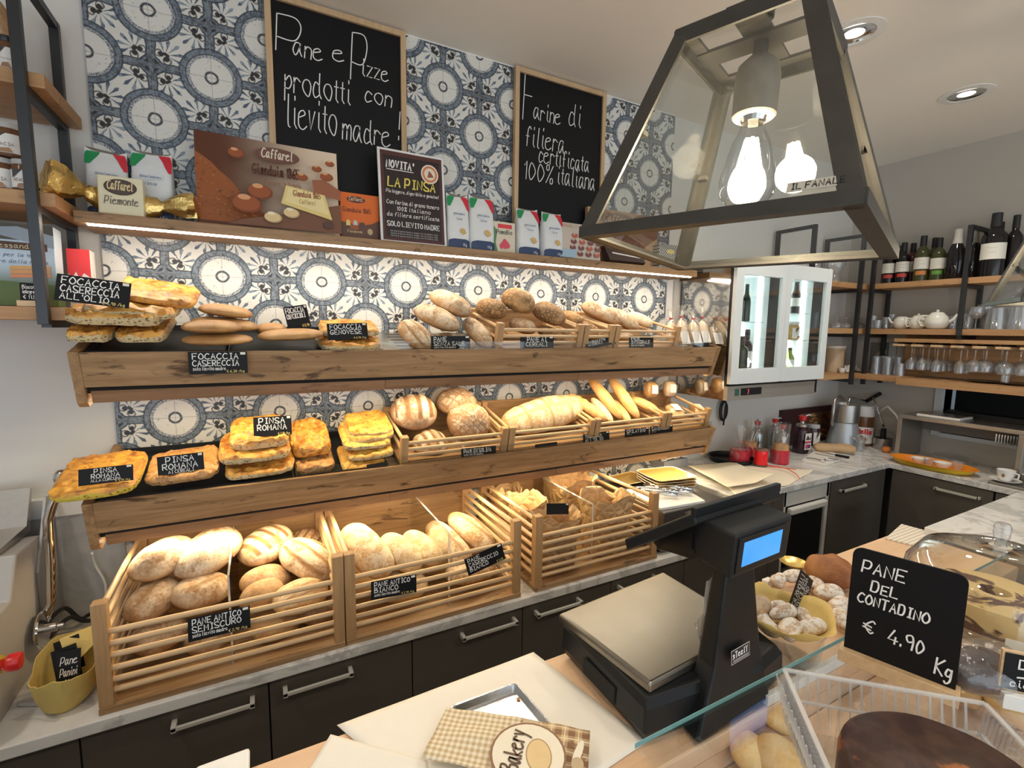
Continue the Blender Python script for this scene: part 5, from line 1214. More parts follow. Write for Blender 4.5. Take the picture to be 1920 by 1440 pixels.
# ================================================================== pendant lanterns
def lantern(loc, rot, text, chain=True, power=16):
    t = thing('pendant_lantern', loc, text, 'lamp', 'square tapered glass lanterns', rot); a, b, h = .30, .155, .243
    B = [Vector((x*a/2,y*a/2,0)) for x, y in ((-1,-1),(1,-1),(1,1),(-1,1))]; T = [Vector((x*b/2,y*b/2,h)) for x, y in ((-1,-1),(1,-1),(1,1),(-1,1))]
    def o(name, mb, mat, par=t, **k): return obj(name, mb, mat, par, world=False, **k)
    for i in range(4):
        j = (i+1) % 4; nrm = (B[i]+B[j]).normalized()
        o('bottom_rail', MB().bar(B[i],B[j],.004,.014,(0,0,1)).bar(B[i]-nrm*.008+Vector((0,0,-.005)),B[j]-nrm*.008+Vector((0,0,-.005)),.018,.003), M['bronze'])
        o('top_rail', MB().bar(T[i],T[j],.004,.018).bar(T[i]-nrm*.008+Vector((0,0,.008)),T[j]-nrm*.008+Vector((0,0,.008)),.018,.004), M['bronze'])
        up = (B[i]*1).normalized(); mb = MB()
        # angle iron post: two flat legs meeting at the corner
        mb.bar(B[i]+(B[j]-B[i]).normalized()*.010,T[i]+(T[j]-T[i]).normalized()*.008,.019,.004,(B[i]+B[j])); mb.bar(B[i]+(B[i-1]-B[i]).normalized()*.010,T[i]+(T[i-1]-T[i]).normalized()*.008,.019,.004,(B[i]+B[i-1]))
        o('corner_post', mb, M['bronze'])
        g = MB(); e = .012; q = [B[i].lerp(B[j],.05),B[j].lerp(B[i],.05),T[j].lerp(T[i],.08),T[i].lerp(T[j],.08)]; q = [p-nrm*.006 for p in q]
        g.hexa([q[0],q[1],q[2],q[3]]+[p-nrm*.002 for p in q]); gl = o('glass_pane', g, M['pane'])
        mid = (B[i]+B[j]+T[i]+T[j])/4; o('clip', MB().obox(B[i].lerp(T[i],.52)-up*.016,(.006,0,0),(0,.006,0),(0,0,.003)), M['bronze'])
    z = h+.004
    o('cross_bar', MB().box(-b/2,b/2,-.017,.017,z,z+.004), M['bronze']); o('cross_bar', MB().box(-.017,.017,-b/2,b/2,z+.0045,z+.008), M['bronze'])
    o('stem', MB().lathe([(.009,.225),(.009,h+.03),(.012,h+.032),(.012,h+.04)],(0,0,0),14), M['bronze'], smooth=40)
    sk = plain('cast_socket', (.20,.185,.165), .6, .4, .35, 60, bump=.2)
    o('socket', MB().lathe([(.024,.156),(.026,.158),(.0265,.203),(.024,.218),(.014,.228),(.009,.230)],(0,0,0),24), sk, smooth=40)
    o('bulb_cap', MB().lathe([(.014,.150),(.016,.156)],(0,0,0),18), M['chrome'])
    R2 = [(q, z+.038) for q, z in [(.013,.118),(.014,.105),(.022,.088),(.030,.060),(.034,.040),(.032,.022),(.022,.010),(.001,.006)]]
    bu = o('bulb', MB().lathe(R2,(0,0,0),24), M['glass'], smooth=True)
    fm = glow('filament', (1.0,.78,.48), 130)
    for k in range(6):
        an = 2*pi*k/6; mb = MB().tube([(cos(an)*.006,sin(an)*.006,.130),(cos(an)*.019,sin(an)*.019,.070),(cos(an+.5)*.014,sin(an+.5)*.014,.064)],.0024,6)
        f_ = o('filament', mb, fm, bu)
    o('ring', MB().tube([(.020*cos(2*pi*k/20),0,h+.058+.020*sin(2*pi*k/20)) for k in range(20)],.0035,8,closed=True), M['bronze'], smooth=True)
    for k in range(14):
        zz = h+.10+.036*k
        pts = [((.010*cos(2*pi*q/14)) if k % 2 else 0, 0 if k % 2 else .010*cos(2*pi*q/14), zz+.024*sin(2*pi*q/14)) for q in range(14)]
        o('chain_link', MB().tube(pts,.0028,6,closed=True), M['bronze'], smooth=True)
    l = bpy.data.lights.new('bulb_light','POINT'); l.energy = power; l.color = (1,.84,.63); l.shadow_soft_size = .03
    lo = bpy.data.objects.new('bulb_light', l); COL.objects.link(lo); lo.parent = t; lo.location = (0,0,.083)
    return t
LN = lantern((.982,-1.533,1.921), Euler((-.043,.02,-1.238),'XYZ'), 'large tapered glass pendant lantern with a glowing bulb, above the scale', power=4.5)
f = Face(*[LN.matrix_basis @ Vector(p) for p in ((.1512,.045,.014),(.1512,.11,.014),(.1452,.045,.034))]) if False else None
for (s_, ps) in (('FANALE', ((.147,.02,.012),(.147,.115,.012),(.1405,.02,.030))),):
    # maker's plate at the foot of the far pane, readable from inside
    n_ = Vector((-1,0,-.3)).normalized()
    bl, br, tl = Vector((.086,-.1475,.013)), Vector((.136,-.1475,.013)), Vector((.086,-.1447,.0225))
    u, v, n, w, h = frame3(bl, br, tl); mb = slab_quad(bl,u,v,n,w,h,.0006); o_ = obj('maker_plate', mb, pc((.62,.56,.46)), LN, world=False)
    mb = MB(); write(mb, 'IL FANALE', bl+u*.004+v*h*.2+n*.0006, u, v, n, h*.6, h*.10, 'l', maxw=w*.9); obj('lettering', mb, M['black2'], o_, world=False)
c = atz(1855,550,1.93)
lantern((c.x+.30,c.y-.09,1.915), Euler((.0,.0,-1.0),'XYZ'), 'second pendant lantern, mostly cut off by the right edge', power=4.5)
# ---------------------------------------------------------------- the two downlights in view
for k, ((x, y), tx) in enumerate(zip(DOWN_AND_FILL[:2], ('recessed ceiling downlight nearest the lantern, its reflector bright','recessed ceiling downlight farther right, dim'))):
    t = thing('downlight', (x,y,CEIL), tx, 'ceiling light', 'round recessed ceiling downlights')
    obj('trim_ring', MB().lathe([(.068,CEIL-.0005),(.100,CEIL-.0005),(.100,CEIL-.004),(.070,CEIL-.006),(.066,CEIL-.001)],(x,y,0),40,caps=False), M['white'], t, smooth=40)
    obj('reflector', MB().lathe([(.066,CEIL-.004),(.064,CEIL-.003),(.030,CEIL-.0012)],(x,y,0),40,caps=False), M['chrome'], t, smooth=60)
    obj('lens', MB().lathe([(.034,CEIL-.0014),(.001,CEIL-.0015)],(x,y,0),28,caps=False), glow('downlight_lens_%d' % k, (1,.93,.82), (7 if k == 0 else 1.2)), t)
# ================================================================== wine fridge
fx0, fx1, fy, fz0, fz1 = 2.46, 3.25, -.40, 1.465, 2.155
t = thing('wine_fridge', ((fx0+fx1)/2,-.2,fz0), 'white two door glass fridge lit inside, hung on the wall right of the racks', 'fridge')
wf = plain('fridge_white', (.66,.69,.68), .3, 0, .02); mir = plain('mirror_steel', (.62,.60,.57), .08, 1.0, .02); inn = plain('fridge_interior', (.80,.86,.86), .35)
dz0 = 1.548
obj('side_panel', MB().box(fx0,fx0+.012,fy+.035,-.005,fz0,fz1-.02), mir, t); obj('side_panel', MB().box(fx1-.012,fx1,fy+.035,-.005,fz0,fz1-.02), mir, t)
obj('top_panel', MB().box(fx0,fx1,fy+.035,-.005,fz1-.02,fz1-.008), wf, t); obj('back_panel', MB().box(fx0+.012,fx1-.012,-.03,-.005,fz0+.07,fz1-.02), inn, t)
obj('inner_floor', MB().box(fx0+.012,fx1-.012,fy+.035,-.03,dz0-.01,dz0+.035), inn, t)
pl = obj('base_panel', MB().box(fx0+.0125,fx1-.06,fy+.012,-.032,fz0,dz0-.012), plain('satin_base', (.40,.36,.31), .3, .5), t)
obj('display', MB().box(fx0+.10,fx0+.26,fy+.010,fy+.0125,fz0+.022,fz0+.058), M['black'], t); obj('switch', MB().box(fx0+.055,fx0+.085,fy+.010,fy+.0125,fz0+.022,fz0+.056), plain('green_switch', (.03,.10,.07), .3), t)
dg = MB(); write(dg, '7', Vector((fx0+.15,fy+.0095,fz0+.028)), Vector((1,0,0)), Vector((0,0,1)), Vector((0,-1,0)), .022, .003); obj('display_digit', dg, glow('display_red', (.9,.08,.15), 1.5), t)
obj('gasket', MB().box(fx0+.002,fx1-.002,fy+.022,fy+.034,dz0-.008,fz1-.004), M['black'], t)
md = (fx0+fx1)/2
for (a, b_, nm) in ((fx0,md-.001,'l'),(md+.001,fx1,'r')):
    x0 = a+(.055 if nm == 'l' else .037); x1 = b_-(.037 if nm == 'l' else .045); z0, z1 = dz0+.075, fz1-.072
    mb = MB().box(a,x0,fy,fy+.02,dz0,fz1).box(x1,b_,fy,fy+.02,dz0,fz1).box(x0,x1,fy,fy+.02,dz0,z0).box(x0,x1,fy,fy+.02,z1,fz1)
    d = obj('door', mb, wf, t, bev=.001); g = obj('door_glass', MB().box(x0,x1,fy+.006,fy+.010,z0,z1), M['glass'], None); g.parent = d; g.data.transform(Matrix.Translation(-Vector(t.location)))
    # cut the gasket opening: inner lining and led tube per bay
    obj('led_tube', MB().box(x1-.010,x1-.001,fy+.115,fy+.135,z0-.03,z1+.02), glow('fridge_led_'+nm, (.90,1.0,.97), 3), t)
    obj('inner_wall', MB().box(x1+.001,x1+.005,fy+.075,-.05,z0-.03,z1+.02), inn, t)
    obj('inner_jamb', MB().box(x1+.001,x1+.005,fy+.036,fy+.074,z0-.03,z1+.02), M['black2'], t)
    shz = (z0+.235,) if nm == 'l' else (z0+.14, z0+.29)
    for z in shz: obj('glass_shelf', MB().box(x0-.03,x1-.045,fy+.06,-.035,z-.004,z), M['crystal'], t)
gk = bpy.data.objects.get('gasket'); bpy.data.objects.remove(gk)
for (a, b_, c, d_) in ((fx0+.002,fx0+.050,dz0-.008,fz1-.004),(fx1-.050,fx1-.002,dz0-.008,fz1-.004),(md-.04,md+.04,dz0-.008,fz1-.004)): obj('gasket', MB().box(a,b_,fy+.022,fy+.034,c,d_), M['black'], t)
for (c, d_) in ((dz0-.008,dz0+.06),(fz1-.06,fz1-.004)): obj('gasket', MB().box(fx0+.05,fx1-.05,fy+.022,fy+.034,c,d_), M['black'], t)
l = lamp('fridge_lamp', 'AREA', (md-.10,-.20,1.85), 2.8, (.85,1,.97), (radians(70),0,0), shape='RECTANGLE', size=.05, size_y=.5); lamp('fridge_lamp', 'AREA', (fx1-.12,-.20,1.85), 2.8, (.85,1,.97), (radians(70),0,0), shape='RECTANGLE', size=.05, size_y=.5)
obj('side_trim', MB().box(fx0,fx0+.012,fy+.012,fy+.0345,fz0,dz0-.012), plain('satin_trim', (.40,.36,.31), .3, .5), t)
bg = {'green': plain('bottle_green', (.012,.035,.018), .08), 'dark': plain('bottle_dark', (.010,.008,.009), .08), 'rose': plain('bottle_red', (.09,.015,.012), .1), 'olive': plain('bottle_olive', (.05,.055,.018), .1), 'lime': plain('bottle_lime', (.20,.30,.04), .1), 'clear': M['crystal']}
cream = pc((.74,.72,.64)); capk = pc((.015,.013,.014), .4)
def bottle(c, r, h, col, text, group, cap=capk, lab=cream, band=None, kind='bordeaux', lz=(.24,.50), txt=None):
    c = Vector(c); t = thing('wine_bottle', c, text, 'bottle', group)
    P = {'bordeaux': [(.9,0),(1,.012),(1,.60),(.93,.66),(.62,.72),(.40,.76),(.38,.90)], 'spark': [(.95,0),(1.05,.02),(1.06,.40),(.95,.52),(.66,.66),(.44,.76),(.36,.90)], 'beer': [(.9,0),(1,.012),(1,.52),(.85,.62),(.5,.74),(.42,.90)]}[kind]
    obj('glass', MB().lathe([(q*r, z*h) for q, z in P], c, 20), bg[col], t, smooth=40)
    z0 = .78 if kind != 'spark' else .70
    cr = .44 if kind != 'spark' else .56
    obj('capsule', MB().lathe([(cr*r,z0*h),(.43*r,.84*h),(.42*r,h*.995),(.36*r,h)], c, 16), cap, t, smooth=40)
    if lab:
        mb = MB(); n = 18; face = -atan2(c.x-CAM.x, c.y-CAM.y)-pi/2
        for z in lz:
            for k in range(n+1): a = face+radians(-70+140*k/n); mb.v.append(c+Vector((cos(a)*(r+.0006), sin(a)*(r+.0006), z*h)))
        for k in range(n): mb.face((k,k+1,n+2+k,n+1+k))
        L = obj('label', mb, lab, t)
        u = Vector((-sin(face), cos(face), 0)); nn = Vector((cos(face), sin(face), 0)); mb = MB(); sz = h*.035
        for q in range(2): write(mb, txt or '------', c+nn*(r+.0012)-u*r*.45+Vector((0,0,h*(lz[1]-.09-.07*q))), u, Vector((0,0,1)), nn, sz, .0012, 'l', maxw=r*.9)
        x_ = obj('lettering', mb, pc((.25,.22,.2)), None); x_.parent = L; x_.data.transform(Matrix.Translation(-c))
    if band:
        mb = MB(); n = 14; face = -atan2(c.x-CAM.x, c.y-CAM.y)-pi/2
        for z in (.14,.23):
            for k in range(n+1): a = face+radians(-40+80*k/n); mb.v.append(c+Vector((cos(a)*(r+.0007), sin(a)*(r+.0007), z*h)))
        for k in range(n): mb.face((k,k+1,n+2+k,n+1+k))
        obj('band', mb, pc(band), t)
    return t
gq = 'bottles and jars inside the lit fridge'
def ins(px, y, z): q = aty(px, 600, y); return Vector((q.x, y, z))
Z0 = dz0+.036; zl = dz0+.075+.235; za, zb = dz0+.075+.14, dz0+.075+.29
for (px, y, z, r, h, col, tx, k) in ((1397,-.24,zl,.024,.20,'green','green bottle at the left of the upper shelf in the left fridge door','beer'),(1410,-.22,zl,.024,.215,'dark','dark bottle with a white label on the upper shelf of the left fridge door','beer'),(1423,-.14,zl,.022,.19,'olive','olive bottle behind on the upper shelf of the left fridge door','beer'),
   (1394,-.27,Z0,.034,.20,'green','short bottle cut by the frame, bottom of the left fridge door','bordeaux'),(1408,-.24,Z0,.036,.262,'dark','tall wine bottle with cream label, bottom of the left fridge door','bordeaux'),(1424,-.18,Z0,.032,.25,'green','sparkling bottle with foil neck, bottom of the left fridge door','spark'),
   (1494,-.24,zb,.030,.185,'dark','dark left bottle on the top shelf of the right fridge door','beer'),(1508,-.20,zb,.030,.185,'dark','dark right bottle on the top shelf of the right fridge door','beer'),
   (1486,-.26,Z0,.026,.135,'lime','left lime green bottle at the bottom of the right fridge door','beer'),(1500,-.23,Z0,.026,.135,'lime','right lime green bottle at the bottom of the right fridge door','beer')):
    bottle(ins(px,y,z), r, h, col, tx, gq, kind=k, cap=pc((.70,.72,.70)) if k == 'spark' else capk, lab=cream if 'label' in tx or 'right' in tx else None, txt='----')
pk = plain('pickle_jar', (.52,.34,.13), .15)
for (px, y, tx) in ((1487,-.27,'left amber preserve jar on the middle shelf of the right fridge door'),(1502,-.23,'right amber preserve jar on the middle shelf of the right fridge door')): jar(ins(px,y,za), .036, .105, tx, gq, cap=(.72,.72,.70), content=pk, txt='-----')
# note stuck on the fridge flank
mb = MB().box(fx1+.001,fx1+.004,-.37,-.30,1.78,1.88); o = tag(obj('notepad', mb, M['paper']), 'white paper pad hanging on the right flank of the fridge', 'note')
# coiled cable under the fridge
q = aty(1355,768,-.02); pts = []
for k in range(3):
    for i in range(14): a = 2*pi*i/14+pi/2; pts.append(q+Vector((cos(a)*(.033-.003*k), -.004*k-.004, -.005+sin(a)*(.062-.004*k))))
pts = [q+Vector((-.012,-.006,.12)), q+Vector((-.02,-.006,.075))]+pts+[q+Vector((0,-.012,-.095))]
tag(obj('power_cable', MB().tube(pts,.005,8), M['rubber'], smooth=True), 'black power cable coiled in a loop under the fridge', 'cable')
# ================================================================== bar corner shelves
SD_ = -.24; XS = 3.94
tops = (2.125, 1.838, 1.545)
t = thing('corner_shelves', (3.9,-.2,1.5), 'oak shelves on blackened steel frames running round the bar corner', 'shelf')
for z in tops:
    obj('shelf', MB().box(3.27,XR-.01,SD_,-.01,z-.034,z), M['shelf_x'], t, bev=.0015)
for z in tops[:2]:
    obj('shelf', MB().box(XS,XR-.01,-2.1,SD_-.001,z-.034,z), M['shelf_y'], t, bev=.0015)
obj('shelf', MB().box(XS-.05,XR-.01,-.49,SD_-.001,tops[2]-.034,tops[2]), M['shelf_y'], t, bev=.0015)
obj('shelf', MB().box(XS-.09,XR-.01,-2.1,-.491,tops[2]-.045,tops[2]-.006), M['shelf_y'], t, bev=.0015)
def sframe(kind, p):
    if kind == 'b':     # frame on the back wall at x = p
        for y in (SD_-.012, -.03): obj('post', MB().box(p-.011,p+.011,y-.011,y+.011,1.475 if y < -.1 else 1.5,2.43), M['steel_dark'], t, bev=.001)
        for z in (2.42, tops[0]-.046, tops[1]-.046, tops[2]-.046): obj('cross_bar', MB().box(p-.010,p+.010,SD_,-.04,z-.010,z+.010), M['steel_dark'], t)
    else:
        for x in (XS-.012, XR-.03): obj('post', MB().box(x-.011,x+.011,p-.011,p+.011,(1.475 if p > -.4 else 1.80),2.41), M['steel_dark'], t, bev=.001)
        for z in (2.40, tops[0]-.046, tops[1]-.046): obj('cross_bar', MB().box(XS,XR-.04,p-.010,p+.010,z-.010,z+.010), M['steel_dark'], t)
sframe('b', 3.83); sframe('b', 3.30); sframe('r', -.275); sframe('r', -.735); sframe('r', -1.5)
obj('back_panel', MB().box(XR-.03,XR-.012,-2.1,-.40,tops[2]+.001,tops[1]-.036), M['shelf_y'], t)
# hanging glass rack
t2 = thing('glass_rack', (4.0,-.9,1.77), 'oak rail with blocks from which stemmed glasses hang, right wall', 'glass rack')
obj('rail', MB().box(XS+.002,XR-.05,-2.0,-.42,1.757,1.779), M['shelf_y'], t2, bev=.001)
for k in range(11):
    y = -.445-.095*k; obj('block', MB().box(XS+.0,XR-.06,y-.030,y+.030,1.731,1.745), M['pine_x'], t2, bev=.003); obj('block_stem', MB().box(XS+.02,XR-.08,y-.012,y+.012,1.745,1.757), M['gap'], t2)
# ---------------------------------------------------------------- bottles on the top shelf
gw = 'wine bottles on the top shelf of the right wall'
zt = tops[0]+.0008
BT = [(1667,4.03,.036,.245,'dark','first wine bottle from the corner, red band under its cream label',capk,(.5,.05,.04),'bordeaux'),
(1690,4.03,.036,.250,'dark','second front wine bottle from the corner, red band, neck under the lantern tip',capk,(.5,.05,.04),'bordeaux'),
(1682,4.11,.034,.245,'dark','wine bottle standing behind the first two red banded ones',capk,None,'bordeaux'),
(1707,4.11,.034,.245,'rose','reddish bottle in the back row beside the red banded ones',capk,None,'bordeaux'),
(1718,4.11,.034,.255,'rose','reddish bottle behind the tall cream labelled bottle',capk,None,'bordeaux'),
(1726,4.03,.038,.275,'olive','tall bottle with cream label and a small orange mark, fourth in front',capk,(.55,.20,.05),'bordeaux'),
(1746,4.09,.034,.265,'olive','bottle with a narrow cream label between two taller ones',capk,None,'bordeaux'),
(1763,4.03,.040,.280,'olive','bottle with cream label and green band, left of the sparkling ones',capk,(.12,.32,.05),'bordeaux'),
(1785,4.03,.044,.285,'dark','first sparkling bottle with a silver foil neck',pc((.62,.60,.56),.3),None,'spark'),
(1815,4.05,.046,.285,'dark','second sparkling bottle, behind the steel post',pc((.25,.24,.22),.3),None,'spark'),
(1857,4.03,.054,.345,'dark','big magnum bottle with a wide cream label, right of the post',capk,None,'bordeaux'),
(1872,4.12,.040,.31,'dark','dark bottle half hidden behind the magnum',capk,None,'bordeaux'),
(1893,4.09,.036,.33,'dark','last dark bottle by the second lantern',capk,None,'bordeaux')]
for (px, x, r, h, col, tx, cp, bd, k) in BT:
    q = atx(px, 520, x); bottle((x, q.y, zt), r, h, col, tx, gw, cap=cp, lab=cream if k == 'bordeaux' and ('label' in tx or 'band' in tx) else None, band=bd, kind=k, lz=(.27,.52))
# ---------------------------------------------------------------- glass things
def tumbler(c, r, h, text, group, taper=.85, mat=None, name='drinking_glass', up=False):
    c = Vector(c); P = [(r*taper,.001),(r*taper*.98,.004),(r,h),(r*.95,h),(r*taper*.9,.008),(.001,.008)]
    if up: P = [(q, h-z) for q, z in P]
    return tag(obj(name, MB().lathe(P, c, 16, caps=False), mat or M['crystal'], smooth=40), text, 'glass', group)
def stemglass(c, r, h, text, group, inv=True, bowl='wine'):
    P = [(r*.80,0),(r*.78,.003),(r*.10,.010),(r*.09,h*.42),(r*.16,h*.46),(r*.75,h*.58),(r,h*.74),(r*.84,h),(r*.80,h),(r*.94,h*.74),(r*.66,h*.59),(.002,h*.48)]
    if inv: P = [(q, h-z) for q, z in P]
    return tag(obj('stemmed_glass', MB().lathe(P, Vector(c), 18, caps=False), M['crystal'], smooth=50), text, 'glass', group)
gh = 'stemmed glasses hanging upside down from the oak rail'
ordn = ['first','second','third','fourth','fifth','sixth','seventh','eighth']
for k, (px, r, h, n_) in enumerate([(1705,.030,.155,3),(1733,.030,.155,3),(1761,.031,.16,3),(1805,.031,.16,2),(1836,.042,.145,2),(1861,.044,.145,2),(1893,.046,.15,2),(1918,.046,.15,1)]):
    y = atx(px, 660, 4.0).y
    for j in range(n_):
        x = 3.985+.062*j if r < .04 else 3.99+.085*j
        stemglass((x, y-.006*j, 1.7445-h), r, h, '%s glass of the %s hanging file counted from the corner' % (('front','middle','back')[j], ordn[k]), gh)
gm = 'glasses standing on the middle corner shelf'
zm = tops[1]+.0008
for (px, y, r, h, tx) in ((1570,-.15,.034,.085,'inverted footed glass nearest the fridge on the middle shelf'),(1585,-.17,.036,.085,'inverted footed glass second from the fridge on the middle shelf'),(1612,-.13,.030,.075,'footed glass between the two corner posts')):
    q = aty(px, 615, y); stemglass((q.x, y, zm), r, h, tx, gm)
for (px, x, r, h, tx) in ((1636,4.05,.026,.085,'slim glass just right of the corner posts on the middle shelf'),(1645,4.0,.026,.055,'squat glass just right of the corner posts on the middle shelf'),(1663,4.05,.022,.075,'small glass left of the round teapot'),(1672,4.08,.022,.095,'narrow glass left of the round teapot'),(1778,4.05,.030,.08,'glass right of the two lidded teapots'),(1813,4.08,.034,.09,'glass behind the right steel post')):
    q = atx(px, 610, x); tumbler((x, q.y, zm), r, h, tx, gm)
for (px, x, r, h, tx) in ((1868,4.02,.052,.125,'first large inverted beer tumbler on the middle shelf'),(1901,4.02,.054,.130,'second large inverted beer tumbler on the middle shelf'),(1885,4.11,.05,.125,'large tumbler behind the two front beer tumblers')):
    q = atx(px, 610, x); tumbler((x, q.y, zm), r, h, tx, gm, .82, up=True)
q = atx(1832, 610, 4.03); stemglass((4.03, q.y, zm), .040, .14, 'tall wide rimmed dessert glass right of the post on the middle shelf', gm, inv=False); q = atx(1844, 610, 4.08); stemglass((4.08, q.y, zm), .040, .14, 'second wide rimmed dessert glass, slightly behind', gm, inv=False)
gl = 'small tumblers on the lowest corner shelf'
for k, (px, x) in enumerate(((1648,4.0),(1658,4.03),(1668,4.0),(1683,4.02),(1692,3.98),(1655,4.10),(1674,4.10))):
    q = atx(px, 690, x); tumbler((x, q.y, tops[2]+.0008), .026, .115-.035*(px == 1692), 'small tumbler %s of the cluster left of the hanging glasses' % (('at the left end','second from the left','in the middle','second from the right','at the right end, shorter','at the back left','at the back right')[k]), gl, .82, up=True)
# pots
def pot(c, r, h, text, turn=0, lid=True):
    c = Vector(c); t = thing('teapot', c, text, 'teapot', 'white china pots on the middle shelf'); w = pc((.80,.77,.68), .15)
    obj('body', MB().lathe([(r*.6,0),(r*.85,h*.12),(r,h*.42),(r*.88,h*.78),(r*.62,h*.95),(r*.55,h)], c, 24), w, t, smooth=60)
    d = Vector((cos(turn), sin(turn), 0))
    if lid: obj('lid', MB().lathe([(r*.6,h*.97),(r*.5,h*1.06),(r*.1,h*1.1),(r*.14,h*1.16),(r*.12,h*1.22),(.001,h*1.24)], c, 18), w, t, smooth=60)
    obj('spout', MB().tube([c+d*r*.8+Vector((0,0,h*.4)), c+d*r*1.25+Vector((0,0,h*.6)), c+d*r*1.5+Vector((0,0,h*.95))], [r*.2,r*.14,r*.10], 10), w, t, smooth=True)
    obj('handle', MB().tube([c-d*r*.75+Vector((0,0,h*.85)), c-d*r*1.3+Vector((0,0,h*.85)), c-d*r*1.45+Vector((0,0,h*.5)), c-d*r*1.2+Vector((0,0,h*.2)), c-d*r*.85+Vector((0,0,h*.22))], r*.10, 8), w, t, smooth=True)
for (px, x, r, h, tx, a, ld) in ((1693,4.02,.050,.085,'round white pot without a lid at the left of the three pots',2.0,False),(1725,4.03,.052,.085,'left lidded white teapot of the middle shelf',-.8,True),(1755,4.0,.058,.092,'right lidded white teapot, the largest of the middle shelf',-1.2,True)):
    q = atx(px, 610, x); pot((x, q.y, zm), r, h, tx, a, ld)
# decanters on the top shelf beside the fridge, jug
def jug(px, y, r, h, text):
    q = aty(px, 520, y); t = thing('glass_jug', (q.x, y, zt), text, 'jug', 'round glass jugs on the top corner shelf')
    obj('body', MB().lathe([(r*.62,0),(r*.7,.02),(r*.45,h*.28),(r,h*.58),(r*.92,h*.75),(r*.55,h*.9),(r*.62,h)], (q.x,y,zt), 22, caps=False), M['crystal'], t, smooth=50)
    obj('handle', MB().tube([(q.x-r*.6,y,zt+h*.92),(q.x-r*1.4,y,zt+h*.8),(q.x-r*1.3,y,zt+h*.5),(q.x-r*.85,y,zt+h*.45)], .005, 8), M['crystal'], t, smooth=True)
jug(1562,-.13,.066,.20,'round bellied glass jug on the top shelf beside the fridge'); jug(1524,-.12,.04,.14,'smaller glass jug partly hidden by the top of the fridge')
# lower shelf: canister, napkins, picture
zlw = tops[2]+.0008
q = aty(1566,700,-.13); t = thing('coffee_canister', (q.x,-.13,zlw), 'tan canister with a dark brown label stripe beside the fridge', 'canister'); r = .058
obj('body', MB().lathe([(r,0),(r,.165)], (q.x,-.13,zlw), 28), pc((.50,.36,.22)), t, smooth=40); obj('lid', MB().lathe([(r*1.03,.160),(r*1.03,.176),(r*.98,.178)], (q.x,-.13,zlw), 28), pc((.72,.66,.56)), t, smooth=40)
mb = MB(); 
for z in (.01,.15):
    for k in range(7): a = radians(-80+30*k/6); mb.v.append(Vector((q.x+cos(a)*(r+.0008), -.13+sin(a)*(r+.0008), zlw+z)))
for k in range(6): mb.face((k,k+1,8+k,7+k))
L = obj('label_stripe', mb, pc((.13,.03,.02)), t)
q2 = aty(1577,715,-.19); t = thing('espresso_cup', (q2.x,-.19,zlw), 'tiny white espresso cup lying in front of the tan canister', 'cup'); obj('bowl', MB().lathe([(.012,0),(.02,.012),(.022,.03),(.019,.03),(.016,.01),(.001,.006)], (q2.x,-.19,zlw), 16, caps=False), pc((.8,.78,.74),.2), t, smooth=50); obj('handle', MB().tube([(q2.x+.02,-.195,zlw+.025),(q2.x+.034,-.2,zlw+.02),(q2.x+.02,-.195,zlw+.01)], .003, 6), pc((.8,.78,.74),.2), t, smooth=True)
for k, (px, y, w, tx) in enumerate(((1590,-.14,.05,'crumpled white napkins on the lower shelf, left of the corner post'),(1625,-.12,.05,'white napkins on a dish between the two corner posts'))):
    q = aty(px, 698, y); mb = MB().patch(lambda u, v: (q.x+(u-.5)*w*2.2, y+(v-.5)*.10, zlw+.006+.06*max(0, 1-abs(u-.5)*2.0)*(.5+.5*noise.noise(Vector((u*7,v*7,k))))+.012*noise.noise(Vector((u*22,v*22,5)))), 14, 10)
    tag(obj('napkins', mb, M['paper'], solid=.001), tx, 'napkin', 'white napkins on the lower corner shelf')
t = tag(obj('serving_dish', MB().lathe([(.05,0),(.085,.006),(.09,.010),(.05,.005),(.001,.005)], (aty(1608,704,-.16).x,-.155,zlw), 28), pc((.8,.78,.74),.2), smooth=50), 'shallow white dish on the lower shelf behind the corner posts', 'dish')
q = atx(1636,665,4.12); bl = Vector((4.155,q.y+.03,zlw)); f_ = Vector((4.155,q.y-.12,zlw))
o, f = carton('small_picture', bl, f_, bl+Vector((-.0,0,.20)), .008, pc((.16,.16,.16)), 'small grey picture with a bird leaning on the wall behind the tumblers', 'picture'); f.ell(.42,.50,.2,.22,(.42,.40,.38)).ell(.52,.70,.11,.10,(.55,.53,.5)).poly([(.72,.0),(1,0),(1,1),(.72,1)], (.45,.47,.46)).ell(.3,.2,.2,.12,(.42,.22,.12)).done(o)
q = atx(1885,707,3.98); tumbler((3.98,q.y,1.5395), .022, .045, 'single tiny glass standing alone on the low right shelf', gl, .9)
for (px, tx) in ((1845,'left dark saucer on the low right shelf'),(1908,'right dark saucer on the low right shelf')):
    q = atx(px,708,4.02); tag(obj('saucer', MB().lathe([(.04,0),(.075,.012),(.078,.013),(.04,.004),(.001,.004)], (4.04,q.y,1.5395), 26), plain('dark_saucer_%d' % px, (.12,.09,.07), .2), smooth=50), tx, 'saucer', 'dark saucers on the low right shelf')
# ================================================================== raised counter, back part
ZC = RZ+.0006
def on(px, py, z=ZC): return atz(px, py, z)
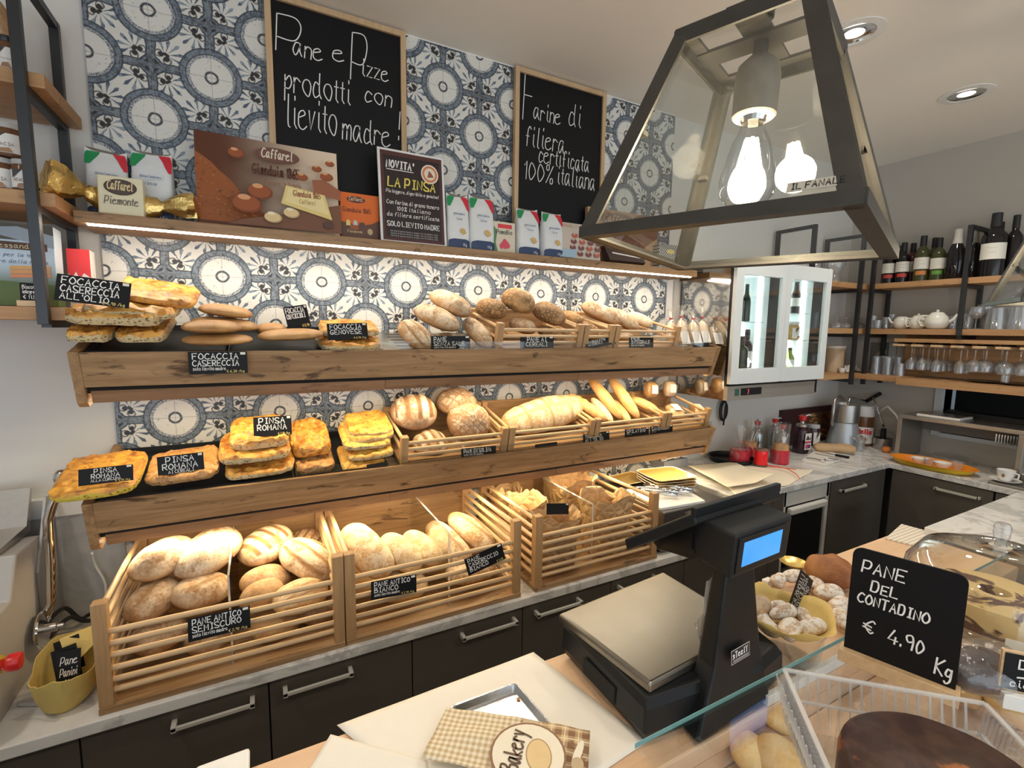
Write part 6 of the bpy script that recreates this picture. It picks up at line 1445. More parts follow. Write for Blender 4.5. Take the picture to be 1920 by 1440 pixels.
# red dark framed panel box leaning at the wall
bl = aty(1472,838,-.06); br = aty(1574,828,-.06); bl.z = br.z = ZC; 
o, f = carton('gift_box', bl, br, bl+Vector((0,.03,.235)), .04, pc((.045,.012,.012)), 'dark red picture printed gift box leaning on the wall behind the jam jars', 'box')
f.poly([(.28,.06),(.96,.06),(.96,.84),(.28,.84)], (.16,.085,.04))
R = random.Random(5)
for i in range(60): f.ell(R.uniform(.32,.92),R.uniform(.10,.80),R.uniform(.015,.05),R.uniform(.015,.04),R.choice([(.42,.16,.05),(.09,.04,.02),(.50,.30,.12),(.36,.06,.03),(.28,.16,.07)]))
for k in range(3): f.poly([(.70,.12+.24*k),(.94,.12+.24*k),(.94,.30+.24*k),(.70,.30+.24*k)], (.20,.06,.03)).ell(.82,.21+.24*k,.08,.05,(.42,.14,.05))
f.done(o)
# syrup bottles with pumps
def pump(c, r, h, text, col, cap, lab=None, arm=1, ang=.4):
    c = Vector(c); t = thing('pump_bottle', c, text, 'bottle', 'pump topped syrup and topping bottles')
    obj('body', MB().lathe([(r*.95,0),(r,.01),(r,h*.60),(r*.8,h*.70),(r*.62,h*.74)], c, 20), col, t, smooth=40); obj('lid', MB().lathe([(r*.72,h*.70),(r*.72,h*.78),(r*.3,h*.80),(r*.2,h*.88)], c, 18), M['steel'], t, smooth=40)
    obj('pump_head', MB().lathe([(r*.22,h*.86),(r*.45,h*.90),(r*.45,h*.96),(r*.5,h*.97),(r*.5,h),(r*.2,h*1.01)], c, 16), cap, t, smooth=40)
    d = Vector((cos(ang), sin(ang), 0)); obj('nozzle', MB().tube([c+Vector((0,0,h*.93)), c+d*r*1.1+Vector((0,0,h*.99)), c+d*r*1.9+Vector((0,0,h*1.0)), c+d*r*2.3+Vector((0,0,h*.96))], r*.09, 8), M['white'] if arm else M['black'], t, smooth=True)
    if lab:
        f = Face(c+Vector((-r*.75,-r*.98,h*.12)), c+Vector((r*.55,-r*1.06,h*.12)), c+Vector((-r*.75,-r*.98,h*.56))); f.poly([(0,0),(1,0),(1,1),(0,1)], (.72,.68,.64)).poly([(0,.40),(1,.40),(1,.52),(0,.52)], (.5,.05,.10)).poly([(.1,.6),(.4,.9),(.7,.65),(.9,.85),(.9,.6)], (.03,.03,.03)).ell(.35,.2,.25,.15,(.5,.05,.15)).ell(.7,.2,.2,.13,(.06,.03,.08)).done(t)
jamm = plain('dark_jam', (.035,.012,.016), .12); syr = plain('syrup_steel', (.42,.43,.42), .15, .8)
pump(aty(1417,850,-.10)*1+Vector((0,0,0)) if False else Vector((aty(1417,840,-.07).x,-.07,ZC)), .040, .20, 'leftmost pump bottle with a dark spout behind the clear bags', syr, M['red'], None, 0, .6)
pump((aty(1450,840,-.07).x,-.07,ZC), .040, .20, 'pump bottle with red cap behind the second clear bag', syr, M['red'], None, 1, .2)
pump((aty(1462,840,-.16).x,-.17,ZC), .036, .185, 'pump bottle with a double red cap in front of the others', syr, M['red'], None, 0, .1)
pump(on(1500,848), .046, .235, 'dark jam jar with white label and tall red pump', jamm, M['red'], True, 1, .1)
q = on(1515,836); jar((q.x+.05,-.09,ZC), .042, .15, 'dark jam jar standing behind the red pumped jar', 'jam jars on the raised counter', cap=(.55,.55,.55), content=jamm, txt='------')
# clear gift bags with red filling
redf = plain('red_gift_filling', (.50,.03,.05), .25, 0, .35, 40); tan_ = plain('biscuit_filling', (.52,.28,.10), .6, 0, .3, 50)
def giftbag(c, r, h, fh, tie, text, fill2=True):
    c = Vector(c); t = thing('gift_bag', c, text, 'gift bag', 'clear gift bags with red bases')
    obj('red_base', MB().lathe([(r*.9,0),(r*.97,.004),(r*.97,h*fh),(r*.9,h*fh+.002)], c, 20), redf, t, smooth=40)
    if fill2: obj('biscuits', MB().lathe([(r*.86,h*fh+.002),(r*.8,h*(fh+.13)),(r*.4,h*(fh+.17)),(.001,h*(fh+.17))], c, 16), tan_, t, smooth=40)
    prof = [(1,.0),(1.02,fh*.6),(.98,fh+.15),(.92,.62),(.88,.8),(.95,1.0)] if not tie else [(1,0),(1.08,.2),(.95,.40),(.30,.52),(.16,.56),(.4,.68),(.62,.85),(.70,1.0)]
    mb = MB(); n = 26
    for (q, z) in prof:
        for j in range(n): a = 2*pi*j/n; k = 1+.10*noise.noise(Vector((cos(a)*2.2, sin(a)*2.2, z*4+c.x*7)))+(.12*sin(6*a+c.x*9) if z > .5 else 0); mb.v.append(c+Vector((cos(a)*r*q*k, sin(a)*r*q*k*.8, z*h)))
    for i in range(len(prof)-1):
        for j in range(n): j2 = (j+1) % n; mb.face((i*n+j,i*n+j2,(i+1)*n+j2,(i+1)*n+j))
    obj('clear_film', mb, M['wrap'], t, smooth=True)
    if tie: 
        obj('ribbon', MB().lathe([(r*.17,h*.545),(r*.24,h*.56),(r*.17,h*.575)], c, 12).tube([c+Vector((.01,-r*.3,h*.56)), c+Vector((.03,-r*.9,h*.48)), c+Vector((.05,-r*1.08,h*.30)), c+Vector((.04,-r*1.1,h*.18))], .0035, 6), pc((.75,.25,.22)), t, smooth=True)
    else:
        for k in range(2): obj('straw', MB().tube([c+Vector((-.01+.02*k,-r*.2,h*(fh+.1))), c+Vector((.005+.03*k,-r*.4,h*(fh+.42)))], .002, 6), M['white'], t)
q = on(1386,868); giftbag(q, .062, .235, .36, True, 'tied clear gift bag with a red base at the left of the group', False)
q = on(1427,868); giftbag((q.x,q.y+.08,ZC), .050, .23, .28, False, 'tall open clear bag with straws behind the red ribbon spool')
q = on(1461,868); giftbag(q, .052, .235, .34, False, 'tall open clear bag with a red base right of the ribbon spool')
q = on(1424,874); t = thing('ribbon_spool', q, 'bright red ribbon spool between the clear gift bags', 'spool'); rb = plain('red_ribbon', (.75,.015,.02), .22, 0, .25, 120)
obj('ribbon', MB().lathe([(.036,.006),(.037,.03),(.036,.06),(.037,.088),(.036,.09)], q, 24), rb, t, smooth=40); obj('flange', MB().lathe([(.039,0),(.039,.005)], q, 24), pc((.12,.08,.06)), t); obj('flange', MB().lathe([(.038,.091),(.038,.096)], q, 24), pc((.25,.12,.08)), t)
tail = [on(1436,874,ZC+.006), on(1462,878,ZC+.012), on(1480,883,ZC+.012), on(1495,893,ZC+.012), on(1502,902,ZC+.013)]
obj('ribbon_tail', MB().tube(tail,.0022,6), pc((.70,.10,.06)), t, smooth=True); obj('ribbon_tail', MB().tube([on(1436,876,ZC+.008), on(1460,879,ZC+.012), on(1494,883,ZC+.012)],.0022,6), pc((.70,.10,.06)), t, smooth=True)
# black tray and papers behind the rack end
q = aty(1378,842,-.12); tag(obj('black_tray', MB().lathe([(.10,0),(.115,.004),(.125,.03),(.12,.03),(.11,.006),(.001,.004)], (q.x-.06,-.14,ZC), 30), M['black'], smooth=45), 'round black tray behind the tied gift bag', 'tray')
mb = MB().box(2.34,2.52,-.115,-.02,ZC,ZC+.05); tag(obj('box_of_papers', mb, pc((.30,.31,.34))), 'grey box at the wall behind the right end of the lower rack', 'box')
mb = MB().patch(lambda u, v: (2.335+u*.18, -.115+v*.09, ZC+.056+.016*noise.noise(Vector((u*5,v*5,2)))+.03*u*(1-u)), 12, 10); tag(obj('paper_packet', mb, M['paper'], solid=.004), 'white paper packet lying on the grey box at the wall', 'packet')
# cream wrapping paper sheets on the raised counter (hanging over the front)
cp = plain('cream_wrapping_paper', (.80,.72,.56), .7, 0, .03)
def sheetpoly(name, corners, lift, text, cat, group=None, mat=cp, sag=None, amp=.004):
    a, b_, c, d = [Vector(q) for q in corners]
    def fn(u, v):
        p = (a*(1-u)+b_*u)*(1-v)+(d*(1-u)+c*u)*v
        z = lift+amp*(.5+noise.noise(p*9)) + (sag(u, v) if sag else 0)
        return Vector((p.x, p.y, p.z+z))
    return tag(obj(name, MB().patch(fn, 24, 24), mat, smooth=True, solid=.0012), text, cat, group)
gpp = 'cream wrapping paper sheets on the raised counter'
z_ = RZ+.001
sheetpoly('wrapping_paper', [(2.34,-.56,z_),(2.72,-.57,z_),(3.12,-.47,z_),(2.66,-.12,z_)], .001, 'lowest cream wrapping sheet spreading to the right along the counter edge', 'paper', gpp)
sheetpoly('wrapping_paper', [(2.36,-.50,z_),(2.66,-.53,z_),(2.78,-.22,z_),(2.47,-.16,z_)], .010, 'upper stack of cream wrapping paper with a curled front corner', 'paper', gpp, sag=lambda u, v: .035*max(0,u-.6)*max(0,.6-v)*4+.012)
# cutting board, knife and bread roll wrapped in brown paper
def boxon(name, corners, z0, th, mat, text, cat, bev=.002):
    P = [Vector((q[0],q[1],z0)) for q in corners]; return tag(obj(name, MB().prism(P, (0,0,th)), mat, bev=bev), text, cat)
cq = [on(*p) for p in ((1503,866),(1548,875),(1592,858),(1530,846))]
boxon('cutting_board', [(q.x,q.y) for q in cq], ZC, .014, pc((.78,.75,.68)), 'small white cutting board in front of the juicer', 'cutting board')
k0, k1 = on(1530,846,ZC+.03), on(1592,858,ZC+.03); t = thing('bread_knife', k0, 'knife with a dark handle lying on the white cutting board', 'knife'); m_ = k0.lerp(k1,.6); obj('blade', MB().bar(k0,m_,.022,.002), M['chrome'], t); obj('handle', MB().bar(m_,k1,.018,.014), M['black'], t, bev=.003)
for k, (p0, p1, tx) in enumerate((((1512,858),(1546,866),'steel tongs lying on the white cutting board'),((1545,862),(1572,862),'small steel spoon lying at the board edge'))):
    a, b_ = on(*p0,ZC+.020), on(*p1,ZC+.020); tag(obj('tongs' if k == 0 else 'spoon', MB().tube([a+Vector((0,0,0)), a.lerp(b_,.3)+Vector((.0,-.012,.004)), a.lerp(b_,.7)+Vector((0,-.012,.004)), b_], .004, 6).tube([a, a.lerp(b_,.5)+Vector((0,.012,.004)), b_], .004, 6), M['chrome'], smooth=True), tx, 'utensil')
brown = plain('brown_paper', (.52,.34,.18), .7, 0, .1, 30)
a, b_ = on(1522,838,ZC+.036), on(1606,842,ZC+.036)
loaf(a, b_, .075, .055, brown, 'long roll wrapped in crumpled brown paper in front of the juicer', lump=.22, p=6, name='paper_roll', cat='paper roll', flat=.1)
# juicer
q = Vector((on(1583,836).x-.0,-.215,ZC)); q.x = aty(1583,800,-.215).x; t = thing('citrus_juicer', q, 'steel citrus juicer with a long lever and black grip', 'juicer'); sg = plain('silver_grey', (.42,.44,.46), .3, .4)
obj('base', MB().lathe([(.10,0),(.098,.02),(.078,.14),(.074,.165)], q, 28), sg, t, smooth=40); obj('bowl', MB().lathe([(.074,.166),(.080,.172),(.080,.285),(.076,.288),(.070,.26)], q, 28), M['steel'], t, smooth=40)
obj('bowl_rim_handle', MB().tube([q+Vector((-.06,.03,.12)), q+Vector((-.115,.02,.16)), q+Vector((-.105,.02,.32)), q+Vector((-.02,.03,.335)), q+Vector((.03,.03,.30))], .010, 8), M['steel'], t, smooth=True)
h0, h1, h2 = q+Vector((.02,-.01,.30)), aty(1625,752,-.25), aty(1650,738,-.27)
obj('lever', MB().tube([q+Vector((.0,-.01,.285)), h0+Vector((-.01,0,.03)), h1], .007, 8), M['chrome'], t, smooth=True); obj('grip', MB().tube([h1, h2], .013, 10), M['black'], t, smooth=40); obj('cord', MB().tube([q+Vector((-.05,-.085,.08)), q+Vector((-.01,-.105,.04)), q+Vector((.06,-.115,.01))], .004, 6), M['white'], t, smooth=True)
for k in range(2): obj('badge', MB().lathe([(.008,0),(.007,.002),(.001,.0022)], q+Vector((-.03+.035*k,-.088,.085)), 10, axis=Matrix.Rotation(radians(75),3,'X')), pc((.5,.5,.2)), t)
# spread jar
q = Vector((aty(1618,800,-.25).x,-.25,ZC)); r = .058; t = thing('spread_jar', q, 'large hazelnut spread jar with a white lid behind the juicer', 'jar')
obj('glass', MB().lathe([(r*.9,0),(r,.01),(r,.10),(r*.92,.15),(r*.96,.19),(r*.9,.20)], q, 28), jb, t, smooth=40); obj('lid', MB().lathe([(r*.96,.20),(r*.98,.205),(r*.92,.265),(r*.86,.27)], q, 28), pc((.80,.80,.79)), t, smooth=40)
d = (Vector((CAM.x,CAM.y,0))-Vector((q.x,q.y,0))).normalized(); u = Vector((-d.y,d.x,0)) if Vector((-d.y,d.x,0)).x > 0 else Vector((d.y,-d.x,0))
mb = MB(); n = 18; fa = atan2(d.y,d.x)
for z in (.02,.13):
    for k in range(n+1): a = fa+radians(-75+150*k/n); mb.v.append(q+Vector((cos(a)*(r+.001), sin(a)*(r+.001), z)))
for k in range(n): mb.face((k,k+1,n+2+k,n+1+k))
L = obj('label', mb, pc((.80,.79,.77)), t)
mb = MB(); write(mb, 'nutella', q+d*(r+.003)+Vector((0,0,.088)), u, Vector((0,0,1)), d, .030, .008, 'c', maxw=.105); obj('lettering', mb, pc((.65,.02,.03)), t)
f = Face(q+d*(r+.002)-u*.04+Vector((0,0,.03)), q+d*(r+.002)+u*.04+Vector((0,0,.03)), q+d*(r+.002)-u*.04+Vector((0,0,.08))); f.ell(.35,.5,.28,.3,(.30,.12,.05)).ell(.7,.4,.2,.2,(.55,.36,.16)).ell(.4,.75,.15,.12,(.12,.06,.04)).done(t)
q = on(1611,846); tumbler(q, .028, .095, 'clear tumbler in front of the big spread jar', 'glasses on the raised counter', .85)
# steel cup and portafilter style items near the wall
q = Vector((on(1642,826).x,-.30,ZC)); q = on(1643,834); q = Vector((q.x-.25,q.y-.06,ZC)); q.x = 4.06; q.y = -.37
t = thing('steel_cup', q, 'small steel cup left of the cup warmer frame', 'cup'); obj('cup', MB().lathe([(.050,0),(.052,.004),(.052,.072),(.049,.072),(.048,.006),(.001,.005)], q, 22), M['steel'], t, smooth=40)
hb = atx(1656,815,4.02); tag(obj('coffee_tamper', MB().tube([(4.02,hb.y,ZC+.01),(4.02,hb.y,ZC+.14)], [.018,.015], 10), M['black'], smooth=40), 'upright black handle standing beside the steel cup', 'tool')
a, b_, c_ = atx(1637,745,4.0), atx(1655,765,4.0), atx(1700,800,3.95)
hb2 = Vector((4.02,hb.y,ZC+.15)); t = thing('steam_wand', hb2, 'chrome frothing arm with a white tube and round guard, by the wall', 'frother')
obj('arm', MB().tube([a, hb2], .005, 8), M['chrome'], t, smooth=True); obj('guard', MB().lathe([(.001,-.002),(.026,-.002),(.026,.002),(.001,.002)], a.lerp(hb2,.35), 20, axis=(hb2-a).to_track_quat('Z','X').to_matrix()), M['crystal'], t, smooth=40)
obj('tube', MB().tube([a.lerp(hb2,.5), atx(1665,762,3.98), atx(1680,778,3.97), atx(1691,797,3.96)], .0055, 8), M['white'], t, smooth=True)
# ---------------------------------------------------------------- right arm of the counter
t = thing('cup_warmer', (3.98,-.79,ZC), 'brushed steel open frame shelf standing on the right counter arm', 'steel frame'); X0, X1, y0, y1, zt_ = 3.86, 4.13, -1.06, -.53, 1.322
for y in (y0, y1): obj('side_plate', MB().box(X0,X1,y-.012,y+.012,ZC,zt_-.024), M['steel'], t, bev=.002)
obj('top_plate', MB().box(X0,X1,y0-.012,y1+.012,zt_-.023,zt_), M['steel'], t, bev=.002); obj('back_plate', MB().box(X1-.01,X1,y0,y1,ZC+.16,zt_-.024), plain('frame_back', (.16,.15,.14), .4), t)
for k in range(12): obj('grille_slat', MB().box(X1-.03,X1-.012,y0+.03+.012*k,y0+.036+.012*k,ZC+.15,ZC+.20), M['chrome'], t)
dv = MB(); P = [(3.90,-.78),(4.06,-.78),(4.06,-.60),(3.90,-.60)]
t = thing('tablet', (3.98,-.69,zt_), 'white edged tablet lying on top of the steel frame', 'tablet'); obj('body', MB().box(3.88,4.06,-.80,-.60,zt_+.0005,zt_+.014), pc((.72,.68,.62)), t, bev=.004); obj('screen', MB().box(3.892,4.05,-.79,-.61,zt_+.0142,zt_+.016), M['steel'], t); 
tag(obj('dark_appliance_edge', MB().box(4.08,XR-.0,-1.6,-.66,zt_+.0005,zt_+.03), M['black']), 'black bar behind the steel frame under the pass-through', 'appliance')
q = on(1700,828); loaf(Vector((3.98,-.66,ZC+.03)), Vector((4.07,-.80,ZC+.03)), .10, .05, M['wrap'], 'bag of clear film lying under the steel frame', lump=.2, name='film_bag', cat='bag')
q = Vector((3.955,-.435,ZC)); tag(obj('orange_peel', MB().lathe([(.014,0),(.024,.008),(.025,.02),(.018,.034),(.001,.038)], q, 16), pc((.70,.22,.04)), smooth=50), 'orange half squeezed between the steel frame and the cups of the corner', 'fruit')
# orange oval tray with cups
c = Vector((3.785,-.735,ZC)); org = plain('orange_tray', (.80,.26,.02), .25); yel = plain('yellow_tray_side', (.78,.52,.03), .25)
t = thing('oval_tray', c, 'orange and yellow oval tray with cups on the right counter arm', 'tray'); 
def oval(prof, m):
    mb = MB(); n = 40
    for (rx, ry, z) in prof:
        for j in range(n): a = 2*pi*j/n; mb.v.append(c+Vector((cos(a)*rx, sin(a)*ry, z)))
    for i in range(len(prof)-1):
        for j in range(n): j2 = (j+1) % n; mb.face((i*n+j,i*n+j2,(i+1)*n+j2,(i+1)*n+j))
    return mb
mb = oval([(.085,.165,.001),(.098,.180,.012),(.105,.188,.028)], 0); mb.face(list(range(40))[::-1]); obj('outer_wall', mb, yel, t, smooth=50)
mb = oval([(.105,.188,.028),(.115,.205,.034),(.112,.20,.036),(.100,.182,.028),(.088,.165,.006)], 0); mb.face([160+j for j in range(40)]); obj('rim', mb, org, t, smooth=50)
lt = MB(); write(lt, '- ------', c+Vector((-.1015,.05,.008)), Vector((0,-1,0)), Vector((-.25,0,1)).normalized(), Vector((-1,0,-.2)).normalized(), .012, .002, 'l', maxw=.10); obj('lettering', lt, M['black2'], t)
wc = pc((.82,.80,.76), .2)
def cup(c, r, h, text, group, hd=(0,-1,0), saucer=True, logo=True, mat=None):
    c = Vector(c); t = thing('espresso_cup', c, text, 'cup', group); m = mat or wc; z = 0
    if saucer: obj('saucer', MB().lathe([(r*.8,0),(r*1.7,.010),(r*1.72,.012),(r*.9,.005),(.001,.005)], c, 26), m, t, smooth=50); z = .006
    k = c+Vector((0,0,z)); obj('bowl', MB().lathe([(r*.55,0),(r*.62,.004),(r*.92,h*.5),(r,h),(r*.93,h),(r*.84,h*.5),(r*.5,.008),(.001,.007)], k, 24, caps=False), m, t, smooth=60)
    d = Vector(hd).normalized(); obj('handle', MB().tube([k+d*r*.93+Vector((0,0,h*.85)), k+d*r*1.5+Vector((0,0,h*.8)), k+d*r*1.45+Vector((0,0,h*.4)), k+d*r*.80+Vector((0,0,h*.3))], .004, 8), m, t, smooth=True)
    if logo: f = Face(k+Vector((-r*.97,r*.25,h*.35)), k+Vector((-r*.97,-r*.25,h*.35)), k+Vector((-r*1.0,r*.25,h*.75))); f.ell(.5,.5,.35,.4,(.28,.14,.06)).done(t)
ge = 'white espresso cups on the right counter arm'
for (px, py, z, tx) in ((1745,858,.045,'white bowl lying at the left in the orange tray'),(1770,862,.045,'white cup in the middle of the orange tray')): 
    q = on(px,py,ZC+.01); tag(obj('bowl', MB().lathe([(.02,0),(.036,.02),(.040,.035),(.037,.035),(.03,.012),(.001,.008)], (c.x+.01, c.y+(.06 if px < 1760 else -.045), ZC+.0068), 20), wc, smooth=50), tx, 'bowl', 'white bowls in the orange tray')
tumbler((c.x-.02,c.y+.005,ZC+.0068), .024, .05, 'small amber tinted glass in the orange tray', 'glasses in the orange tray', .8); tumbler((c.x+.035,c.y-.10,ZC+.0068), .024, .05, 'small clear glass at the right in the orange tray', 'glasses in the orange tray', .8)
boxon('steel_tray', [(3.70,-1.50),(3.96,-1.50),(3.96,-1.0),(3.70,-1.0)], ZC, .012, M['steel'], 'flat steel tray carrying the espresso cups at the right edge', 'tray')
zc2 = ZC+.0128
cup((3.77,-1.045,zc2), .036, .055, 'white espresso cup with a round mark, left on the steel tray', ge, (-.3,-1,0)); cup((3.77,-1.18,zc2), .036, .052, 'white espresso cup at the right frame edge, handle to the left', ge, (-.3,1,0)); 
for k in range(3): tag(obj('saucer', MB().lathe([(.03,0),(.06,.010),(.061,.012),(.03,.004),(.001,.004)], (3.89,-1.13,zc2+.011*k+.0005), 26), wc, smooth=50), '%s saucer of the small stack behind the right cup' % ('lowest','middle','top')[k], 'saucer', 'white saucers on the steel tray')
# things seen through the pass-through
q = Vector((XR+.05,-.78,oz0)); t = thing('red_pot', q, 'dark red pot just inside the pass-through opening', 'pot'); obj('body', MB().lathe([(.05,.001),(.065,.02),(.066,.05)], q, 20), M['black2'], t, smooth=40); obj('lid', MB().lathe([(.06,.051),(.05,.07),(.012,.085),(.014,.10),(.001,.102)], q, 20), plain('dark_red', (.22,.012,.015), .3), t, smooth=40)
q = Vector((XR+.05,-1.09,oz0)); bottle(q, .034, .24, 'lime', 'green bottle at the far right of the pass-through', 'bottles in the pass-through', cap=M['red'], lab=pc((.3,.45,.55)), txt='-----'); bottle(q+Vector((.0,-.08,0)), .034, .24, 'green', 'blue green bottle behind the green one in the pass-through', 'bottles in the pass-through', cap=pc((.05,.08,.35)), lab=pc((.05,.08,.4)), txt='-----')
# ================================================================== grill with trays, right end of the low counter
g0, g1 = 1.90, 2.285
t = thing('contact_grill', ((g0+g1)/2,-.33,LZ), 'steel contact grill beside the paper bag crate, trays on top', 'grill')
gs = plain('grill_steel', (.30,.28,.26), .3, .9)
obj('body', MB().box(g0,g1,-.545,-.08,LZ+.02,LZ+.12), gs, t, bev=.004); obj('lid', MB().box(g0,g1,-.55,-.08,LZ+.128,LZ+.195), gs, t, bev=.006)
for (x, y) in ((g0+.03,-.5),(g1-.03,-.5),(g0+.03,-.12),(g1-.03,-.12)): obj('foot', MB().lathe([(.014,0),(.014,.02)], (x,y,LZ+.0003), 12), M['black'], t)
Qx = Matrix.Rotation(radians(90),3,'X'); obj('knob', MB().lathe([(.022,0),(.020,.016),(.012,.020),(.001,.020)], (g1-.04,-.552,LZ+.165), 18, axis=Qx), M['black'], t, smooth=40); obj('window', MB().box(g0+.03,g0+.16,-.548,-.5455,LZ+.045,LZ+.10), M['black'], t)
zg = LZ+.1955
boxon('melamine_tray', [(1.90,-.53),(2.15,-.55),(2.22,-.33),(1.93,-.28)], zg, .012, pc((.76,.75,.72)), 'white tray with serving tongs on the steel grill', 'tray')
for k, (xo, tx) in enumerate(((1.93,'left chrome serving tongs on the white tray'),(2.02,'right chrome serving tongs on the white tray'))):
    a, b_ = Vector((xo,-.30,zg+.03)), Vector((xo+.14,-.47,zg+.03)); s = Vector((.02,.015,0)); tag(obj('serving_tongs', MB().tube([a, a.lerp(b_,.5)+s, b_+s*.8], [.006,.008,.012], 8).tube([a, a.lerp(b_,.5)-s, b_-s*.8], [.006,.008,.012], 8), M['chrome'], smooth=True), tx, 'tongs', 'chrome serving tongs on the white tray')
gcard = plain('gold_tray_card', (.82,.58,.18), .28, .7); gwh = pc((.80,.76,.68))
def goldtray(c, w, d, rot, z, text):
    t = thing('cake_tray', (c[0],c[1],z), text, 'cake tray', 'stacked gold and white card trays on the grill', (0,0,rot))
    def ring(k, zz, e=.25, n=48):
        return [Vector((math.copysign(abs(cos(2*pi*j/n))**e, cos(2*pi*j/n))*w/2*k, math.copysign(abs(sin(2*pi*j/n))**e, sin(2*pi*j/n))*d/2*k, zz+.0015*(j % 2 if k > .85 else 0))) for j in range(n)]
    mb = MB(); mb.v += ring(.72,.001)+ring(.80,.003)+ring(1.0,.012); n = 48
    mb.face(range(n))
    for i in range(2):
        for j in range(n): j2 = (j+1) % n; mb.face((i*n+j,i*n+j2,(i+1)*n+j2,(i+1)*n+j))
    obj('gold_face', mb, gcard, t, world=False, solid=.0008); 
    mb = MB(); mb.v += ring(1.0,.0128)+ring(.965,.0112)
    for j in range(n): j2 = (j+1) % n; mb.face((j,j2,n+j2,n+j))
    obj('white_rim', mb, gwh, t, world=False, solid=.0012)
goldtray((2.05,-.16),.22,.15,.1,zg+.004,'gold card tray at the back, standing toward the wall')
for k in range(4): goldtray((2.165+.004*k,-.30+.004*k),.235,.20,-.25+.04*k,zg+.0135+.011*k,('lowest','second lowest','second highest','topmost')[k]+' gold and white card tray of the stack near the wrapping paper')
t = tag(obj('glass_plate', MB().prism([(2.30,-.30,RZ+.0),(2.36,-.32,RZ+.02),(2.36,-.1,RZ+.02),(2.30,-.08,RZ)], (0,0,.004)), M['crystal']), 'clear plate edge wedged at the counter step by the wall', 'plate') if False else None
# ================================================================== paper bags in the right worktop crate
kn_ = NT('kraft_paper'); kv = kn_.co(); ka = kn_.noise(kv, 24, 5, .6, 1.5); kn_.set(c=kn_.mix(ka, (.46,.29,.14), (.60,.41,.22)), r=.7); kn_.bump(kn_.voro(kv, 26, 'DISTANCE_TO_EDGE'), .9, .02); kraft = kn_.mat
gk_ = 'open brown paper bags in the right worktop crate'
def pbag(x, y, rx, ry, h, text, rolls=2, rim=.10, seed=1, base=LZ+.0175):
    t = thing('paper_bag', (x,y,base), text, 'paper bag', gk_); R = random.Random(seed); so = Vector((seed*3.1,seed,0)); mb = MB(); n = 40
    prof = [(.88,0),(.95,.02),(1.0,.2),(1.0,.35),(.97,.5),(1.02,.65),(1.03,.78),(1.10,.90),(1.15,1.0),(1.09,.985),(1.0,.88),(.95,.7),(.9,.5)]
    for i, (k, z) in enumerate(prof):
        for j in range(n):
            a = 2*pi*j/n; e = .6; cx, sy = cos(a), sin(a); X_ = math.copysign(abs(cx)**e,cx)*rx; Y_ = math.copysign(abs(sy)**e,sy)*ry
            w = noise.noise(Vector((cx*2.4, sy*2.4, z*3))+so); w2 = noise.noise(Vector((cx*7, sy*7, z*7))+so)
            zz = z*h*(1+(.22*noise.noise(Vector((cx*1.3, sy*1.3, 9))+so)+.10*noise.noise(Vector((cx*2.6, sy*2.6, 4))+so) if z > .55 else 0)); kk = k*(1+.09*w+.07*w2)
            mb.v.append(Vector((x+X_*kk, y+Y_*kk, base+zz)))
    for i in range(len(prof)-1):
        for j in range(n): j2 = (j+1) % n; mb.face((i*n+j,i*n+j2,(i+1)*n+j2,(i+1)*n+j))
    mb.face(list(range(n))[::-1]); obj('bag', mb, kraft, t, smooth=35)
    for q in range(rolls):
        a = R.uniform(0,6.28); p = Vector((x+rx*.32*cos(a+q*2.6), y+ry*.32*sin(a+q*2.6), base+h*.62)); o = loaf(p-Vector((rx*.34,.01,0)), p+Vector((rx*.34,.01,.0)), ry*.8, .05, 'gold', 'golden bread roll in the bag %s' % text.split('standing ')[-1], group='bread rolls in the paper bags', lump=.04, nu=20, nv=16, name='bread_roll')
pbag(1.365,-.135,.055,.055,.235,'folded over paper bag standing at the back left of the right crate',0,seed=2)
pbag(1.385,-.285,.066,.070,.235,'wide open paper bag with golden rolls standing in the middle left of the right crate',2,seed=3)
pbag(1.425,-.445,.085,.055,.215,'crumpled paper bag with a small black sign standing at the front of the right crate',1,seed=4)
pbag(1.655,-.185,.105,.095,.265,'largest wide open paper bag standing at the back right of the right crate',2,seed=5)
pbag(1.71,-.405,.095,.080,.235,'low spreading paper bag standing at the front right of the right crate',1,seed=6)
label((1025,965),(1066,964),(1030,944),-.475,[],'small black sign stuck in the front paper bag of the right crate',lean=.01)
# ================================================================== weighing scale
ZF = FZ+.0006
t = thing('weighing_scale', (1.19,-1.22,ZF), 'black shop scale with a steel plate and blue screen on the beech counter', 'scale')
bs = [(1.015,-1.355),(1.375,-1.345),(1.40,-1.20),(1.375,-1.085),(1.02,-1.10)]
def scaled(P, k, c=(1.195,-1.22)): return [(c[0]+(x-c[0])*k, c[1]+(y-c[1])*k) for x, y in P]
def loft(rings, m, par, name, bev=.004):
    mb = MB(); n = len(rings[0][0])
    for P, z in rings: mb.v += [Vector((x,y,z)) for x, y in P]
    for i in range(len(rings)-1):
        for j in range(n): j2 = (j+1) % n; mb.face((i*n+j,i*n+j2,(i+1)*n+j2,(i+1)*n+j))
    mb.face(list(range(n))[::-1]); mb.face([(len(rings)-1)*n+j for j in range(n)]); return obj(name, mb, m, par, bev=bev)
base = [(1.005,-1.385),(1.30,-1.415),(1.385,-1.40),(1.405,-1.30),(1.385,-1.085),(1.01,-1.105)]
loft([(scaled(base,.94),ZF+.004),(scaled(base,1.0),ZF+.03),(scaled(base,.985),ZF+.075),(scaled(base,.93),ZF+.092)], M['black'], t, 'base', .005)
for (x, y) in ((1.05,-1.36),(1.34,-1.36),(1.05,-1.13),(1.34,-1.12)): obj('foot', MB().lathe([(.014,0),(.014,.006)], (x,y,ZF), 12), M['rubber'], t)
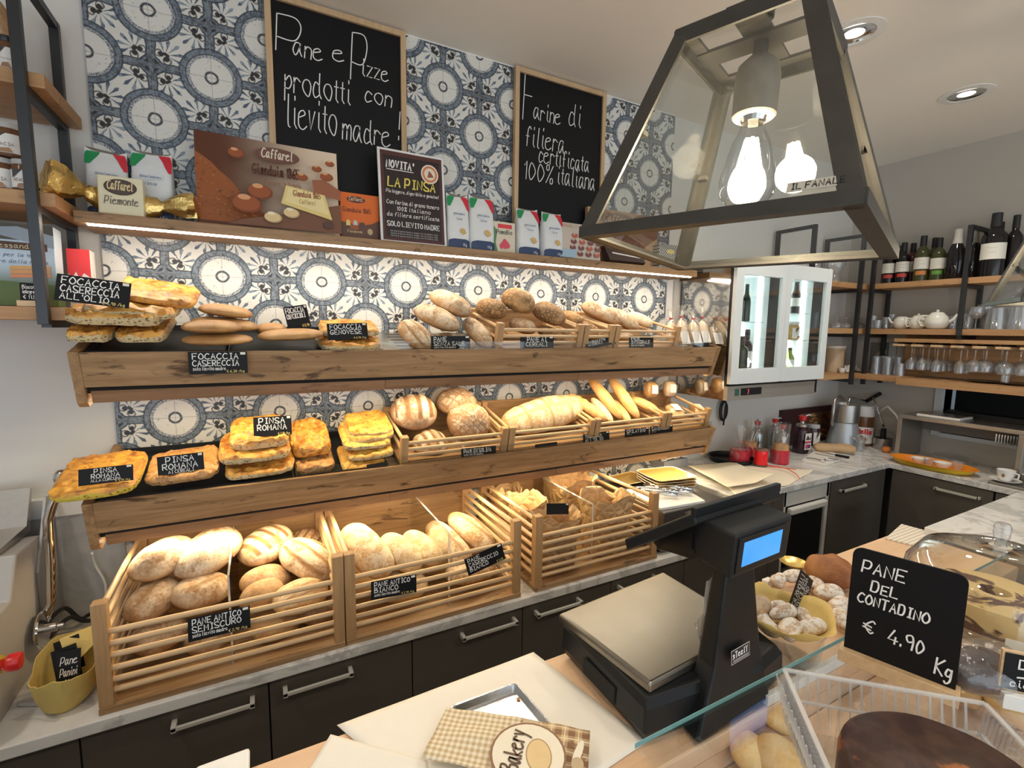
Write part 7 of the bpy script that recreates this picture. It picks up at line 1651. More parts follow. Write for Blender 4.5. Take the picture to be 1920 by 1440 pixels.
obj('side_recess', MB().box(1.004,1.008,-1.30,-1.20,ZF+.025,ZF+.060), M['gap'], t)
pl = [(1.000,-1.108),(1.026,-1.371),(1.361,-1.348),(1.36,-1.073)]
loft([(pl,1.143),(scaled(pl,.995,(1.187,-1.225)),1.157),(scaled(pl,.965,(1.187,-1.225)),1.162)], plain('scale_plate_steel', (.27,.25,.215), .30, .95, .12, 14), t, 'plate', .003)
# column
c0 = [(1.09,-1.43),(1.315,-1.42),(1.33,-1.36),(1.10,-1.375)]; c1 = [(1.155,-1.405),(1.305,-1.395),(1.31,-1.352),(1.16,-1.36)]; c2 = [(1.197,-1.385),(1.292,-1.378),(1.292,-1.345),(1.202,-1.35)]
loft([(c0,ZF+.01),(c1,ZF+.12),(c2,1.34)], M['black'], t, 'column', .006)
# head with display
hf = [Vector((1.183,-1.41,1.432)), Vector((1.372,-1.40,1.435)), Vector((1.378,-1.39,1.338)), Vector((1.188,-1.40,1.338))]
bk = [Vector((1.20,-1.27,1.425)), Vector((1.40,-1.26,1.43)), Vector((1.40,-1.30,1.345)), Vector((1.20,-1.31,1.34))]
mb = MB().hexa([hf[3],hf[2],bk[2],bk[3],hf[0],hf[1],bk[1],bk[0]]); obj('head', mb, M['black2'], t, bev=.006)
u = (hf[2]-hf[3]).normalized(); v = (hf[0]-hf[3]).normalized(); n = u.cross(v)
P = lambda a, b_: hf[3]+(hf[2]-hf[3])*a+(hf[0]-hf[3])*b_
obj('screen_bezel', slab_quad(P(.06,.10)+n*.003, u, v, n, .160, .075, .003), M['black'], t, bev=.002)
sc = NT('screen_blue'); sn = sc.noise(sc.co(), 9, 2); sc.set(c=(0,0,0), e=sc.mix(sn, (.02,.22,.72), (.08,.38,.88)), es=1.1, r=.15)
obj('screen', slab_quad(P(.14,.24)+n*.0036, u, v, n, .126, .052, .0005), sc.mat, t)
# operator console: slanting slab behind the head
A, B_ = Vector((1.166,-1.325,1.448)), Vector((1.452,-1.315,1.456)); C_, D_ = Vector((1.43,-1.16,1.345)), Vector((1.125,-1.175,1.340)); dn = Vector((0,-.010,-.022))
obj('console', MB().hexa([D_+dn, C_+dn, B_+dn, A+dn, D_, C_, B_, A]), M['black'], t, bev=.004); obj('console_lip', MB().bar(A,B_,.012,.020), M['black'], t, bev=.002)
hb_ = [D_.lerp(C_,.30)+dn+Vector((0,.01,-.004)), D_.lerp(C_,.85)+dn+Vector((0,.01,-.004))]; obj('head_back', MB().hexa([Vector((1.195,-1.30,1.335)), Vector((1.385,-1.29,1.34)), hb_[1]+Vector((0,-.02,-.01)), hb_[0]+Vector((0,-.02,-.01)), Vector((1.19,-1.31,1.43)), Vector((1.39,-1.30,1.435)), hb_[1], hb_[0]]), M['black'], t)
obj('keypad', slab_quad(D_.lerp(A,.12)+Vector((.02,0,.003)), (C_-D_).normalized(), (A-D_).normalized(), Vector((0,.4,.9)), .22, .11, .001), M['black2'], t)
# badge
u2 = (Vector((1.335,-1.385,0))-Vector((1.205,-1.395,0))).normalized(); bq = Vector((1.195,-1.4085,ZF+.118)); vv = Vector((0.05,.10,1)).normalized(); nn = u2.cross(vv)
f = Face(bq, bq+u2*.060, bq+vv*.028); f.bl = bq+nn*.003; f.poly([(0,0),(1,0),(1,1),(0,1)], (.62,.62,.62)).poly([(.02,.05),(.98,.05),(.98,.95),(.02,.95)], (.015,.015,.016)).text('sTeelY',.5,.42,.40,(.82,.82,.82),.22,'c',.84)
for k in range(2): f.poly([(.08,.14+.1*k),(.92,.14+.1*k),(.92,.19+.1*k),(.08,.19+.1*k)], (.5,.5,.5))
f.done(t)
# paper slip between plate and column
ps = atz(1312,1192,1.163); mb = MB().patch(lambda u, v: (ps.x+.045*u+.01*v, ps.y-.02*u, 1.163+.16*v*(.75+.25*u)+.006*noise.noise(Vector((u*4,v*4,1)))), 8, 10); tag(obj('paper_slip', mb, M['paper'], solid=.0006), 'white paper slip standing on the scale plate behind its column', 'paper')
fs = atz(1300,1200,1.163); mb = MB().patch(lambda u, v: (fs.x+.05*u, fs.y-.02+.02*v, 1.163+.05*v*(1-.5*abs(u-.5))+.010*noise.noise(Vector((u*6,v*6,4)))), 10, 8); tag(obj('film_scrap', mb, M['wrap'], solid=.0006), 'crumpled clear film scrap at the corner of the scale plate', 'film')
# ================================================================== papers, foil tray and printed bag
gpw = 'white paper sheets on the beech counter'
def cz(px, py, z=ZF): return atz(px, py, z)
sheetpoly('paper_sheet', [cz(632,1362),cz(1000,1224),cz(1215,1392),cz(900,1600)], .0012, 'big white paper sheet under the foil tray on the beech counter', 'paper', gpw, mat=M['paper'], amp=.0015)
sheetpoly('paper_sheet', [cz(620,1382),cz(800,1430),cz(820,1560),cz(520,1545)], .0040, 'second white sheet overlapping at the lower left of the counter', 'paper', gpw, mat=M['paper'], amp=.0015)
sheetpoly('paper_sheet', [cz(1032,1262),cz(1075,1240),cz(1240,1400),cz(1190,1440)], .0040, 'white sheet edge slipping under the scale', 'paper', gpw, mat=M['paper'], amp=.0008) if False else None
foil = NT('aluminium_foil'); fv = foil.co(); foil.set(c=(.72,.74,.76), m=1.0, r=.24); foil.bump(foil.noise(fv, 120, 3), .25, .002); foil = foil.mat
z0 = ZF+.006; P3 = [cz(842,1328,z0+.012), cz(966,1282,z0+.012), cz(1040,1368,z0+.012)]; P3.append(P3[0]+P3[2]-P3[1])
cc = sum(P3, Vector())/4; t = thing('foil_tray', cc, 'shallow aluminium foil tray on the white paper, half under the printed bag', 'tray')
def rr(P, k, z, n=10):
    out = []; C = sum(P, Vector())/4
    for i in range(4):
        a, b_, c = P[i-1], P[i], P[(i+1) % 4]
        for j in range(n+1):
            s = j/n; q0 = b_.lerp(a,.10); q1 = b_.lerp(c,.10); q = q0.lerp(b_,s).lerp(b_.lerp(q1,s),s); q = C+(q-C)*k; out.append(Vector((q.x,q.y,z)))
    return out
mb = MB(); rings = [rr(P3,.90,z0+.0005), rr(P3,.92,z0+.001), rr(P3,.985,z0+.014), rr(P3,1.01,z0+.015), rr(P3,1.015,z0+.0135)]; n = len(rings[0])
for i, r_i in enumerate(rings):
    for j, q in enumerate(r_i):
        k = 1+(.008*(j % 2) if i == 2 else 0); mb.v.append(cc+(q-cc)*k+Vector((0,0,(q.z-cc.z)*(1-k))))
for i in range(4):
    for j in range(n): j2 = (j+1) % n; mb.face((i*n+j,i*n+j2,(i+1)*n+j2,(i+1)*n+j))
mb.face(range(n)); obj('tray', mb, foil, t, smooth=30, solid=.0004)
tag(obj('bread_crumbs', MB().lathe([(.003,0),(.004,.002),(.001,.003)], cz(972,1312,z0+.0012), 7), BR['ciabatta']), 'brown bread crumb left in the foil tray', 'crumb')
# gingham bag
def gingham(name, c0, c1, sc, lines=None, rot=0):
    n = NT(name); X = n.xyz(n.mapv(n.co('UV'), (sc,sc,1))); a = n.m('GREATER_THAN', n.m('FRACT', X[0]), .5); b_ = n.m('GREATER_THAN', n.m('FRACT', X[1]), .5)
    f = n.m('MULTIPLY', n.m('ADD', a, b_), .5); col = n.mix(f, c0, c1)
    if lines:
        fx = n.m('ABSOLUTE', n.m('SUBTRACT', n.m('FRACT', n.m('ADD', X[0], .25)), .5)); fy_ = n.m('ABSOLUTE', n.m('SUBTRACT', n.m('FRACT', n.m('ADD', X[1], .25)), .5))
        l = n.m('LESS_THAN', n.m('MINIMUM', fx, fy_), .03); col = n.mix(l, col, lines)
    n.set(c=col, r=.6); return n.mat
G1 = gingham('gingham_cream', (.80,.72,.56), (.52,.38,.20), 22); G2 = gingham('tartan_tan', (.66,.48,.24), (.25,.13,.07), 6, (.82,.76,.64))
bz = ZF+.024
bc = [cz(838,1326,bz), cz(1107,1370,bz), cz(1100,1490,bz), cz(790,1420,bz)]; t = thing('bakery_bag', sum(bc,Vector())/4, 'checked brown bakery bag with a round bread emblem on the counter paper', 'bag')
def bagpatch(name, u0, u1, mat, lift=0.0, nu=16, nv=16, uvs=1.0):
    a, b_, c, d = bc
    def fn(u, v):
        uu = u0+(u1-u0)*u; p = (a*(1-uu)+b_*uu)*(1-v)+(d*(1-uu)+c*uu)*v
        return Vector((p.x,p.y,p.z+lift+.006*noise.noise(Vector((uu*4,v*3,1)))+.010*sin(uu*pi)*.4+(.014*max(0,uu-.75)*sin(v*9))))
    o = obj(name, MB().patch(fn, nu, nv), mat, t, smooth=True); me = o.data; uv = me.uv_layers.new(name='UVMap')
    # uv from the sheet's own axes
    ux = (b_-a).normalized(); vy = (d-a); vy = (vy-ux*vy.dot(ux)).normalized(); o_ = a-Vector(t.location)
    for lp in me.loops: q = me.vertices[lp.vertex_index].co-o_; uv.data[lp.index].uv = (q.dot(ux)*4.2*uvs, q.dot(vy)*4.2*uvs)
    md = o.modifiers.new('thick','SOLIDIFY'); md.thickness = .0015; return o
bagpatch('gingham_face', 0, .55, G1); bagpatch('plain_band', .55, .66, pc((.60,.48,.32))); bagpatch('tartan_face', .66, 1.0, G2, uvs=1.6)
ux = (bc[1]-bc[0]).normalized(); vy = (bc[0]-bc[3]); vy = (vy-ux*vy.dot(ux)).normalized(); o_ = cz(905,1470,bz+.014)
f = Face(o_, o_+ux*.13, o_+vy*.13); 
if f.n.z < 0: f.n = -f.n
f.ell(.48,.52,.50,.50,(.25,.13,.07)).ell(.48,.52,.47,.47,(.82,.76,.62)).ell(.62,.52,.17,.26,(.40,.26,.12),.2).ell(.62,.52,.155,.24,(.72,.54,.28),.2)
f2 = Face(o_, o_+vy*.13, o_-ux*.13)
b0 = len(f.mb.f); f.k += 2; write(f.mb, 'Bakery', f.P(.40,.22), vy, -ux, f.n, .030, .0035, 'l', slant=.1, maxw=.085)
m_ = f.mi((.10,.05,.03))
for i in range(b0, len(f.mb.f)): f.mb.m[i] = m_
f.k += 1
for k in range(6): f.ell(1.02+.035*k,.80-.05*k,.035,.018,(.25,.13,.07),.6).ell(1.02+.035*k,.34-.05*k,.035,.018,(.25,.13,.07),-.6)
f.ell(1.12,.62,.05,.22,(.82,.76,.62),-.25).ell(1.12,.46,.08,.10,(.50,.38,.24)); f.done(t, 'emblem')
q = cz(412,1428,ZF+.02); tag(obj('plastic_tray', MB().prism([(q.x-.035,q.y-.06,ZF+.012),(q.x+.045,q.y-.09,ZF+.012),(q.x+.045,q.y+.006,ZF+.012),(q.x-.035,q.y+.004,ZF+.012)], (0,0,.012)), M['white'], bev=.005), 'corner of a white plastic tray at the bottom left of the counter', 'tray')
# ================================================================== tub of sugared pastries
tc = Vector((1.455,-1.36,ZF)); tc = Vector(((cz(1430,1270).x+cz(1570,1260).x)/2+.02, -1.345, ZF)); t = thing('pastry_tub', tc, 'clear plastic tub lined with yellow paper, full of sugared pastries', 'tub')
obj('tub', MB().lathe([(.066,.002),(.070,.006),(.078,.075),(.084,.095),(.083,.097),(.076,.075),(.068,.008),(.001,.006)], tc, 36), M['acrylic'], t, smooth=40)
mb = MB(); n = 48
for i, (r, z) in enumerate([(.062,.084),(.074,.090),(.084,.102),(.094,.114)]):
    for j in range(n): a = 2*pi*j/n; s = 1+(.18*(abs(cos(2*a+.4))**3))*(i/3); mb.v.append(tc+Vector((cos(a)*r*s, sin(a)*r*s, z+.012*noise.noise(Vector((cos(a)*3,sin(a)*3,i)))*(i/3)+.010*abs(cos(2*a+.4))*(i/3))))
for i in range(3):
    for j in range(n): j2 = (j+1) % n; mb.face((i*n+j,i*n+j2,(i+1)*n+j2,(i+1)*n+j))
mb.face(range(n)); obj('paper_liner', mb, plain('yellow_liner', (.72,.52,.17), .7, 0, .08, 20), t, smooth=40, solid=.0008)
sug = crust('sugared_pastry', (.60,.38,.17), (.40,.21,.08), (.84,.81,.76), 1.1, thr=(.42,.54), fscale=70, bump=1.0); gsp = 'sugared pastries in the clear tub'
for k, (dx, dy, dz, a, tx) in enumerate([(-.035,-.035,.095,.4,'front left sugared pastry in the tub'),(.012,-.048,.098,-.3,'front middle sugared pastry in the tub, whitest'),(-.052,.010,.098,1.2,'sugared pastry at the left rim of the tub'),(.045,-.012,.100,.9,'sugared pastry at the right rim of the tub'),(-.010,.005,.122,-.2,'sugared pastry on top in the middle of the tub'),(-.030,.045,.105,.2,'pastry with raisins at the back left of the tub'),(.020,.040,.100,-.7,'sugared pastry at the back right of the tub')]):
    p = tc+Vector((dx,dy,dz-.012)); d = Vector((cos(a),sin(a),.15))*.036; loaf(p-d, p+d, .044, .038, sug, tx, group=gsp, lump=.5, nu=22, nv=18, name='sugared_pastry', cat='pastry', fl=(.35 if k == 5 else 1.2))
bl = aty(1479,1135,-1.33); br = aty(1497,1150,-1.33); tl = aty(1507,1072,-1.32); u, v, n_, w, h = frame3(bl, br, tl)
w *= 1.0; o = tag(obj('pick_label', slab_quad(bl,u,v,n_,w*1.35,h,.0012), M['card_black']), 'pointed black pick label stuck in the sugared pastries', 'label'); mb = MB()
for k, s_ in enumerate(('CALZONCELLI','CON CILIEGIA','€ 16.90')): write(mb, s_, bl+u*(w*(.45+.38*k))+v*h*.08+n_*.0008, v, -u, n_, w*.30, .0011, 'l', maxw=h*.86)
o2 = obj('lettering', mb, M['ink']); o2.parent = o
# pastries and loaf cake behind the tub
gbk = 'sugared pastries lying on the counter behind the tub'
for k, (px, py, a, tx) in enumerate([(1470,1092,.3,'sugared pastry on the counter at the left behind the tub'),(1500,1088,-.2,'sugared pastry on the counter second from left behind the tub'),(1530,1100,.4,'sugared pastry on the counter in the middle behind the tub'),(1557,1112,-.5,'sugared pastry on the counter under the loaf cake'),(1575,1135,.2,'sugared pastry on the counter left of the menu board'),(1580,1165,.9,'sugared pastry on the counter lowest beside the menu board')]):
    p = cz(px,py,ZF+.025); d = Vector((cos(a),sin(a),.0))*.04; loaf(p-d, p+d, .046, .040, sug, tx, group=gbk, lump=.5, nu=22, nv=18, name='sugared_pastry', cat='pastry', fl=1.1)
cake = crust('loaf_cake_crust', (.42,.17,.045), (.24,.075,.02), (.6,.3,.1), .15, fscale=45, bump=1.0, rough=.5)
a, b_ = atz(1508,1066,ZF+.05), atz(1625,1090,ZF+.05); loaf(a, b_, .11, .095, cake, 'dark golden loaf cake behind the tub, left of the menu board', lump=.32, p=3, name='loaf_cake', cat='cake', flat=.25)
q = cz(1492,1078,ZF); tag(obj('gold_dish', MB().lathe([(.022,0),(.040,.014),(.041,.015),(.022,.003),(.001,.003)], (q.x+.05,q.y+.04,ZF), 22), gcard, smooth=50), 'small gold foil dish behind the sugared pastries', 'dish')
tag(obj('price_holder', MB().box(cz(1440,1100).x-.01,cz(1440,1100).x+.02,-1.135,-1.115,ZF,ZF+.02), M['white'], bev=.002), 'little white plastic holder on the counter edge behind the tub', 'holder')
sm = NT('striped_card'); sX = sm.xyz(sm.co()); sm.set(c=sm.mix(sm.m('GREATER_THAN', sm.m('FRACT', sm.m('MULTIPLY', sX[1], 70.0)), .5), (.74,.68,.58), (.56,.48,.37)), r=.6); stripe_mat = sm.mat
mb = MB().prism([(q.x,q.y,ZF) for q in (cz(1660,1012),cz(1735,1030),cz(1745,1000),cz(1690,985))], (0,0,.006)); tag(obj('striped_card', mb, stripe_mat), 'pale striped card lying on the beech counter behind the menu board', 'card')
# rail strip on the worktop behind the glass edge
tag(obj('label_rail', MB().box(1.30,1.62,-1.424,-1.412,ZF,ZF+.022), M['white'], bev=.001), 'white label rail along the counter edge in front of the pastry tub', 'rail')
# filled fried pastries below the glass
yl = crust('yellow_pastry', (.78,.50,.17), (.66,.34,.09), (.88,.74,.46), .55, fscale=16, bump=.25, rough=.45, spots=.05); gyp = 'puffy golden pastries on the deck under the glass'
zd_ = .97
for k, (px, py, w, h, a, tx) in enumerate([(1395,1405,.085,.055,.4,'pale puffy pastry at the left under the glass edge'),(1455,1355,.085,.055,1.0,'puffy pastry farthest back under the glass, touching the cake container'),(1450,1430,.10,.06,.2,'largest puffy golden pastry at the lower edge under the glass')]):
    p = atz(px,py,zd_+.03); d = Vector((cos(a),sin(a),0))*w*.55; loaf(p-d, p+d, w, h, yl, tx, group=gyp, lump=.12, p=2.0, nu=26, nv=20, name='puff_pastry', cat='pastry')
tag(obj('pastry_tray', MB().box(.98,1.32,-1.60,-1.46,zd_+.0005,zd_+.006), plain('pale_tray', (.62,.55,.44), .4), bev=.002), 'flat grey tray under the puffy pastries on the display deck', 'tray')
# ================================================================== on the glass top: menu board, cake box, dome
ZG = GZ+.0006
p0, p1 = cz(1581,1222,ZG+.012), cz(1790,1306,ZG+.012); uu = (p1-p0).normalized(); nn = Vector((uu.y,-uu.x,0)); 
if nn.x > 0: nn = -nn
t = thing('menu_board', (p0+p1)/2, 'black rounded menu board about farmer bread at 4.90 a kilo, on a wooden foot', 'sign')
tl = atp(1594,1016,p0,nn); tr = atp(1808,1086,p0,nn); Wd = (p1-p0).length; Hd = (tl.z+tr.z)/2-p0.z; vz = Vector((0,0,1))
def bp(a, b_): return p0+uu*a*Wd+vz*b_*Hd
mb = MB(); pts = [bp(0,0), bp(1,0)]
rx = .10
for (cx, cy, a0) in ((1-rx,1-rx*Wd/Hd,0),(rx,1-rx*Wd/Hd,90)):
    for k in range(9): a = radians(a0+90*k/8); pts.append(bp(cx+rx*cos(a), cy+rx*Wd/Hd*sin(a)))
mb.prism(pts, -nn*.004); obj('slate', mb, M['card_black'], t)
obj('foot', MB().obox((p0+p1)/2-nn*.002+vz*-.0005, uu*(Wd/2+.006), nn*.016, vz*.0115), M['pine_x'], t, bev=.001)
f = Face(p0, p1, p0+vz*Hd); 
if f.n.dot(nn) < 0: f.n = -f.n
f.k = 2
for (s_, x, y, z, w_, sd_) in (('PANE',.10,.80,.10,.42,1),('DEL',.20,.645,.085,.27,2),('CONTADINO',.09,.52,.085,.66,3),('€',.16,.27,.12,.14,4),('4.90',.40,.25,.115,.34,5),('Kg',.82,.13,.13,.15,6)):
    b0 = len(f.mb.f); f.k += 1; write(f.mb, s_, f.P(x,y), (f.u*1-vz*.0).normalized(), f.v, f.n, z*Hd, .0027, 'l', .08, .12, sd_, maxw=w_*Wd); m_ = f.mi(M['ink'])
    for i in range(b0, len(f.mb.f)): f.mb.m[i] = m_
f.done(t, 'handwriting')
# ribbed clear container with chocolate cake
A = Vector((1.112,-1.560,ZG)); e1 = Vector((.74,-.67,0)).normalized(); e2 = Vector((-e1.y*-1,0,0)); e2 = Vector((e1.y,-e1.x,0)); 
if e2.dot(Vector((CAM.x,CAM.y,0))-Vector((A.x,A.y,0))) < 0: e2 = -e2
L1, L2, HB = .255, .235, .085
t = thing('cake_container', A+e1*L1/2+e2*L2/2, 'large ribbed clear plastic container with a chocolate cake, bottom right corner', 'container')
def ribwall(a, d, L, n, name):
    mb = MB(); N = 2*int(L/.0075); inn_ = Vector(n)
    for i in range(N+1):
        s = L*i/N; off = .007*(i % 2)
        for (z, o_) in ((.004,-.010),(HB*.45,-.004),(HB*.5,0),(HB*.96,.004),(HB,.010),(HB+.004,.013)): mb.v.append(a+d*s+inn_*(o_-off)+vz*z)
    for i in range(N):
        for k in range(5): q = i*6+k; mb.face((q,q+6,q+7,q+1))
    return obj(name, mb, M['ribplast'], t)
ribwall(A, e1, L1, -e2, 'ribbed_wall'); ribwall(A, e2, L2, -e1, 'ribbed_wall'); ribwall(A+e1*L1, e2, L2, e1, 'ribbed_wall'); ribwall(A+e2*L2, e1, L1, e2, 'ribbed_wall')
obj('floor', MB().prism([A+e1*.01+e2*.01+vz*.001, A+e1*(L1-.01)+e2*.01+vz*.001, A+e1*(L1-.01)+e2*(L2-.01)+vz*.001, A+e1*.01+e2*(L2-.01)+vz*.001], (0,0,.002)), M['acrylic'], t)
for (p_, d_, l_) in ((A,e1,L1),(A,e2,L2),(A+e1*L1,e2,L2),(A+e2*L2,e1,L1)):
    obj('rim', MB().bar(p_+vz*(HB+.005), p_+d_*l_+vz*(HB+.005), .006, .003), M['ribrim'], t); obj('step', MB().bar(p_+vz*(HB*.5), p_+d_*l_+vz*(HB*.5), .005, .003), M['ribrim'], t)
cake2 = NT('chocolate_glaze'); cv = cake2.co(); a_ = cake2.noise(cv, 14, 4); cake2.set(c=cake2.mix(cake2.step(a_,.60,.66), cake2.mix(cake2.step(cake2.noise(cv,30,3),.4,.6),(.035,.014,.009),(.065,.03,.02)), (.30,.10,.025)), r=.42, spec=.35); cake2.bump(a_,.25,.004); cake2 = cake2.mat
for (p_, d_, l_, n_) in ((A,e1,L1,-e2),(A,e2,L2,-e1)):
    mb = MB()
    for k in range(int(l_/.0145)): q = p_+d_*(.007+.0145*k); mb.bar(q-n_*.006+vz*.006, q+n_*.004+vz*(HB*.48), .0016, .0016).bar(q+n_*.003+vz*(HB*.52), q+n_*.012+vz*HB, .003, .002)
    tag(obj('rib_highlights', mb, M['ribrim'], t), kind='stuff')  # hazy white rods paint the highlights along the ribs
obj('cake_board', MB().lathe([(.001,.004),(.112,.004),(.112,.012),(.001,.0125)], A+e1*.142+e2*.138, 36), M['paper'], t)
cc = A+e1*.142+e2*.138+vz*.0095; mb = MB(); n = 40; prof = [(.95,.004),(1,.012),(1,.055),(.97,.068),(.90,.074),(.001,.076)]
for (k, z) in prof:
    for j in range(n): a = 2*pi*j/n; mb.v.append(cc+(e1*cos(a)*.112+e2*sin(a)*.108)*k*(1+.02*noise.noise(Vector((cos(a)*2,sin(a)*2,z*20))))+vz*z)
for i in range(len(prof)-1):
    for j in range(n): j2 = (j+1) % n; mb.face((i*n+j,i*n+j2,(i+1)*n+j2,(i+1)*n+j))
mb.face(list(range(n))[::-1]); tag(obj('chocolate_cake', mb, cake2, smooth=40), 'round glossy chocolate cake inside the ribbed clear container', 'cake')
# glass dome with marbled cake
dc = Vector((1.765,-1.60,ZG)); dr_ = .155
t = thing('cake_dome', dc, 'clear cake dome with a knob over a marbled cake, at the right edge', 'cake dome')
obj('dome', MB().lathe([(dr_,.024),(dr_*1.0,.060),(dr_*.95,.105),(dr_*.78,.145),(dr_*.42,.166),(dr_*.12,.170)], dc, 44, caps=False), M['acrylic'], t, smooth=60, solid=.0015); obj('knob', MB().lathe([(.010,.171),(.008,.180),(.013,.190),(.014,.212),(.011,.219),(.001,.220)], dc, 20), M['crystal'], t, smooth=50)
obj('plate', MB().lathe([(.11,.001),(.12,.004),(dr_*1.06,.020),(dr_*1.07,.023),(.12,.009),(.001,.008)], dc, 44), M['acrylic'], t, smooth=50)
obj('skirt', MB().lathe([(dr_*1.08,.022),(dr_*1.02,.024)], dc, 44, caps=False), M['crystal'], t, smooth=50)
mc = NT('marble_cake'); mv = mc.co(); mm = mc.noise(mv, 11, 4, .6, 1.2); X = mc.xyz(mv); mc.set(c=mc.mix(mc.step(mm,.48,.54), (.72,.52,.24), (.10,.035,.018)), r=.6); mc.bump(mc.noise(mv,60,3),.3,.004); mc = mc.mat
mb = MB(); n = 40; prof = [(.88,.010),(.95,.014),(1,.05),(.96,.066),(.80,.074),(.25,.072),(.20,.05),(.19,.012)]
for (k, z) in prof:
    for j in range(n): a = 2*pi*j/n; r = .108*k*(1+.03*noise.noise(Vector((cos(a)*2,sin(a)*2,z*20)))); mb.v.append(dc+Vector((cos(a)*r, sin(a)*r, z)))
for i in range(len(prof)-1):
    for j in range(n): j2 = (j+1) % n; mb.face((i*n+j,i*n+j2,(i+1)*n+j2,(i+1)*n+j))
tag(obj('marbled_cake', mb, mc, smooth=40), 'marbled ring cake with dark topping under the clear dome', 'cake')
f = None
pq = dc+Vector((-.115,-.055,.012)); d = Vector((-.9,-.43,0)).normalized(); uq = Vector((.43,-.9,0)).normalized(); tag(obj('cake_tag', slab_quad(pq, uq, vz, d, .055, .022, .001), M['paper']), 'small white tag on the plate in front of the marbled cake', 'label')
# film bag with chocolate slice and price sign at the right edge
sc_ = cz(1830,1255,ZG+.03); loaf(sc_+Vector((-.05,.03,0)), sc_+Vector((.05,-.03,0)), .085, .055, cake2, 'dark chocolate slab in clear film between the menu board and the dome', lump=.05, p=5, name='chocolate_slab', cat='cake')
loaf(sc_+Vector((-.066,.04,.006)), sc_+Vector((.066,-.04,.006)), .105, .078, M['wrap'], 'clear wrinkled film around the chocolate slab', lump=.22, p=5, name='film_wrap', cat='film')
a, b_ = cz(1876,1288,ZG+.03), cz(1930,1300,ZG+.03); uu2 = (b_-a).normalized(); n2 = Vector((uu2.y,-uu2.x,0)); 
if n2.x > 0: n2 = -n2
t = thing('small_sign', a, 'small framed black sign with a 5 and handwriting at the right edge', 'sign'); ws = .085; hs = .062
obj('frame', slab_quad(a-uu2*.003-vz*.003, uu2, vz, n2, ws+.006, hs+.006, .006), M['pine_x'], t); obj('slate', slab_quad(a+n2*.0012, uu2, vz, n2, ws, hs, .001), M['card_black'], t); obj('foot', MB().obox(a+uu2*ws*.5-vz*.0165-n2*.002, uu2*(ws/2), n2*.014, vz*.0125), M['white'], t, bev=.001)
mb = MB(); write(mb, '5.', a+uu2*.018+vz*.024+n2*.0022, uu2, vz, n2, .030, .0028, 'l', .0, .05, maxw=.03); write(mb, 'cia', a+uu2*.010+vz*.007+n2*.0022, uu2, vz, n2, .012, .0016, 'l', maxw=.03); obj('lettering', mb, M['ink'], t)
for k, (px, py, tx) in enumerate(((1815,1300,'brown bun under the menu board at the right'),(1868,1322,'brown bun farther right below the small sign'))):
    p = atz(px,py,zd_+.035); loaf(p-Vector((.045,.02,0)), p+Vector((.045,.02,0)), .08, .06, 'gold', tx, group='brown buns on the deck at the right', lump=.08, nu=22, nv=18, name='sweet_bun', cat='pastry')
# ================================================================== let things settle so that they rest against, not inside, each other
from mathutils.bvhtree import BVHTree
bpy.context.view_layer.update()
def _geo(root):
    V, F = [], []
    for o in [root]+list(root.children_recursive):
        if o.type == 'MESH':
            b = len(V); mw_ = o.matrix_world; V += [mw_ @ v.co for v in o.data.vertices]; F += [tuple(b+i for i in p.vertices) for p in o.data.polygons]
    return V, F
def _box(V): return [min(v[i] for v in V) for i in range(3)], [max(v[i] for v in V) for i in range(3)]
_all = [o for o in COL.objects if o.parent is None and (o.type == 'MESH' or (o.type == 'EMPTY' and 'category' in o.keys()))]
_G = {}
for o in _all:
    V, F = _geo(o)
    if V: lo, hi = _box(V); _G[o.name] = [V, F, lo, hi, None]
def _tree(k):
    g = _G[k]
    if g[4] is None: g[4] = BVHTree.FromPolygons(g[0], g[1])
    return g[4]
HEAP = {'bread','focaccia','pinsa','pastry','paper bag'}; STAND = {'bottle','glass','teapot','jar','gift bag','cup','bag','jug','canister','spool','cake'}
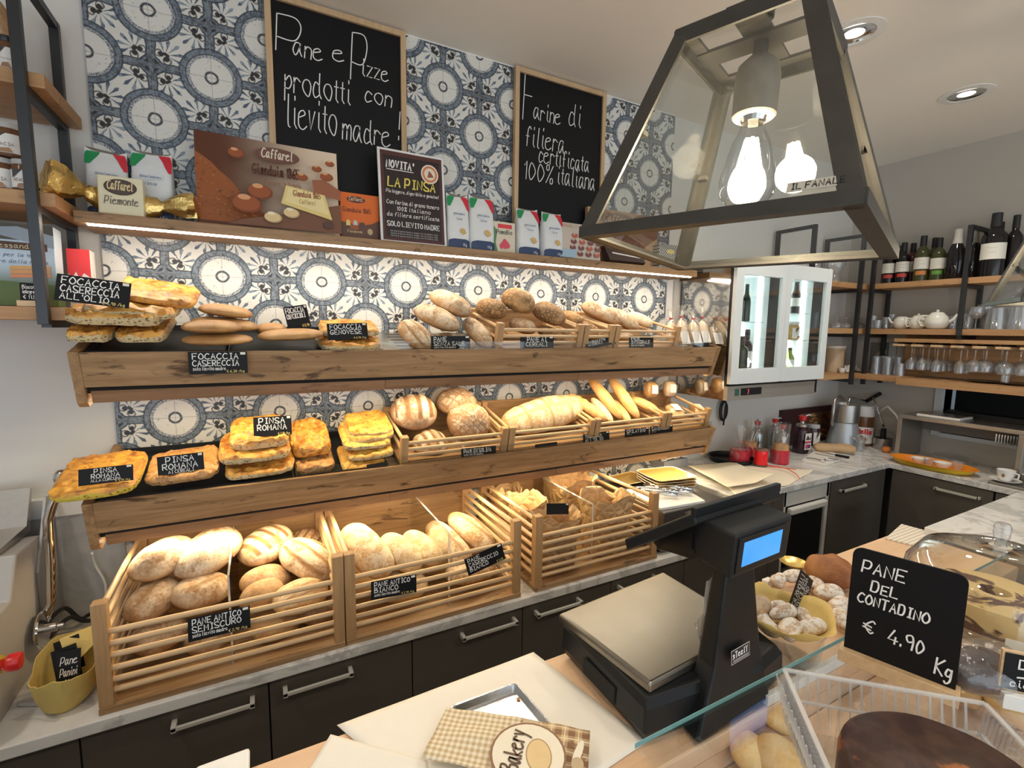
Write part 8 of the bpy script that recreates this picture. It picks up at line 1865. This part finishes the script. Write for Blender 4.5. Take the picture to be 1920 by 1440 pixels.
DH = [Vector(d).normalized() for d in ((0,0,1),(0,1,.3),(1,0,.2),(-1,0,.2),(0,1,1),(0,-1,.3),(1,1,.5),(-1,1,.5),(1,-1,.5),(-1,-1,.5))]
DS = [Vector(d).normalized() for d in ((0,1,0),(1,0,0),(-1,0,0),(0,-1,0),(1,1,0),(-1,1,0),(1,-1,0),(-1,-1,0),(0,0,1))]
SKIP = {'chocolate_cake','marbled_cake','film_wrap','chocolate_slab','foil_tray','cake_tray','film_bag','melamine_tray'}
def settle(o):
    g = _G[o.name]; V, F, lo, hi = g[0], g[1], g[2], g[3]; R_ = .03
    near = [k for k, q in _G.items() if k != o.name and all(q[2][i] <= hi[i]+R_ and q[3][i] >= lo[i]-R_ for i in range(3))]
    near = [_tree(k) for k in near if k not in ('ceiling',)]
    heap = o['category'] in HEAP; flat = o['category'] in ('focaccia','pinsa')
    C = Vector(((lo[0]+hi[0])/2, (lo[1]+hi[1])/2, (lo[2]+hi[2])/2 if heap else lo[2])); L0 = Vector(o.location)
    def hits(W): t = BVHTree.FromPolygons(W, F); return sum(len(t.overlap(n)) for n in near)
    best = None
    for s, ms in (((1,[.0015*k for k in range(11)]),(.97,[.0015*k for k in range(14)])) if flat else (((1,(0,.003,.007,.012)),(.96,(0,.004,.009,.014))) if heap else ((1,(0,.003,.007,.012,.018)),(.95,(0,.004,.009,.015,.02)),(.90,(0,.006,.012,.02))))):
        for m in ms:
            for d in (DH[:1] if flat else DH if heap else DS):
                W_ = [C+(v-C)*s+d*m for v in V]; h = hits(W_)
                if best is None or h < best[0]: best = (h, s, d*m, W_)
                if h == 0 or m == 0: break
            if best[0] == 0: break
        if best[0] == 0: break
    h, s, dv, W_ = best
    if s != 1 or dv.length > 0:
        o.location = C+dv+(L0-C)*s; o.scale = (s, s, s); g[0] = W_; g[2], g[3] = _box(W_); g[4] = None
    return h
for o in _all:
    c = o.get('category')
    if o.name.split('.')[0] in SKIP or o.name not in _G: continue
    if c in HEAP or c in STAND: settle(o)
